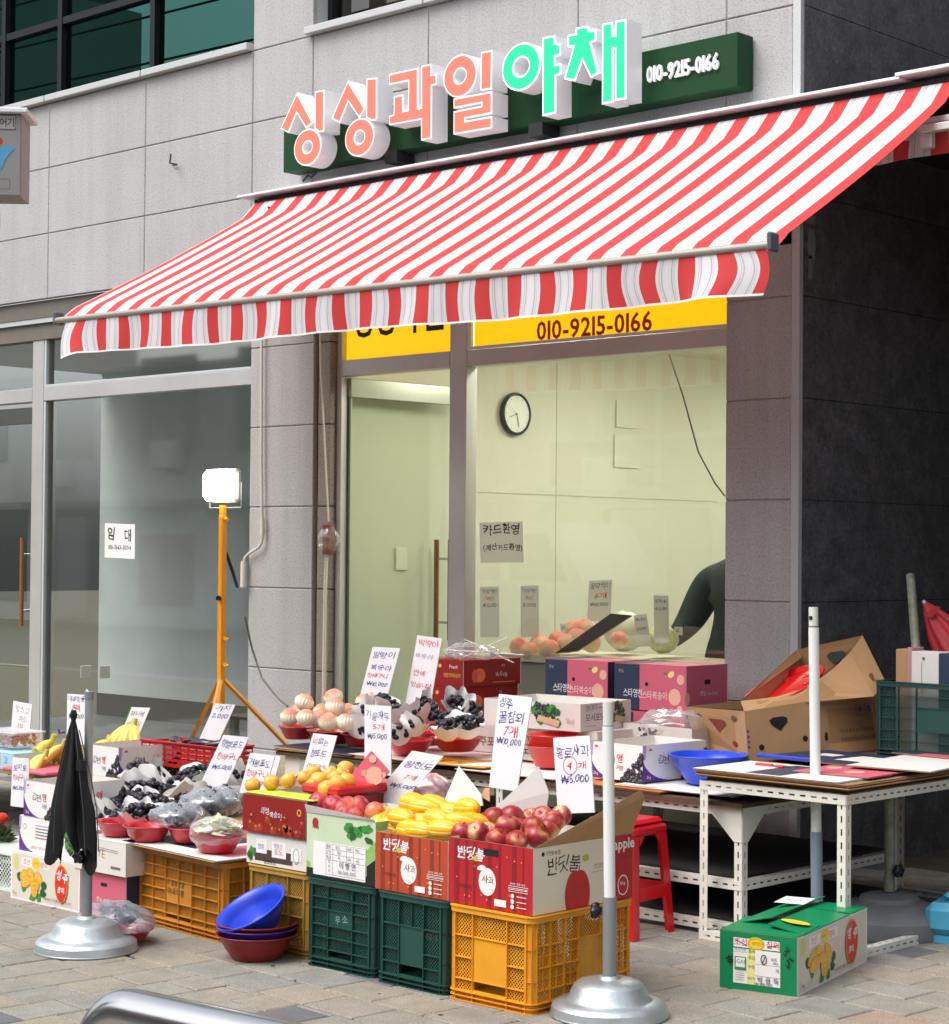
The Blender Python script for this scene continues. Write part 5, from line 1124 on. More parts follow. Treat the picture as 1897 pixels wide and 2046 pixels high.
# trays with yellow plums across the maroon carton
tr = MB(); q = Vector((-5.80, 5.16, .592)); tr.box((-.20, -.09, 0), (.20, .03, .006), lime, bev=.002)
tag(tr.build('fruit_tray', None, q), 'thin lime green tray across the maroon carton, under three yellow plums', 'tray')
tr = MB(); tr.box((-.02, -.13, 0), (.2, .23, .035), redpl, bev=.008); tag(tr.build('fruit_tray', None, (-5.80, 5.33, .60)), 'red plastic tray heaped with yellow plums behind the maroon carton', 'tray')
for k, (x, y, Y_) in enumerate([(205, 1180, 5.15), (340, 1160, 5.17), (468, 1145, 5.19)]):
    inst('plum', ball_mesh(.0325, pl_m), 'plum', None, PY(*z3(x, y), Y_), rrot(rd), 1, ('leftmost yellow plum on the lime green tray', 'middle orange-cheeked plum on the lime green tray', 'rightmost golden plum on the lime green tray')[k], 'plum', 'plums on the lime tray')
for k, (x, y, Y_) in enumerate([(590, 1125, 5.30), (690, 1145, 5.30), (750, 1205, 5.22), (835, 1165, 5.26), (775, 1100, 5.42), (865, 1110, 5.40), (890, 1060, 5.46), (655, 1085, 5.46), (650, 1190, 5.28), (810, 1130, 5.36), (900, 1150, 5.3)]):
    inst('plum', ball_mesh(.0325, pl_m), 'plum', None, PY(*z3(x, y), Y_), rrot(rd), rd.uniform(1., 1.12), 'one of the yellow and orange plums heaped in the red tray' if k else 'dark red cheeked plum at the left of the red tray heap', 'plum', 'plums in the red tray')
# ---- bowls
def bowl_mesh(rt, rb, h, m, sx=1, lip=.006, seg=36):
    def f():
        b = MB(); b.lathe([(0.001, .002), (rb, 0), (rb+.004, .004), (rb+(rt-rb)*.55, h*.5), (rt-.006, h-.006), (rt, h-.004), (rt+lip, h), (rt+lip, h+.003), (rt-.002, h+.002), (rt-.010, h-.006), (rb+(rt-rb)*.5, h*.5), (rb-.001, .007), (.001, .006)], m, seg, sx=sx); return b
    return f
bowl_r = mat('bowl_red', '#c02634', .25, sss=.03, coat=.3); bowl_d = mat('bowl_dark_red', '#8e1f26', .3); bowl_b = mat('basket_blue', '#2346c9', .3, sss=.03); bowl_p = mat('bowl_purple', '#46309c', .3); bowl_o = mat('bowl_clear_red', '#ee4a44', .2, trans=.3)
blw = {}
def bowl(label, loc, rt=.105, rb=.065, h=.06, m=None, key=None, group='red bowls of fruit on the stall', name='bowl', rot=None):
    m = m or bowl_r; k = ('bowl', rt, rb, h, m.name)
    return inst(k, bowl_mesh(rt, rb, h, m), name, None, loc, rot, None, label, 'bowl', group)
gs_m = [mat('grape_skin_%d' % i, h, .38, var=.3, vs=40, spec=.4) for i, h in enumerate(('#1b1a24', '#22222e', '#2a1f2c', '#15171f'))]
paper = mat('white_wrap_paper', '#efeeec', .8, sss=.05)
def bunch_mesh(sd_):
    def f():
        r = random.Random(sd_); b = MB()
        for i in range(62):
            u = r.uniform(-1, 1); a = r.uniform(0, 6.28); q = .041*(1-.35*u*u)*(1-.35*(u+1)/2)
            b.ball((.068*u, q*cos(a), q*.85*sin(a)+.012), r.uniform(.0105, .013), gs_m[r.randint(0, 3)], 8, 6)
        return b
    return f
def wrap_mesh(sd_, m):
    def f():
        r = random.Random(sd_*7+1); b = MB(); seg = 46; n = 14; vs = []; ph = [(r.randint(1, 5), r.uniform(0, 6), r.uniform(1, 5)) for _ in range(6)]; a0 = r.uniform(0, 6)
        for i in range(n+1):
            t = i/n
            for k in range(seg):
                a = 2*pi*k/seg; q = sum(sin(p0*a/1.+p1+t*p2)**2 for p0, p1, p2 in ph)/6-.5
                side = max(0, cos(a-a0)); R_ = .022+.062*t*(1-.25*side*t)+.05*q*t; z = -.042+.050*t**1.2+.06*q*t+.078*side*t*t
                vs.append((.004+R_*1.3*cos(a), R_*.95*sin(a), z))
        b.add(vs, [(i*seg+k, i*seg+(k+1) % seg, (i+1)*seg+(k+1) % seg, (i+1)*seg+k) for i in range(n) for k in range(seg)], m, True)
        b.add([(0, 0, -.043)]+vs[:seg], [(0, 1+(k+1) % seg, 1+k) for k in range(seg)], m, True); return b
    return f
def crump_mesh(sd_, m, sc=(1, 1, .6), amp=.35, r=.08): return lambda: crumple(r, sc, m, sd_, 30, 20, amp)
def grape_bunch(p, v, rz, tilt, sc=1., label='', group=None, wrap=True):
    t = thing('grape_bunch', label, 'grapes', p, 0, group); t.rotation_euler = (tilt[0], tilt[1], rz); t.scale = (sc,)*3
    inst(('bunch', v % 4), bunch_mesh(v % 4+1), 'grape_cluster', t, (0, 0, .010), None, 1.14)
    if wrap: inst(('wrap', v % 5), wrap_mesh(v % 5+1, paper), 'paper_wrap', t)
    return t
fm = film('clear_film'); fmd = film('smoky_film', (.62, .68, .78), .20, .15)
# table bowls -------------------------------------------------------
zb_ = TZ+.045
PB = [('red bowl of peaches at the left end of the long table', 580, 1440), ('red bowl of peaches, second from the left on the long table', 665, 1450)]
peach_g = 'peaches in foam nets'
def peach(p, rot, lab):
    t = thing('peach', lab, 'peach', p, 0, peach_g); t.rotation_euler = rot
    inst('peachb', ball_mesh(.0455, pe_m, .07, 1.0), 'peach_flesh', t); inst('net', net_mesh, 'foam_net', t); return t
bowl('red bowl of peaches at the left end of the long table', PY(*z3(542, 745), 6.75)-Vector((0, 0, .062)), .10, .065, .062)
bowl('red bowl of peaches, second from the left on the long table', PY(*z3(795, 775), 6.72)-Vector((0, 0, .062)), .125, .08, .062)
for k, (x, y, Y_) in enumerate([(585, 565, 6.66), (478, 675, 6.60), (600, 680, 6.55), (800, 530, 6.72), (812, 600, 6.58), (762, 710, 6.50), (890, 715, 6.56), (720, 640, 6.70), (905, 640, 6.68), (545, 640, 6.76), (1035, 570, 6.78), (960, 665, 6.74), (690, 690, 6.62)]):
    peach(PY(*z3(x, y), Y_), (rd.uniform(-.35, .35), rd.uniform(-.35, .35), rd.uniform(0, 6)), 'one of the pink peaches in cream foam nets at the left end of the table')
bowl('red bowl of wrapped grapes half behind the autumn plum price card', PY(*z3(1010, 800), 6.72)-Vector((0, 0, .06)), .10, .065, .06)
bowl('red bowl of wrapped grapes just right of the autumn plum price card', PY(*z3(1362, 845), 6.68)-Vector((0, 0, .062)), .115, .07, .062)
bowl('red bowl of wrapped grapes, rear one in front of the wine red cartons', PY(*z3(1545, 787), 6.95)-Vector((0, 0, .06)), .11, .07, .06)
bowl('red bowl of wrapped grapes, rightmost on the long table', PY(*z3(1715, 828), 6.80)-Vector((0, 0, .062)), .125, .075, .062)
bowl('clear red plastic bowl holding a second one, behind the honey melon price card', (-5.91, 6.80, zb_), .115, .07, .095, bowl_o)
bowl('upper one of the two clear red plastic bowls behind the honey melon price card', (-5.91, 6.80, zb_+.05), .12, .075, .095, bowl_o)
gl = 'one of the dark grape bunches in white paper on the long table'; gg = 'grapes on the long table'
for k, (x, y, Y_, sc) in enumerate([(1000, 640, 6.74, 1.1), (990, 740, 6.62, 1.1), (1310, 650, 6.72, 1.1), (1290, 790, 6.56, 1.1), (1400, 730, 6.58, 1.05), (1500, 620, 6.86, 1.1), (1430, 650, 6.8, 1.1), (1745, 600, 6.84, 1.15), (1650, 760, 6.62, 1.1), (1780, 740, 6.66, 1.15), (1700, 690, 6.74, 1.1), (1190, 570, 6.9, 1.)]):
    grape_bunch(PY(*z3(x, y+28), Y_), k, rd.uniform(-.8, .8)+(pi if k % 2 else 0), (rd.uniform(-.3, .3), rd.uniform(-.5, .1)), sc*.88, gl, gg)
o = inst('cr1', crump_mesh(3, film('thin_film', amt=.05), (1.0, .9, .30), .4, .14), 'plastic_film', None, (-7.0, 7.42, 1.03), None, None, 'big sheet of clear crackly film spread over the wine red carton stack', 'film')
o = MB()
for a, b_ in (((860, 1285), (905, 1245)), ((905, 1245), (1000, 1290)), ((880, 1290), (990, 1240)), ((870, 1265), (1020, 1275))): o.tube([PY(*a, 7.35), PY(*b_, 7.5)], .004, film('film_fold', (1, 1, 1), .5), 5)
tag(o.build('film_strip'), 'bright folded film strips poking up from the wine red cartons', 'film')
o = inst('cr2', crump_mesh(5, fm, (1.25, .9, .5), .4, .14), 'plastic_film', None, (-5.60, 7.30, .745), None, None, 'crumpled clear plastic bags heaped in the shallow white carton', 'plastic bags')
bb = MB(); bb.lathe([(0, .002), (.085, 0), (.10, .02), (.145, .08), (.166, .115), (.172, .118), (.172, .124), (.160, .122), (.14, .08), (.095, .02), (.08, .006), (0, .006)], bowl_b, 40)
tag(bb.build('plastic_basket', None, (-5.03, 6.80, TZ+.045)), 'bright blue plastic basket on the table right of the purple grape carton', 'basket')
# front-row bowls of grapes on the orange crate --------------------
sheet('white and navy flattened cartons between the orange crate and its bowls', -6.38, 5.22, .315, .70, .44, -.09, white_in, .014, lambda F: (F.rect(.0, .25, .55, 1, NAV), F.rect(.62, .2, .95, .9, PNK)), group='flattened cartons on the crates')
bowl('red bowl of salad leaves under film at the right end of the orange crate', (-6.22, 5.11, .335), .108, .066, .068)
bowl('red bowl of grapes under grey film, second from the right on the orange crate', (-6.49, 5.20, .335), .105, .068, .062)
bowl('red bowl of white wrapped grapes in the middle of the front row', (-6.66, 5.10, .335), .100, .065, .060)
bowl('red bowl of wrapped grapes at the left of the front row, behind the folded umbrella', (-6.86, 5.10, .335), .095, .06, .058)
gl = 'one of the dark grape bunches in crumpled white paper at the front of the stall'; gg = 'grapes in the front rows'
for k, (x, y, Y_, sc) in enumerate([(850, 1250, 5.62, 1.15), (1000, 1200, 5.75, 1.1), (1065, 1120, 5.9, 1.15), (1140, 1200, 5.8, 1.15), (840, 1385, 5.3, 1.1), (960, 1340, 5.42, 1.1), (1050, 1270, 5.62, 1.15), (1180, 1290, 5.5, 1.2), (950, 1440, 5.22, 1.1), (1060, 1440, 5.2, 1.1), (1130, 1370, 5.32, 1.15), (1250, 1300, 5.55, 1.1), (1360, 1220, 5.85, 1.15), (1440, 1150, 6.0, 1.1), (1430, 1270, 5.7, 1.1), (1500, 1200, 5.9, 1.1), (900, 1310, 5.5, 1.1), (1730, 1160, 6.0, 1.05)]):
    grape_bunch(PY(*z1(x, y), Y_), k+3, rd.uniform(-.7, .7)+(pi if k % 3 == 0 else 0), (rd.uniform(-.3, .3), rd.uniform(-.5, .1)), sc, gl, gg)
carton('carton_step', 'plain carton hidden under the rear rows of wrapped grapes', (-6.15, 5.46, .0), 1.05, .30, .38, kraft, closed=True, cat='box')
carton('carton_step', 'taller plain carton at the back of the wrapped grape display', (-6.10, 5.80, .0), .78, .24, .46, kraft, closed=True)
for k, (x, y, Y_, s_) in enumerate([(1310, 1410, 5.17, 1.), (1560, 1310, 5.5, 1.15), (1680, 1290, 5.62, 1.1)]):
    t = thing('bagged_grapes', ('dark grape bunches in smoky film in a red bowl beside the salad leaves', 'dark grapes in smoky film behind the bowl of salad leaves', 'dark grapes in smoky film just left of the maroon carton')[k], 'grapes', PY(*z1(x, y), Y_)); t.scale = (s_,)*3
    inst(('bunch', 1), bunch_mesh(2), 'grape_cluster', t, (-.02, .02, -.01), (0, 0, .4)); inst(('bunch', 3), bunch_mesh(4), 'grape_cluster', t, (.03, -.02, .0), (0, .3, -.5))
    inst('smk', crump_mesh(8, fmd, (1.25, .95, .52), .4, .095), 'film_bag', t)
lf = mat('salad_leaf', '#c6cf86', .6, var=.3, vs=45, sss=.1); lf2 = mat('salad_leaf_pale', '#e6e6c4', .6, var=.1, vs=40)
def leafheap():
    b = MB(); r = random.Random(6)
    for i in range(110):
        a = r.uniform(0, 6.28); q = r.uniform(0, .10); c = Vector((q*cos(a), q*sin(a), .055*(1-(q/.11)**2)+r.uniform(-.008, .01))); u = Vector((r.uniform(-1, 1), r.uniform(-1, 1), r.uniform(-.3, .5))).normalized()*r.uniform(.02, .04); v = u.cross(Vector((r.uniform(-.4, .4), r.uniform(-.4, .4), 1))).normalized()*r.uniform(.008, .014)
        b.add([c-u, c-u*.3+v, c+u*.5+v*1.2+Vector((0, 0, .006)), c+u, c+u*.5-v, c-u*.3-v*1.1], [(0, 1, 2, 3), (0, 3, 4, 5)], lf if r.random() < .55 else lf2)
    return b
t = thing('salad_leaves', 'pale green salad leaves heaped under clear film in the red bowl on the orange crate', 'vegetable', (-6.22, 5.11, .398)); inst('leafh', leafheap, 'leaf_heap', t); inst('lfm', crump_mesh(11, fm, (1.1, 1.1, .62), .10, .10), 'film_cover', t, (0, 0, .012))
# bowl on the pavement with dark grapes in film
q = PZ(235, 1835, 0); bowl('red bowl of bagged grapes standing on the pavement beside the pink carton', (q.x, q.y, .0), .125, .08, .055)
t = thing('bagged_grapes', 'black grapes in a clear torn bag on the pavement by the left parasol stand', 'grapes', (q.x-.03, q.y, .085)); inst(('bunch', 0), bunch_mesh(1), 'grape_cluster', t, (-.03, 0, 0), (0, 0, .3)); inst(('bunch', 2), bunch_mesh(3), 'grape_cluster', t, (.04, .02, .01), (.2, 0, -.6)); inst('smk2', crump_mesh(14, fmd, (1.45, 1.1, .6), .45, .105), 'film_bag', t)
# stacked bowls and tilted basket on the pavement
q = Vector((-5.76, 4.93, 0))
bowl('dark red plastic bowl at the bottom of the stack on the pavement', q, .150, .090, .092, bowl_d, group='stacked bowls on the pavement')
bowl('purple blue plastic bowl in the middle of the pavement stack', q+Vector((0, 0, .026)), .148, .09, .090, bowl_p, group='stacked bowls on the pavement')
bowl('dark red plastic bowl upper in the pavement stack, under the blue basket', q+Vector((0, .0, .044)), .151, .09, .090, bowl_d, group='stacked bowls on the pavement')
bb = MB(); bb.lathe([(0, .002), (.085, 0), (.10, .015), (.145, .08), (.163, .108), (.169, .110), (.169, .118), (.158, .116), (.138, .08), (.095, .018), (.08, .006), (0, .006)], bowl_b, 44)
for i in range(14): b_ = .008+i*.0075; bb.lathe([(.092+.055*(i/13)**.8+.0005, b_), (.092+.055*(i/13)**.8+.0035-.004, b_+.0015)], mat('basket_blue_dark', '#16329a', .4), 44)
o = tag(bb.build('plastic_basket', None, q+Vector((.02, .01, .175))), 'blue plastic basket lying tilted on top of the pavement bowl stack', 'basket'); o.rotation_euler = Vector((-.12, -.50, .86)).to_track_quat('Z', 'Y').to_euler(); o.location = q+Vector((.01, .02, .110)); o.scale = (.86,)*3
# bananas, berries, eggplants on the plank table ---------------------
bn = mat('banana_skin', '#e6c860', .45, var=.18, vs=25, sss=.05); bnt = mat('banana_tip', '#5b4a2a', .8); bng = mat('banana_green', '#b9b35a', .5)
def banana_bunch(sd_):
    def f():
        r = random.Random(sd_); b = MB()
        for i in range(7):
            a = -.9+1.8*i/6+r.uniform(-.08, .08); pts = []; L_ = r.uniform(.16, .19)
            for k in range(10):
                t = k/9; d = L_*t; pts.append(Vector((d*sin(a)*.8, -d*cos(a)*.62, .095-.03*t-.15*t*t*.55+.0*t)))
            rs = [.006, .009, .015, .0185, .020, .020, .019, .016, .010, .006]; b.tube(pts, rs, bn, 8); b.ball(pts[-1], .006, bnt, 6, 4)
        b.tube([(0, .0, .09), (0, .012, .125)], [.016, .013], bng, 8); return b
    return f
for k, (x, y, Y_, rz, sc) in enumerate([(740, 760, 6.30, -1.0, 1.15), (900, 820, 6.25, -1.3, 1.1), (640, 930, 6.12, -.6, 1.0), (480, 900, 6.18, -1.7, 1.0)]):
    inst(('ban', k), banana_bunch(k), 'banana_bunch', None, PY(*zL(x, y), Y_)-Vector((0, 0, .09)), (0, 0, rz), sc, ('bunch of bananas with a tall pale stem, behind the folded black umbrella', 'bunch of bananas partly behind the black umbrella', 'lowest bunch of bananas in film on the pink tray', 'leftmost bunch of bananas lying over the light blue carton')[k], 'bananas', 'bananas on the plank table')
for k, (x, y, Y_, rz, sc) in enumerate([(800, 820, 6.5, .2, .95), (735, 845, 6.5, -.4, .7), (985, 735, 6.55, .1, 1.15)]):
    inst(('ban', k), banana_bunch(k), 'banana_bunch', None, PY(*z1(x, y), Y_)-Vector((0, 0, .11)), (0, 0, rz), sc, ('wrapped banana bunch between the umbrella and the green edged card', 'small banana bunch just right of the umbrella tip', 'tall wrapped banana bunch in front of the green edged card')[k], 'bananas', 'wrapped bananas behind the purple carton')
tr = MB(); tr.box((-.2, -.14, 0), (.2, .14, .02), PNK, bev=.006); tag(tr.build('fruit_tray', None, PY(*zL(650, 1120), 6.10)-Vector((0, 0, .01))), 'pink foam tray under the lowest banana bunch', 'tray')
sheet('pink cardboard sheet along the front of the plank table', -8.55, 6.12, .356, .9, .2, .0, PNK, .005, group='flattened cartons on the plank table')
q = PY(*zL(100, 1100), 6.05)
carton('berry_carton', 'light blue berry carton with a red printed side at the far left', (q.x+.09, 6.03, .357), .45, .32, .085, mat('carton_skyblue', '#a9cfdf', .5), None, closed=True, pf=lambda F: (F.rect(.45, 0, .72, 1, ink_red), F.text('고', .80, .4, .03, ink_blue)))
bry = mat('berry_red', '#a3202c', .3, var=.25, vs=80, sss=.05)
def tub():
    b = MB(); r = random.Random(3)
    for i in range(90): b.ball((r.uniform(-.15, .15), r.uniform(-.08, .08), .012+r.uniform(0, .055)), r.uniform(.010, .014), bry, 8, 6)
    return b
t = thing('berry_tub', 'clear lidded tub of small red berries at the left edge of the picture', 'tub', PY(*zL(150, 770), 6.2)); inst('tub', tub, 'berries', t)
b = MB(); b.box((-.17, -.1, 0), (.17, .1, .075), fm, bev=.01); b.box((-.18, -.11, .075), (.18, .11, .082), fm, bev=.003); b.build('clear_tub', t)
# red basket with eggplants
q = PY(*z1(1330, 1020), 6.45)
bk = thing('plastic_basket', 'wide red slotted plastic basket holding eggplants, behind the grape cartons', 'basket', (-8.18, 6.22, .455), radians(1))
rb = MB(); 
for z in (0, .025, .05, .075, .10): 
    for a, c in (((0, 0, z), (.62, .006, z+.012)), ((0, .20, z), (.62, .206, z+.012)), ((0, .006, z), (.006, .20, z+.012)), ((.614, .006, z), (.62, .20, z+.012))): rb.box(a, c, mat('basket_red', '#b8141f', .3))
for x in [i*.062 for i in range(11)]: rb.box((x-.002, -.001, 0), (x+.002, .005, .11), MATS['basket_red']); rb.box((x-.002, .201, 0), (x+.002, .207, .11), MATS['basket_red'])
rb.box((.0, .0, -.004), (.62, .206, 0), MATS['basket_red']); rb.box((-.008, -.008, .112), (.628, .0, .122), MATS['basket_red'], bev=.002); rb.box((-.008, .206, .112), (.628, .214, .122), MATS['basket_red'], bev=.002); rb.box((.62, .0, .112), (.628, .206, .122), MATS['basket_red'], bev=.002)
rb.build('basket_frame', bk)
egm = mat('eggplant_skin', '#2a1622', .18, spec=.6)
for k in range(4):
    t = thing('eggplant', 'glossy dark purple eggplant lying in the red slotted basket', 'eggplant', (-8.02+.11*k, 6.31+.03*(k % 2), .565), 0, 'eggplants in the red basket')
    b = MB(); b.tube([(-.10, 0, .0), (-.06, 0, .004), (0, .0, .008), (.06, .0, .004), (.09, 0, 0)], [.004, .020, .026, .024, .010], egm, 12); b.build('eggplant_body', t, None, (0, 0, .3*k-.4))
    b = MB(); b.tube([(.085, 0, 0), (.115, .0, .004)], [.016, .005], mat('eggplant_cap', '#4d5a2c', .7), 8); b.build('stem_cap', t, None, (0, 0, .3*k-.4))
# far left edge: tomato, greens, roots and a white basket
for k, (x, y) in enumerate(((5, 1430), (-20, 1480))): inst('tomato', ball_mesh(.04, mat('tomato', '#d2301f', .25, sss=.05), .02, .85), 'tomato', None, PY(*z1(x, y), 5.55), (0, 0, 0), 1, 'red tomato at the left edge beside the grape cartons', 'tomato', 'tomatoes at the left edge')
gr = MB(); r = random.Random(8)
for i in range(60):
    c = PY(*z1(r.uniform(-80, 70), r.uniform(1480, 1600)), 5.25); u = Vector((r.uniform(-1, 1), r.uniform(-1, 1), r.uniform(-.2, .6))).normalized()*.05; v = Vector((r.uniform(-1, 1), 0, 1)).normalized()*.012
    gr.add([c-u, c+v, c+u, c-v], [(0, 1, 2, 3)], mat('dark_greens', '#3a4a2c', .6, var=.3))
tag(gr.build('leafy_greens'), 'dark leafy greens spilling at the left edge of the stall', 'vegetable')
gr = MB()
for i in range(26):
    c = PY(*z1(r.uniform(-90, 60), r.uniform(1600, 1850)), 5.2+r.uniform(-.04, .06)); d = Vector((1, r.uniform(-.3, .3), r.uniform(-.3, .2))).normalized()*.07; gr.tube([c-d, c, c+d], [.004, .009, .003], mat('root_brown', '#4a3030', .7, var=.3), 6)
tag(gr.build('root_vegetables'), 'heap of thin dark brown roots above the white slotted basket', 'vegetable')
q = PY(*z1(40, 1870), 5.1); wb = MB()
wbm = mat('basket_white', '#d5dcd4', .4); wbp = perfmat('basket_white_mesh', wbm, .022, .55)
wb.face([(q.x-.45, 5.08, 0.0), (q.x+.085, 5.08, 0.0), (q.x+.085, 5.08, .16), (q.x-.45, 5.08, .16)], wbp, False, [(0, 0), (.535, 0), (.535, .16), (0, .16)])
wb.face([(q.x+.085, 5.08, 0.0), (q.x+.085, 5.4, 0.0), (q.x+.085, 5.4, .16), (q.x+.085, 5.08, .16)], wbp, False, [(0, 0), (.32, 0), (.32, .16), (0, .16)])
wb.box((q.x-.46, 5.07, .16), (q.x+.095, 5.41, .175), wbm, bev=.003); wb.box((q.x-.46, 5.075, .0), (q.x+.09, 5.4, .012), wbm)
tag(wb.build('plastic_basket'), 'white perforated plastic basket on the pavement at the left edge', 'basket')
# ================================================================ price cards
cardm = mat('card_white', '#eceaf0', .6, var=.015, vs=8)
def card(label, z, TL, TR, BL, Y_, lines, edge=None, Yb=None, taper=None, name='price_card', mtl=None):
    """a hand lettered board held upright: corners read in a crop, standing on the plane y = Y_ (foot at Yb)"""
    Yb = Yb or Y_; a, b_, c = PY(*z(*TL), Y_), PY(*z(*TR), Y_), PY(*z(*BL), Yb); u = b_-a; v = a-c; d = c+u
    n = u.cross(v).normalized(); base = (c+d)/2
    t = thing(name, label, 'price card', base, 0, 'hand written price cards')
    m = MB(); P_ = [c-base, d-base, b_-base, a-base]
    if taper: P_ = [c-base+(u*taper[0]), d-base-u*taper[1]-v*(-taper[2] if len(taper) > 2 else 0), b_-base, a-base]
    m.slab(P_, n, .004, mtl or cardm, mtl or white_in); m.build('board', t)
    p = MB(); F = Face(p, c-base, u, v, .0008)
    if edge: F.rect(0, 0, .06, 1, edge)
    for ln in lines:
        s_, col_, x, y, h = ln[:5]; w_ = ln[5] if len(ln) > 5 else None
        F.text(s_, x, y, h*F.w, col_, off=0., wid=None if w_ is None else w_*F.w, wob=.07, slant=.08)
    for ln in lines:
        if len(ln) > 7: F.ring(*ln[7], .0022, ink_red)
    p.build('handwriting', t); return t
B_, R_, K_ = ink_blue, ink_red, mat('ink_navy', '#27305f', .5)
pen = mat('ink_pencil', '#9a9db0', .6)
card('price card for soft peaches, leaning at the left end of the table', z3, (1090, 157), (1292, 168), (985, 560), 6.95, [('말랑이', B_, .10, .80, .19, .78), ('복숭아', B_, .12, .57, .19, .78), ('한바구니', R_, .08, .44, .14, .74), ('₩10,000', B_, .12, .28, .15, .76)])
card('tall card with red lettering saying crisp peaches are inside, beside the wine red cartons', z3, (1420, 72), (1602, 96), (1325, 610), 7.02, [('딱딱이', R_, .10, .86, .22, .80), ('복숭아', pen, .06, .69, .18, .74), ('안에', R_, .10, .46, .18, .46), ('있습니다', R_, .08, .30, .18, .84)])
card('tall narrow card for autumn plums standing among the wrapped grapes', z3, (1030, 583), (1226, 596), (1030, 1090), 6.35, [('가을자두', B_, .06, .78, .26, .88), ('5개', R_, .32, .64, .17, .42), ('₩5,000', K_, .10, .50, .17, .74)])
card('card for seedless green grapes behind the tray of yellow plums', z3, (650, 795), (826, 815), (572, 1075), 6.10, [('씨', R_, .08, .72, .22, .18), ('없는', B_, .30, .72, .22, .44), ('청포도', B_, .12, .40, .24, .66), ('(한바구니)', B_, .12, .12, .14, .76)])
card('small card for giant grapes leaning on the maroon plum carton', z3, (185, 940), (368, 962), (105, 1235), 5.42, [('거봉포도', K_, .06, .68, .24, .84), ('한바구니', R_, .08, .42, .22, .82), ('₩5,000', B_, .12, .22, .14, .7)])
card('blank white card just behind the small giant grape card', z3, (368, 960), (412, 968), (300, 1200), 5.55, [])
card('wide card for king nectarines leaning over the pale green carton', z3, (1380, 925), (1612, 965), (1020, 1345), 5.46, [('왕천도', B_, .10, .74, .25, .86), ('7개', R_, .42, .56, .18, .36), ('₩5,000', B_, .20, .40, .17, .80)])
card('tallest price card, for honey melons, rising from the melon carton', z5b, (360, 505), (606, 532), (262, 1190), 5.56, [('성주', B_, .06, .855, .26, .38), ('꿀참외', B_, .08, .70, .30, .76), ('7개', R_, .30, .565, .26, .42), ('₩10,000', B_, .12, .455, .20, .74)], taper=(.1, .05))
t_ = card('card for red apples with a circled four, rising from the apple carton', z5b, (760, 830), (1030, 812), (795, 1390), 5.47, [('홍로사과', B_, .05, .72, .26, .90), ('4', R_, .34, .575, .16, .12), ('개', R_, .62, .57, .15, .24), ('₩5,000', B_, .14, .38, .20, .76)])
F = None
p = MB(); a, b_, c = PY(*z5b(760, 830), 5.47), PY(*z5b(1030, 812), 5.47), PY(*z5b(795, 1390), 5.47); F = Face(p, c-(c+c+(b_-a))/2, b_-a, a-c, .0008); F.ring(.42, .625, .034, .034, .003, ink_red); p.build('handwriting', t_)
card('card for tomatoes at the left, in front of the banana tray', zL, (180, 948), (416, 968), (150, 1640), 5.40, [('토마토', K_, .08, .74, .24, .78), ('한바구니', R_, .08, .53, .22, .82), ('₩5,000', B_, .08, .33, .18, .74)])
card('faint pencilled card behind the tub of red berries', zL, (190, 145), (454, 196), (140, 760), 6.75, [('핫스고', pen, .14, .76, .22, .74), ('피오', pen, .38, .56, .18, .42), ('1호', R_, .34, .40, .18, .3)])
card('card for jujube tomatoes by the left parasol pole', zL, (955, 45), (1216, 62), (945, 750), 6.7, [('대추방울', K_, .04, .84, .22, .94), ('1팩', R_, .28, .66, .24, .42), ('₩5,000', K_, .10, .50, .18, .82), ('2팩', B_, .20, .20, .16, .4), ('1', R_, .34, .04, .14, .05)])
card('green edged leaning card behind the tall banana bunch', z1, (965, 602), (1108, 608), (858, 868), 6.62, [('하나씩', K_, .12, .74, .26, .7), ('1송이', R_, .14, .46, .26, .7), ('₩3,000', B_, .10, .22, .18, .66)], edge=leafg)
card('leaning card for eggplants over the red slotted basket', z1, (1590, 575), (1738, 586), (1448, 892), 6.62, [('가지', B_, .16, .84, .24, .66), ('2,000', B_, .10, .66, .22, .80)])
card('tall leaning card for campbell grapes among the front grape bunches', z1, (1650, 808), (1838, 826), (1440, 1250), 5.75, [('캠벨포도', B_, .08, .80, .26, .84), ('한바구니', R_, .14, .60, .24, .84), ('₩5,000', B_, .14, .44, .18, .76)])
# pink carton flap standing in the pale green carton
fl = thing('carton_flap', 'pink peach carton flap standing on end in the nectarine carton', 'cardboard', PY(*z3(950, 1330), 5.40))
b0 = PY(*z3(950, 1330), 5.40); b = MB(); n_ = (PY(*z3(1215, 1075), 5.43)-PY(*z3(780, 1285), 5.38)).cross(Vector((0, 0, 1)))
b.slab([PY(*z3(x, y), 5.40)-b0 for x, y in ((780, 1290), (930, 1360), (1216, 1078), (1078, 925))], (0, -1, .15), .004, PNK, kraft); b.build('board', fl)
p = MB(); pr_ = MATS['print_peach']
def fpt(x, y): return PY(*z3(x, y), 5.3965)-b0
def fel(x, y, r, m): p.face([fpt(x+r*cos(2*pi*i/18), y+r*1.05*sin(2*pi*i/18)) for i in range(18)], m)
fel(1100, 1110, 66, pr_); fel(1090, 985, 28, pr_); fel(1168, 1105, 20, pr_); fel(1030, 1090, 24, MATS['print_tan'])
F = Face(p, PY(*z3(905, 1345), 5.395)-b0, PY(*z3(1060, 1200), 5.395)-PY(*z3(905, 1345), 5.395), (0, 0, .03), 0); F.text('스타복숭아', 0, 0, .022, white_pr, off=.02); p.build('print', fl)
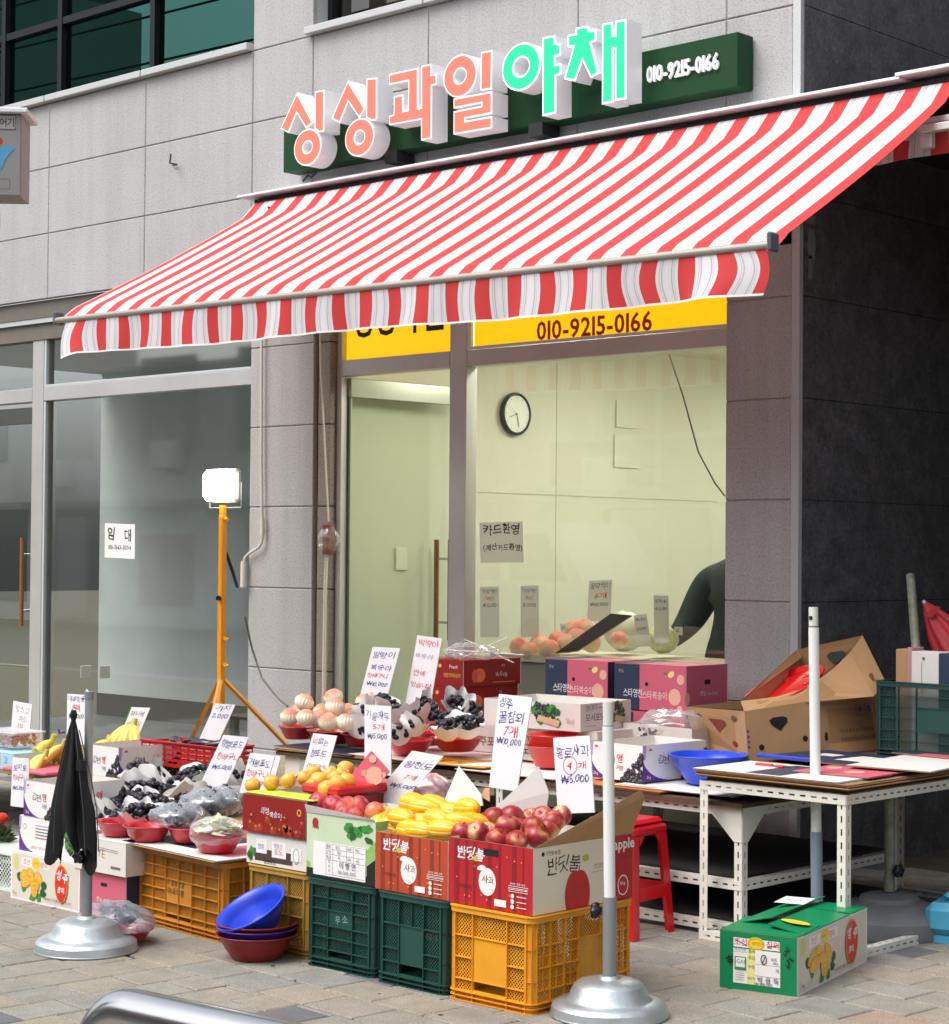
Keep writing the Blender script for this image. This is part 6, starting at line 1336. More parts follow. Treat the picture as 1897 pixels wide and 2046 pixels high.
cr = inst('cr3', crump_mesh(21, film('pink_film', (.9, .45, .5), .5, .3), (1.2, .9, .7), .4, .09), 'plastic_bag', None, PY(*z3(1470, 1215), 5.62), None, None, 'crumpled pink plastic bag behind the king nectarine card', 'bag')
# papers on glass
thinp = mat('thin_card', '#e6e4e0', .7); _n = thinp.node_tree; _t = _n.nodes.new('ShaderNodeBsdfTranslucent'); _t.inputs[0].default_value = (.8, .8, .74, 1); _m = _n.nodes.new('ShaderNodeMixShader'); _m.inputs[0].default_value = .55
_n.links.new(_n.nodes['Principled BSDF'].outputs[0], _m.inputs[1]); _n.links.new(_t.outputs[0], _m.inputs[2]); _n.links.new(_m.outputs[0], [q for q in _n.nodes if q.type == 'OUTPUT_MATERIAL'][0].inputs[0])
def glass_note(label, z, TL, TR, BL, Y_, lines, m=None, name='paper_notice'):
    a, b_, c = PY(*z(*TL), Y_), PY(*z(*TR), Y_), PY(*z(*BL), Y_); t = thing(name, label, 'notice', c); p = MB(); p.slab([Vector((0, 0, 0)), b_-a, b_-c, a-c], (0, -1, 0), .001, m or white_pr); p.build('sheet', t)
    p = MB(); F = Face(p, (0, 0, 0), b_-a, a-c, .0006)
    for s_, col_, x, y, h, w_ in lines: F.text(s_, x, y, h*F.w, col_, off=.015, wid=w_*F.w, wob=.04)
    p.build('lettering', t)
z6b = zm(0, 600, 560/1594); zw = zm(900, 560, 600/1514)
glass_note('white for rent notice taped inside the vacant shop window', z6b, (597, 1268), (768, 1274), (595, 1462), 8.115, [('임', ink_black, .10, .52, .26, .24), ('대', ink_black, .66, .50, .26, .22), ('010-5143-3054', ink_grey, .12, .24, .10, .76)])
glass_note('handwritten notice welcoming cards, inside the lit shop window', zw, (148, 1222), (366, 1216), (152, 1424), 8.115, [('카드환영', ink_black, .08, .68, .20, .84), ('(계산카드환영)', ink_black, .08, .26, .15, .90)], thinp)
# ================================================================ parasol stands, umbrella, stool, lamp
alum = mat('cast_aluminium', '#c3ccd0', .38, metal=.75, var=.1, vs=14, bump=.15, bs=60); gpole = mat('grey_pole', '#8f9498', .35, metal=.3); wpole = mat('white_pole', '#e4e6e4', .35); blk = mat('black_plastic', '#15161a', .4)
def base(name_, t, R_, H_, m, k=1):
    b = MB(); pr = [[(R_, 0), (R_+.005, .004), (R_+.002, .008)], [(R_+.002, .008), (R_-.002, .034)], [(R_-.002, .034), (R_-.010, .044), (R_*.86, .052), (R_*.75, .055)], [(R_*.75, .055), (R_*.70, .062), (R_*.66, H_*.66), (R_*.60, H_*.82)], [(R_*.60, H_*.82), (R_*.54, H_*.90), (R_*.40, H_*.96), (R_*.20, H_*.985)], [(R_*.20, H_*.985), (R_*.17, H_+.006), (.03, H_+.008), (.001, H_+.008)]]; [b.lathe(q_, m, 56) for q_ in pr]; return b.build(name_, t)
def knob(t, z, d):
    b = MB(); d = Vector(d).normalized(); M_ = Matrix.Translation(Vector((0, 0, z))+d*.030) @ d.to_track_quat('Z', 'Y').to_matrix().to_4x4()
    b.lathe([(.001, -.0), (.012, .0), (.014, .008), (.024, .012), (.026, .026), (.020, .032), (.001, .033)], blk, 30, M=M_, wob=lambda a, i: 1+(.14*cos(6*a) if i > 2 else 0)); b.build('knob', t)
pstand = thing('parasol_stand', 'cast aluminium parasol stand at left carrying the folded black umbrella', 'parasol stand', (-6.33, 4.56, 0), 0, 'parasol stands')
base('stand_base', pstand, .195, .125, alum)
b = MB(); b.tube([(0, 0, .125), (0, 0, .46)], .021, gpole, 16); b.tube([(0, 0, .44), (0, 0, .462)], .024, gpole, 16); b.build('outer_pole', pstand)
b = MB(); b.tube([(0, 0, .44), (0, 0, .965)], .0165, mat('inner_pole', '#b4b9b8', .3, metal=.5), 14); b.tube([(0, 0, .965), (0, 0, .995)], .0185, gpole, 14); b.tube([(-.0, 0, .99), (-.018, 0, 1.0), (-.024, 0, .985), (-.014, -.01, .96), (-.012, -.01, .94)], .003, wpole, 6); b.build('inner_pole', pstand)
knob(pstand, .365, (.25, -1, 0))
um = thing('folded_umbrella', 'folded black umbrella hanging upside over the left parasol pole', 'umbrella', (-6.345, 4.50, 0)); b = MB(); nr = 5
umb = mat('umbrella_cloth', (.006, .006, .007), .55, spec=.3, bump=.1, bs=40)
prof = [(.012, .925), (.020, .905), (.012, .885), (.026, .85), (.052, .77), (.080, .68), (.106, .60), (.112, .55), (.118, .47), (.125, .385)]
vs = []; sg = 64
for i, (r_, z) in enumerate(prof):
    for k in range(sg):
        a = 2*pi*k/sg; f = abs(((k*nr/sg) % 1)-.5)*2; q = 1-.50*(1-f)*min(1, i/4)+(.12*sin(a*3+i) if i > 4 else 0); zz_ = z-(.045*sin(a*2.+1)+.03*sin(a*5))*(i > 7)*(i-7)*.6
        tw = .25*i/9; vs.append((r_*q*cos(a+tw)*1.05, r_*q*sin(a+tw)*.62, zz_))
b.add(vs, [(i*sg+k, i*sg+(k+1) % sg, (i+1)*sg+(k+1) % sg, (i+1)*sg+k) for i in range(len(prof)-1) for k in range(sg)], umb, True); b.build('canopy', um)
for k in range(nr):
    a = 2*pi*(k+.5)/nr-.0; b = MB(); b.tube([(prof[i][0]*1.03*cos(a+.25*i/9)*1.05, prof[i][0]*1.03*sin(a+.25*i/9)*.62, prof[i][1]) for i in (3, 5, 7, 9)], .0022, mat('rib_steel', '#5d6468', .3, metal=.8), 5); b.build('rib', um)
b = MB(); b.box((-.075, -.02, .635), (-.045, .0, .68), blk); b.box((.06, -.03, .7), (.095, -.01, .74), blk); b.tube([(-.03, -.02, .84), (-.05, -.03, .835), (-.055, -.03, .85)], .004, mat('dark_ribbon', '#5a1c22', .6), 5); b.build('tie_strap', um)
# right stand with tall white pole
ps2 = thing('parasol_stand', 'cast aluminium parasol stand with tall white pole, in front of the apple carton', 'parasol stand', (-4.225, 5.165, 0), 0, 'parasol stands')
base('stand_base', ps2, .195, .125, alum)
b = MB(); b.tube([(0, 0, .12), (0, 0, .395)], .0235, gpole, 16); b.build('outer_pole', ps2)
b = MB(); b.tube([(-.0, 0, .39), (-.012, 0, .965)], .0195, wpole, 16); b.tube([(-.012, 0, .967), (-.014, 0, 1.045)], .0175, mat('clear_sleeve', '#d7d9d2', .3), 16); b.tube([(-.012, 0, .962), (-.012, 0, .968)], .0185, ink_grey, 16); b.build('inner_pole', ps2)
knob(ps2, .345, (-1, -.35, 0))
# third: white pole behind the rack
q = PY(1590, 1765, 6.42); ps3 = thing('parasol_stand', 'parasol stand with white pole rising behind the small rack of flattened cartons', 'parasol stand', (-4.36, 6.60, 0), 0, 'parasol stands')
base('stand_base', ps3, .195, .11, mat('clear_grey_base', '#a9b4bc', .35))
b = MB(); b.tube([(.012, 0, .1), (.004, 0, .46)], .024, mat('duct_tape_grey', '#7d8796', .5), 16); b.build('outer_pole', ps3)
b = MB(); b.tube([(.004, 0, .46), (-.012, 0, 1.26)], .021, wpole, 16); b.tube([(-.0125, 0, 1.263), (-.014, 0, 1.34)], .019, MATS['clear_sleeve'], 16); b.tube([(-.012, 0, 1.258), (-.012, 0, 1.266)], .0195, ink_grey, 14); b.box((-.02, -.0205, 1.29), (-.006, -.019, 1.305), ink_black); b.build('inner_pole', ps3)
# dark weighted bases with rusty poles
rubb = mat('dark_weight', '#6d6e72', .7, var=.15, vs=12, bump=.1, bs=60); rust = mat('old_pole', '#7f8474', .6, var=.35, vs=30, metal=.3, dirt=.6)
for k, (x, y, lb, s_) in enumerate(((-4.33, 7.10, 'dark grey weighted parasol base with a rusty pole, right behind the green carton', 1), (-4.16, 7.86, 'dark grey weighted parasol base with a rusty pole, further back at right', 1.0))):
    t = thing('weighted_base', lb, 'parasol stand', (x, y, 0), 0, 'dark weighted bases')
    b = MB(); [b.lathe(q_, rubb, 48) for q_ in ([(.24, 0), (.243, .01), (.242, .07)], [(.242, .07), (.232, .08)], [(.232, .08), (.20, .108), (.15, .128), (.125, .134)], [(.125, .134), (.118, .150)], [(.118, .150), (.09, .160), (.03, .164), (.001, .164)])]; b.build('stand_base', t)
    b = MB(); b.tube([(0, 0, .17), (0, 0, .60 if k == 0 else .64)], .022, rust, 12); b.build('pole', t)
    if k == 0: knob(t, .26, (1, -.2, 0))
# stick and folded red umbrella against the dark wall, blue base
st = MB(); q0, q1 = PY(1773, 1120, 7.75), PY(1783, 1252, 7.6); st.tube([q0, q1, q1+(q1-q0)*.6], .020, rust, 10); tag(st.build('broken_pole'), 'old peeling wooden pole leaning on the dark stone wall at right', 'pole')
ru = thing('folded_parasol', 'folded red parasol leaning into the picture at the right edge', 'parasol', PY(1850, 1230, 7.7)); o0 = PY(1850, 1230, 7.7)
b = MB(); rc_ = mat('red_cloth', '#9c1a26', .6, var=.15, vs=10); pts = [PY(x, y, 7.7)-o0 for x, y in ((1802, 1175), (1815, 1195), (1835, 1225), (1870, 1270), (1915, 1320))]
n = len(pts); rs = [.012, .035, .065, .10, .11]; vs = []; d = (pts[-1]-pts[0]).normalized(); u_ = d.cross(Vector((0, 1, 0))).normalized(); w_ = d.cross(u_)
for i, p in enumerate(pts):
    for k in range(32): a = 2*pi*k/32; q = rs[i]*(1+.18*cos(8*a)*min(1, i)); vs.append(p+u_*q*cos(a)+w_*q*sin(a))
b.add(vs, [(i*32+k, i*32+(k+1) % 32, (i+1)*32+(k+1) % 32, (i+1)*32+k) for i in range(n-1) for k in range(32)], rc_, True)
b.add([PY(x, y, 7.64)-o0 for x, y in ((1799, 1197), (1812, 1203), (1832, 1182), (1822, 1180))], [(0, 1, 2, 3)], rc_); b.build('cloth', ru)
b = MB(); b.tube([PY(1798, 1170, 7.7)-o0, PY(1806, 1180, 7.7)-o0], .011, gpole, 8); b.build('tip', ru)
b = MB(); b.box((-3.80, 7.55, .0), (-3.35, 8.0, 1.22), mat('tarp_navy', '#16202f', .8, var=.3, vs=6)); 
bbm = mat('sky_blue_plastic', '#4fa5c9', .4, var=.08, vs=5, coat=.2); q = PZ(1797, 1835, 0)
bl = MB(); a = Vector((q.x, q.y, 0)); bl.box((.0, .0, .03), (.55, .55, .16), bbm, Matrix.Translation(a) @ Matrix.Rotation(.25, 4, 'Z'), bev=.03); bl.box((.02, .02, .0), (.12, .12, .03), bbm, Matrix.Translation(a) @ Matrix.Rotation(.25, 4, 'Z')); bl.box((.25, .02, .0), (.53, .12, .03), bbm, Matrix.Translation(a) @ Matrix.Rotation(.25, 4, 'Z'))
bl.box((.06, .06, .16), (.49, .49, .20), bbm, Matrix.Translation(a) @ Matrix.Rotation(.25, 4, 'Z'), bev=.02)
tag(bl.build('water_base'), 'sky blue plastic water filled base at the right edge of the pavement', 'base')
gnet = MB(); gnet.box((-4.13, 7.93, .30), (-3.98, 8.2, .60), mat('green_net', '#0f5a33', .7, var=.4, vs=60)); 
# red stool
stl = thing('plastic_stool', 'bright red plastic stool with arched cut-outs, behind the apple carton', 'stool', (-5.10, 6.33, 0), radians(4)); sr = mat('stool_red', '#cf1420', .3, coat=.3, var=.04, vs=4)
b = MB(); b.box((-.115, -.115, .44), (.115, .115, .47), sr, bev=.014); b.box((-.125, -.125, .405), (.125, .125, .445), sr, bev=.01); b.build('seat', stl)
for sx in (-1, 1):
    for sy in (-1, 1):
        b = MB(); top = [(sx*.122, sy*.122), (sx*.075, sy*.122), (sx*.122, sy*.075)]; bot = [(sx*.148, sy*.148), (sx*.105, sy*.148), (sx*.148, sy*.105)]
        for e in (1, 2):
            P_ = [(top[0][0], top[0][1], .41), (bot[0][0], bot[0][1], 0), (bot[e][0], bot[e][1], 0), (top[e][0], top[e][1], .41)]
            b.slab(P_, (sx*(e == 2), sy*(e == 1), .1), .005, sr)
        b.build('leg', stl)
for e in range(4):
    b = MB(); M_ = Matrix.Rotation(e*pi/2, 4, 'Z'); b.slab([M_ @ Vector(v) for v in ((-.09, -.140, .15), (.09, -.140, .15), (.09, -.136, .20), (-.09, -.136, .20))], M_ @ Vector((0, -1, 0)), .005, sr)
    for s_ in (-1, 1): b.slab([M_ @ Vector(v) for v in ((s_*.075, -.125, .41), (s_*.075, -.128, .37), (s_*.045, -.126, .405), (s_*.04, -.125, .41))], M_ @ Vector((0, -1, 0)), .005, sr)
    b.build('stretcher', stl)
# work light on yellow stand
q = PY(434, 1000, 7.25); wl_ = thing('work_light', 'lit white work light on a yellow tripod stand before the vacant shop', 'work light', (q.x, 7.25, 0))
yp = mat('yellow_paint', '#e2951c', .4, var=.06, vs=6); b = MB(); b.box((-.018, -.018, .35), (.018, .018, 1.74), yp, bev=.003); b.box((-.014, -.014, 1.74), (.014, .014, 1.80), yp); b.build('mast', wl_)
b = MB()
for z in (1.03, .88): b.box((.018, -.006, z), (.05, .006, z+.02), yp); b.tube([(.05, 0, z+.01), (.062, 0, z+.004)], .006, yp, 6)
b.tube([(.0, -.02, 1.27), (.02, -.045, 1.27)], .014, blk, 10); b.build('side_bracket', wl_)
for a in (-.9, 1.2, 2.9):
    b = MB(); e = Vector((cos(a), sin(a), 0)); b.tube([e*.02+Vector((0, 0, .80)), e*.42+Vector((0, 0, .40)), e*.62+Vector((0, 0, .02))], .014, yp, 4, sm=False); b.build('leg', wl_)
b = MB(); b.tube([(-.142, .02, 1.93), (-.142, .02, 1.785), (.142, .02, 1.785), (.142, .02, 1.93)], .006, gpole, 6); b.tube([(.02, 0, 1.72), (.045, 0, 1.72)], .01, yp, 8); b.build('yoke', wl_)
b = MB(); b.box((-.125, -.01, 1.815), (.125, .045, 2.01), mat('lamp_housing', '#cfd0cc', .5), bev=.02); b.build('lamp_housing', wl_)
b = MB(); b.box((-.12, -.075, 1.822), (.12, -.012, 2.004), mat('lamp_glow', '#ffffff', .5, emit=(1, .97, .86), es=9), bev=.03); b.build('lamp_face', wl_)
l = bpy.data.lights.new('work_lamp', 'AREA'); l.shape = 'RECTANGLE'; l.size = .18; l.size_y = .14; l.energy = 55; l.color = (1, .95, .82)
lo = bpy.data.objects.new('work_lamp', l); COL.objects.link(lo); lo.location = (q.x, 7.22, 1.91); lo.rotation_euler = (radians(90), 0, radians(0))
# steel guard rail in the foreground
ssm = mat('brushed_stainless', '#c4c6c8', .2, metal=1, bump=.03, bs=14); b = MB(); RT_ = .055
a0 = PZ(262, 1974, .5); a1 = PZ(560, 2040, .5); rr = thing('guard_rail', 'shiny stainless steel guard rail tube bending down at the bottom of the picture', 'guard rail', (a0.x, a0.y, -.05))
d = (a1-a0); d.z = 0; d.normalize(); pts = []
pts = [Vector((0, 0, 0))-d*.13, Vector((0, 0, .42))-d*.13]
for i in range(1, 9): t = pi/2*i/8; pts.append(Vector((0, 0, .42+.13*sin(t)))-d*.13*cos(t))
pts += [Vector((0, 0, .55))+d*1.6]
for i in range(1, 9): t = pi/2*i/8; pts.append(Vector((0, 0, .42+.13*cos(t)))+d*(1.6+.13*sin(t)))
pts += [Vector((0, 0, 0))+d*1.73]
b.tube(pts, RT_, ssm, 32); b.build('tube', rr)
# ================================================================ brown banana cartons and back crate
z1r = zm(1340, 1120, 557/1848)
def pan(t, o, pts, Ys, n, m=None, mi=None, name='panel'):
    b = MB(); b.slab([PY(*z1r(*p), y)-o for p, y in zip(pts, Ys)], n, .005, m or kraft, mi or kraft_in); return b.build(name, t)
o1 = PY(*z1r(520, 1350), 6.95); o1.z = .70; hole = mat('hole_shadow', (.012, .01, .008), .9); blu = mat('blue_print', '#3c3f86', .6)
bc = thing('banana_carton', 'brown carton with punched holes and blue 4 5 6 stamps, on the rack top', 'box', o1)
pan(bc, o1, [(165, 1215), (520, 1350), (490, 1000), (97, 968)], [7.42, 6.95, 6.95, 7.42], (-.2, -1, 0))
pan(bc, o1, [(520, 1350), (985, 1290), (945, 928), (490, 1000)], [6.95, 7.30, 7.30, 6.95], (.7, -.7, 0))
pan(bc, o1, [(985, 1290), (1462, 1245), (1392, 898), (945, 928)], [7.30, 7.72, 7.72, 7.30], (.7, -.7, 0))
pan(bc, o1, [(97, 968), (470, 930), (480, 990), (150, 1100)], [7.42, 7.75, 7.75, 7.5], (0, -1, .1))
p = MB()
def quadmap(c4, Ys):      # bilinear face of a carton panel
    C4 = [PY(*z1r(*c), y)-o1 for c, y in zip(c4, Ys)]
    n = (C4[1]-C4[0]).cross(C4[3]-C4[0]).normalized(); return lambda u, v, l=.001: (C4[0]*(1-u)*(1-v)+C4[1]*u*(1-v)+C4[2]*u*v+C4[3]*(1-u)*v)+n*l
fA = quadmap([(165, 1215), (520, 1350), (490, 1000), (97, 968)], [7.42, 6.95, 6.95, 7.42]); fB = quadmap([(520, 1350), (985, 1290), (945, 928), (490, 1000)], [6.95, 7.30, 7.30, 6.95]); fC = quadmap([(985, 1290), (1462, 1245), (1392, 898), (945, 928)], [7.30, 7.72, 7.72, 7.30])
def pe(f, u, v, ru_, rv_, m): p.face([f(u+ru_*cos(2*pi*i/16), v+rv_*sin(2*pi*i/16)) for i in range(16)], m)
def pp(f, pts, m, l=.001): p.face([f(u, v, l) for u, v in pts], m)
brh = mat('hole_brown', '#6b4630', .8)
for u, v, m in ((.22, .80, brh), (.82, .84, brh), (.15, .22, brh), (.80, .32, mat('hole_red', '#8e1a1a', .6))): pe(fA, u, v, .045, .055, m)
pp(fA, [(.38, .76), (.42, .70), (.55, .47), (.68, .70), (.66, .76), (.60, .78), (.44, .77)], mat('hole_redbrown', '#7b3324', .8))
for u, v in ((.20, .28), (.83, .33)): pe(fB, u, v, .038, .055, hole)
pp(fB, [(.34, .76), (.37, .66), (.49, .54), (.60, .68), (.60, .76), (.54, .80), (.40, .80)], hole)
for v in (.60, .50, .40, .30): pp(fB, [(.005, v), (.035, v-.02), (.045, v+.02), (.02, v+.04)], blu)
for u in (.13, .87): pp(fC, [(u-.02, .26), (u+.01, .25), (u+.022, .32), (u+.02, .40), (u-.01, .40), (u-.02, .34)], hole)
def ftext(f, s_, u, v, hh, ww, m):
    vs_, fs_, wd_ = glyphs(s_, .02); p.add([f(u+a*ww/wd_, v+b_*hh, .0014) for a, b_ in vs_], fs_, m)
for i, ch in enumerate('456'):
    u = .60+.135*i; ftext(fC, ch, u+.035, .72, .12, .05, blu)
    for (u0, u1, v0, v1) in ((u, u+.115, .87, .878), (u, u+.115, .66, .668), (u, u+.006, .66, .878)): pp(fC, [(u0, v0), (u1, v0), (u1, v1), (u0, v1)], blu)
ftext(fC, 'PACKER', .50, .50, .03, .12, ink_grey); ftext(fC, '1234567890', .33, .37, .07, .48, mat('faint_brown', '#7d5f45', .8)); ftext(fC, '0000000000', .33, .22, .07, .48, MATS['faint_brown'])
p.build('print', bc)
uc = thing('banana_carton', 'second brown carton tipped up inside the first, holding a red tray', 'box', o1)
pan(uc, o1, [(470, 930), (480, 935), (870, 640), (840, 590)], [7.15, 7.3, 7.62, 7.62], (0, -1, .3), name='panel')
pan(uc, o1, [(465, 932), (800, 960), (870, 860), (845, 590)], [7.13, 7.6, 7.66, 7.64], (0, -1, .3), kraft, name='panel')
pan(uc, o1, [(845, 590), (800, 960), (1200, 760), (1275, 497)], [7.64, 7.66, 7.70, 7.66], (0, -1, .3), kraft_in, name='panel')
b = MB(); b.slab([PY(*z1r(x, y), yy)-o1 for x, y, yy in ((466, 932, 7.12), (700, 903, 7.22), (880, 850, 7.30), (1010, 770, 7.36), (1090, 710, 7.42), (1190, 610, 7.50), (1275, 497, 7.60), (1430, 810, 7.55), (1350, 900, 7.46), (950, 935, 7.28), (490, 1000, 7.10))], (.6, -.7, .1), .005, kraft, kraft_in); b.build('panel', uc)
p = MB(); pt = lambda x, y, yy: PY(*z1r(x, y), yy)-o1
p.face([pt(1035, 632, 7.645), (pt(1060, 608, 7.645)), pt(1140, 598, 7.645), pt(1165, 610, 7.645), pt(1160, 640, 7.645), pt(1100, 682, 7.645), pt(1050, 658, 7.645)], mat('hole_grey', '#3c3a3c', .8))
cc = pt(1332, 778, 7.50); p.face([pt(1332+18*cos(2*pi*i/16), 778+33*sin(2*pi*i/16), 7.50) for i in range(16)], brh); p.build('hand_hole', uc)
tr = thing('red_tray', 'round bright red plastic tray with leaf embossing inside the tipped brown carton', 'tray', PY(*z1r(760, 850), 7.40)); o2 = PY(*z1r(760, 850), 7.40)
b = MB(); M_ = Matrix.Rotation(radians(-14), 4, 'Y') @ Matrix.Rotation(radians(24), 4, 'X'); rdm = mat('tray_red', '#e01a20', .3); b.lathe([(.001, 0), (.165, .0), (.175, .006), (.19, .02), (.198, .02), (.198, .014), (.18, -.004), (.001, -.006)], rdm, 40, M=M_)
for a in range(6):
    for s_ in (-1, 1): q0 = Vector((.10*cos(a), .10*sin(a), .002)); b.tube([M_ @ q0, M_ @ (q0+Vector((.03*cos(a+s_*.5), .03*sin(a+s_*.5), .003)))], .004, mat('tray_emboss', '#f0433f', .3), 5)
b.build('tray_dish', tr)
sc_ = MB(); q = PY(*z1r(650, 1362), 6.72); sc_.tube([q+Vector((-.06, 0, 0)), q+Vector((.02, 0, 0))], .010, redpl, 8); sc_.tube([q+Vector((.02, 0, 0)), q+Vector((.12, .03, 0))], .006, blk, 8); sc_.tube([q+Vector((.05, -.02, .003)), q+Vector((.08, -.01, .003))], .008, redpl, 8)
tag(sc_.build('scissors'), 'red and black handled scissors lying on the flattened cartons', 'scissors')
pb_ = MB(); q = PY(*z1r(790, 1320), 6.86); pb_.box((-.16, -.01, 0), (.12, .012, .014), bowl_b, Matrix.Translation(q), bev=.003); tag(pb_.build('blue_strip'), 'blue plastic strip lying on the flattened cartons beside the white pole', 'strip')
cg = crate('dark green plastic crate full of folded cartons, standing by the dark stone wall', CG2, (-4.02, 7.42, .68), .585, .36, .325, ((1, 1, 2, 1, 1), (.6, .7, .8, .8, .7, .6), ('ppppp', 'ppppp', 'ppspp', 'ppspp', 'ppppp', 'ppppp')), gs)
for k, (x0, x1, m, hh, lb) in enumerate(((-4.56, -4.50, kraft, 1.14, 'brown folded carton at the left of the crate'), (-4.495, -4.47, mat('carton_dusty_pink', '#b98a8a', .7), 1.15, 'dusty pink folded carton in the crate'), (-4.465, -4.33, white_in, 1.135, 'white folded carton with green mark in the crate'), (-4.325, -4.06, NAV, 1.13, 'navy folded carton with white letters in the crate'))):
    t = thing('folded_carton', lb, 'cardboard', (x0, 7.52-.015*k, .70), 0, 'folded cartons in the green crate'); b = MB(); b.box((0, 0, 0), (x1-x0, .10, hh-.70), m, bev=.003); b.build('board', t)
    if k == 3: p = MB(); F = Face(p, (0, -.001, .0), (x1-x0, 0, 0), (0, 0, hh-.70)); F.text('스타영', .48, .92, .045, white_pr, off=.02, rot=-pi/2); F.text('햇살', .78, .88, .02, MATS['print_tan'], rot=-pi/2, wob=.06); p.build('print', t)
    if k == 2: p = MB(); F = Face(p, (0, -.001, .0), (x1-x0, 0, 0), (0, 0, hh-.70)); F.line(.38, .45, .38, .9, .002, leafg); blob(F, .45, .93, .01, leafg, 7, 1); F.text('자', .35, .68, .03, ink_grey, rot=-pi/2); blob(F, .4, .6, .008, ink_red, 7, 2); p.build('print', t)
tag(gnet.build('green_sack'), 'green net sack in the shadow at the back right', 'sack')
# ================================================================ things inside the shop
ck = PX(1000, 806, -8.79); cl_ = thing('wall_clock', 'round white wall clock with black rim inside the lit shop', 'clock', (-8.79, ck.y, ck.z))
M_ = Matrix.Rotation(pi/2, 4, 'Y'); b = MB(); b.lathe([(.135, .0), (.142, .01), (.142, .03), (.13, .042), (.125, .034), (.122, .03)], blk, 40, M=M_); b.build('clock_rim', cl_)
b = MB(); b.lathe([(.001, .028), (.124, .028)], mat('clock_dial', '#e8ece4', .5), 40, M=M_); b.build('clock_dial', cl_)
b = MB(); F = Face(b, (.031, 0, 0), (0, 1, 0), (0, 0, 1), 0)
for (dy, dz, th_) in ((.02, -.085, .005), (-.075, -.025, .004), (-.05, .03, .0015)): F.line(-.1*dy, -.1*dz, dy, dz, th_, ink_black)
for i in range(12): F.line(.104*cos(i*pi/6), .104*sin(i*pi/6), .114*cos(i*pi/6), .114*sin(i*pi/6), .003, ink_black)
b.build('clock_hands', cl_)
for (TL, TR, BL, lb) in (((840, 605), (962, 625), (838, 740), 'faded printed sheet stuck on the shop wall'), ((835, 775), (962, 785), (828, 942), 'plain pale sheet stuck on the shop wall below the printed one')):
    a, b_, c = PX(*zw(*TL), -8.79), PX(*zw(*TR), -8.79), PX(*zw(*BL), -8.79); t = thing('wall_poster', lb, 'poster', c); m = MB(); m.slab([Vector((0, 0, 0)), Vector((0, b_.y-a.y, 0)), Vector((0, b_.y-a.y, a.z-c.z)), Vector((0, 0, a.z-c.z))], (1, 0, 0), .002, mat('poster_paper', '#d2d3c4', .6)); m.build('sheet', t)
sh = thing('produce_counter', 'counter inside the shop window loaded with peaches and price cards', 'counter', (-6.7, 8.62, 0))
b = MB(); b.box((-1.0, -.3, .93), (.85, .3, .97), mat('counter_top', '#c9c7b2', .6)); b.box((-.98, -.28, 0), (.83, .28, .93), mat('counter_side', '#8b8c80', .7)); b.build('counter_body', sh)
for k, (x, y, Y_) in enumerate([(350, 1850, 8.4), (450, 1840, 8.42), (540, 1815, 8.5), (590, 1830, 8.45), (630, 1760, 8.55), (680, 1755, 8.6), (400, 1870, 8.35), (500, 1860, 8.36), (640, 1800, 8.5), (710, 1830, 8.5), (850, 1815, 8.55)]):
    inst('inpeach', ball_mesh(.055, pe_m, .06), 'peach', None, PY(*zw(x, y), Y_), rrot(rd), rd.uniform(.9, 1.1), 'one of the loose peaches piled on the counter inside the window', 'peach', 'peaches inside the shop')
for (TL, TR, BL, Y_, ln, lb) in (((150, 1545), (245, 1543), (152, 1800), 8.35, [('싱싱계란', K_, .1, .86, .2, .8), ('대란', R_, .25, .72, .18, .5), ('4,000', K_, .12, .58, .18, .74)], 'card priced 4,000 at the left of the shop window'),
    ((355, 1540), (445, 1538), (355, 1800), 8.4, [('싱싱계란', K_, .1, .86, .2, .8), ('특란', R_, .25, .72, .18, .5), ('5,000', K_, .12, .58, .18, .74)], 'card priced 5,000 second from the left inside the window'),
    ((700, 1515), (816, 1508), (690, 1720), 8.6, [('꿀딱딱이', K_, .08, .78, .24, .84), ('6개', R_, .28, .54, .22, .5), ('₩10,000', K_, .08, .34, .16, .8)], 'card priced 10,000 in the middle of the shop window'),
    ((1025, 1588), (1098, 1590), (1030, 1830), 8.5, [('알배추', K_, .08, .84, .22, .8), ('4,000', K_, .08, .68, .2, .8)], 'narrow card priced 4,000 at the right of the shop window'),
    ((925, 1690), (990, 1682), (945, 1850), 8.45, [('쪽파', K_, .08, .78, .24, .8), ('3,000', K_, .08, .50, .2, .8)], 'small leaning card priced 3,000 inside the window'),
    ((552, 1730), (610, 1728), (560, 1800), 8.6, [('당근', K_, .1, .5, .3, .7)], 'little card half hidden by the peaches inside'),
    ((1130, 1748), (1170, 1748), (1130, 1790), 8.5, [('무', K_, .2, .3, .4, .5)], 'tiny card beside the dark jacket inside')):
    card('handwritten '+lb, zw, TL, TR, BL, Y_, ln, mtl=thinp)
b = MB(); a0 = PY(*zw(640, 1800), 8.32); P_ = [PY(*zw(x, y), 8.34)-a0 for x, y in ((530, 1880), (640, 1870), (915, 1690), (810, 1680))]; b.slab(P_, (0, -1, .3), .01, mat('dark_board', '#3f2e2b', .6), kraft); t = thing('dark_flap', 'dark brown carton flap standing inside the shop window over the peaches', 'cardboard', a0); ob_ = b.build('board', t)
cbm = mat('cabbage_leaf', '#cfd49a', .6, var=.2, vs=30); o = inst('cab', crump_mesh(31, cbm, (1, 1, .9), .12, .085), 'cabbage', None, PY(*zw(1072, 1810), 8.6), None, None, 'pale green cabbage on the counter inside the window', 'cabbage')
inst('cab2', crump_mesh(32, mat('pale_radish', '#d9dbc8', .6), (1.1, 1, 1), .1, .11), 'radish_bag', None, PY(*zw(880, 1770), 8.75), None, None, 'bag of pale vegetables behind the brown flap inside the window', 'bag')
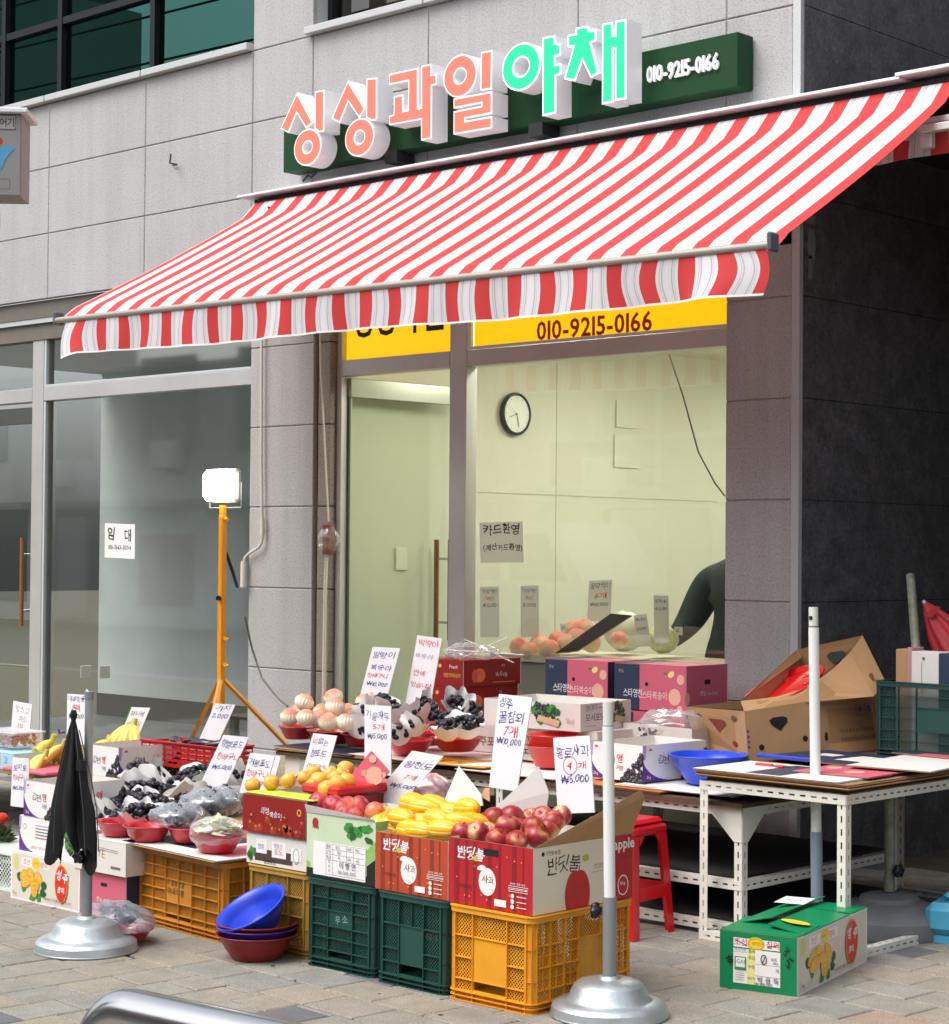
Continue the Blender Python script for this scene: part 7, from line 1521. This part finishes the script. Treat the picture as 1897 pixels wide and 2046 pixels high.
ledm = mat('led_strip', '#cffff0', .5, emit=(.6, 1, .85), es=5)
fz = thing('lit_fridge', 'glass fridge with green-white led strips at the back of the shop', 'fridge', (-7.6, 11.2, 0))
b = MB(); b.box((-.9, 2.0, 0), (.5, 2.6, 2.0), mat('fridge_body', '#b9bca8', .4)); b.build('fridge_body', fz)
b = MB()
for (x, y0, y1) in ((1185, 1300, 1600), (1238, 1300, 1600), (1018, 1320, 1375), (1053, 1315, 1370)):
    for k in range(int((y1-y0)/11)):
        yy = y0+k*11; q = PY(*zw(x-.05*(yy-y0), yy), 13.15)-Vector((-7.6, 11.2, 0)); b.box((q.x-.012, q.y-.005, q.z-.012), (q.x+.012, q.y, q.z+.012), ledm)
b.build('led_strip', fz)
# person inside, bending, mostly hidden by the pier
def skin(name, parent, pts, edges, radii, m, lv=2):
    me = bpy.data.meshes.new(name); me.from_pydata(pts, edges, []); o = bpy.data.objects.new(name, me); COL.objects.link(o); o.parent = parent
    md = o.modifiers.new('skin', 'SKIN'); md.use_smooth_shade = True
    for i, r_ in enumerate(radii): v = me.skin_vertices[0].data[i]; v.radius = (r_, r_) if not isinstance(r_, tuple) else r_; v.use_root = (i == 0)
    s_ = o.modifiers.new('sub', 'SUBSURF'); s_.levels = lv; s_.render_levels = lv; me.materials.append(m); return o
bp_ = PY(*zw(1330, 1600), 9.0); pn = thing('person', 'person in a dark jacket bending over the counter inside the window, mostly behind the pier', 'person', (bp_.x+.12, 9.0, 0))
jk = mat('dark_jacket', '#1f2c30', .75, var=.15, vs=10); skm = mat('skin_tone', '#c0927a', .5, sss=.1)
skin('body', pn, [(0, 0, .92), (.02, 0, 1.10), (.06, -.02, 1.28), (.12, -.06, 1.44), (.17, -.10, 1.52), (-.09, .0, .86), (-.11, 0, .48), (-.11, .03, .07), (-.11, -.08, .04), (.09, 0, .86), (.11, 0, .48), (.11, .03, .07), (.11, -.08, .04), (-.12, -.04, 1.38), (-.20, -.12, 1.16), (-.22, -.28, 1.04), (.30, -.08, 1.38), (.38, -.18, 1.14), (.30, -.32, 1.02)],
     [(0, 1), (1, 2), (2, 3), (3, 4), (0, 5), (5, 6), (6, 7), (7, 8), (0, 9), (9, 10), (10, 11), (11, 12), (3, 13), (13, 14), (14, 15), (3, 16), (16, 17), (17, 18)], [(.17, .12), (.16, .115), (.18, .12), (.14, .10), .05, .10, .07, .045, .04, .10, .07, .045, .04, .11, .085, .04, .11, .085, .04], jk)
hd_ = MB(); hd_.ball((.22, -.15, 1.62), .095, skm, 16, 12, (.9, 1, 1.18)); hd_.ball((.215, -.245, 1.61), .014, skm, 8, 6); hd_.ball((.13, -.15, 1.61), .016, skm, 8, 6); hd_.build('head', pn)
hr = MB(); hr.ball((.225, -.135, 1.65), .102, mat('black_hair', '#16120f', .6), 16, 12, (.95, 1, 1.05)); hr.build('hair', pn)
for s_, c in ((-1, Vector((-.22, -.30, 1.03))), (1, Vector((.30, -.33, 1.01)))):
    hnd = MB(); hnd.ball(c, .035, skm, 10, 8, (.9, 1.2, .5))
    for f in range(4): hnd.tube([c+Vector((-.024+.016*f, -.03, 0)), c+Vector((-.026+.018*f, -.06-.006*(f in (1, 2)), -.005)), c+Vector((-.026+.018*f, -.08-.008*(f in (1, 2)), -.016))], [.009, .008, .006], skm, 8)
    hnd.tube([c+Vector((-s_*.028, -.005, 0)), c+Vector((-s_*.05, -.03, -.004)), c+Vector((-s_*.052, -.048, -.01))], [.010, .009, .007], skm, 8); hnd.build('hand', pn)
# ================================================================ signal control cabinet at the left edge
zc = zm(0, 0, 560/1848); TR_, BR_ = PY(*zc(222, 745), 5.0), PY(*zc(195, 1290), 5.0); wdt = .34; ch = TR_.z-BR_.z
cb_ = thing('control_cabinet', 'grey metal signal control cabinet on a pole, cut by the left edge', 'cabinet', Vector((BR_.x, 5.0, BR_.z))-CR*.04, radians(46)); cm = mat('cabinet_steel', '#8f8d8b', .45, metal=.3, var=.05, vs=4)
b = MB(); b.box((-wdt, 0, 0), (0, .22, ch), cm, bev=.004); b.build('cabinet_body', cb_)
b = MB(); b.box((-wdt-.02, -.03, ch), (.03, .25, ch+.022), mat('cabinet_roof', '#dfe4e6', .4), bev=.004); b.build('cabinet_roof', cb_)
p = MB(); F = Face(p, (-wdt, -.001, 0), (wdt, 0, 0), (0, 0, ch)); F.rect(.1, .80, .93, .985, mat('plate_edge', '#5d5b59', .5)); F.rect(.11, .815, .92, .975, mat('cabinet_plate', '#a7a29c', .4)); F.text('신호정보제어기', .20, .84, .040, mat('plate_ink', '#3d3530', .5), off=.015, wid=.240)
F.ell(.72, .665, .013, .016, mat('logo_red', '#b3222d', .5)); lb_ = mat('logo_blue', '#4f97c4', .5)
F.poly([(.46, .60), (.57, .62), (.67, .57), (.76, .58), (.88, .62), (.92, .57), (.86, .52), (.80, .44), (.76, .34), (.71, .29), (.66, .33), (.67, .42), (.70, .50), (.57, .55)], lb_)
for q in ((.3, .08, .86, .085), (.3, .2, .86, .205), (.855, .085, .86, .2)): F.rect(*q, MATS['plate_edge'])
p.build('name_plate', cb_)
q = PY(-12, 700, 5.15); mv = Matrix.Rotation(-radians(46), 4, 'Z') @ (Vector((q.x-.02, 5.15, 0))-Vector((BR_.x, 5.0, 0))); px_, py_ = mv.x, mv.y
b = MB(); b.tube([(px_, py_, -BR_.z), (px_, py_, 0)], .045, mat('cabinet_pole', '#6a6059', .5, metal=.3), 14); b.box((px_-.06, py_-.06, -.05), (px_+.06, py_+.06, 0), blk); b.build('pole', cb_)
q = PY(5, 1115, 5.05); b = MB(); b.box((px_-.08, py_-.10, q.z-.16-BR_.z), (px_+.055, py_-.03, q.z+.17-BR_.z), blk, bev=.01); b.build('button_box', cb_)
q = PY(2, 735, 5.05); b = MB(); b.tube([(px_, py_, q.z-.12-BR_.z), (px_, py_, q.z+.11-BR_.z)], .049, mat('sticker_yellow', '#d9a02a', .5), 14); b.build('sticker', cb_)
bpy.context.view_layer.update()
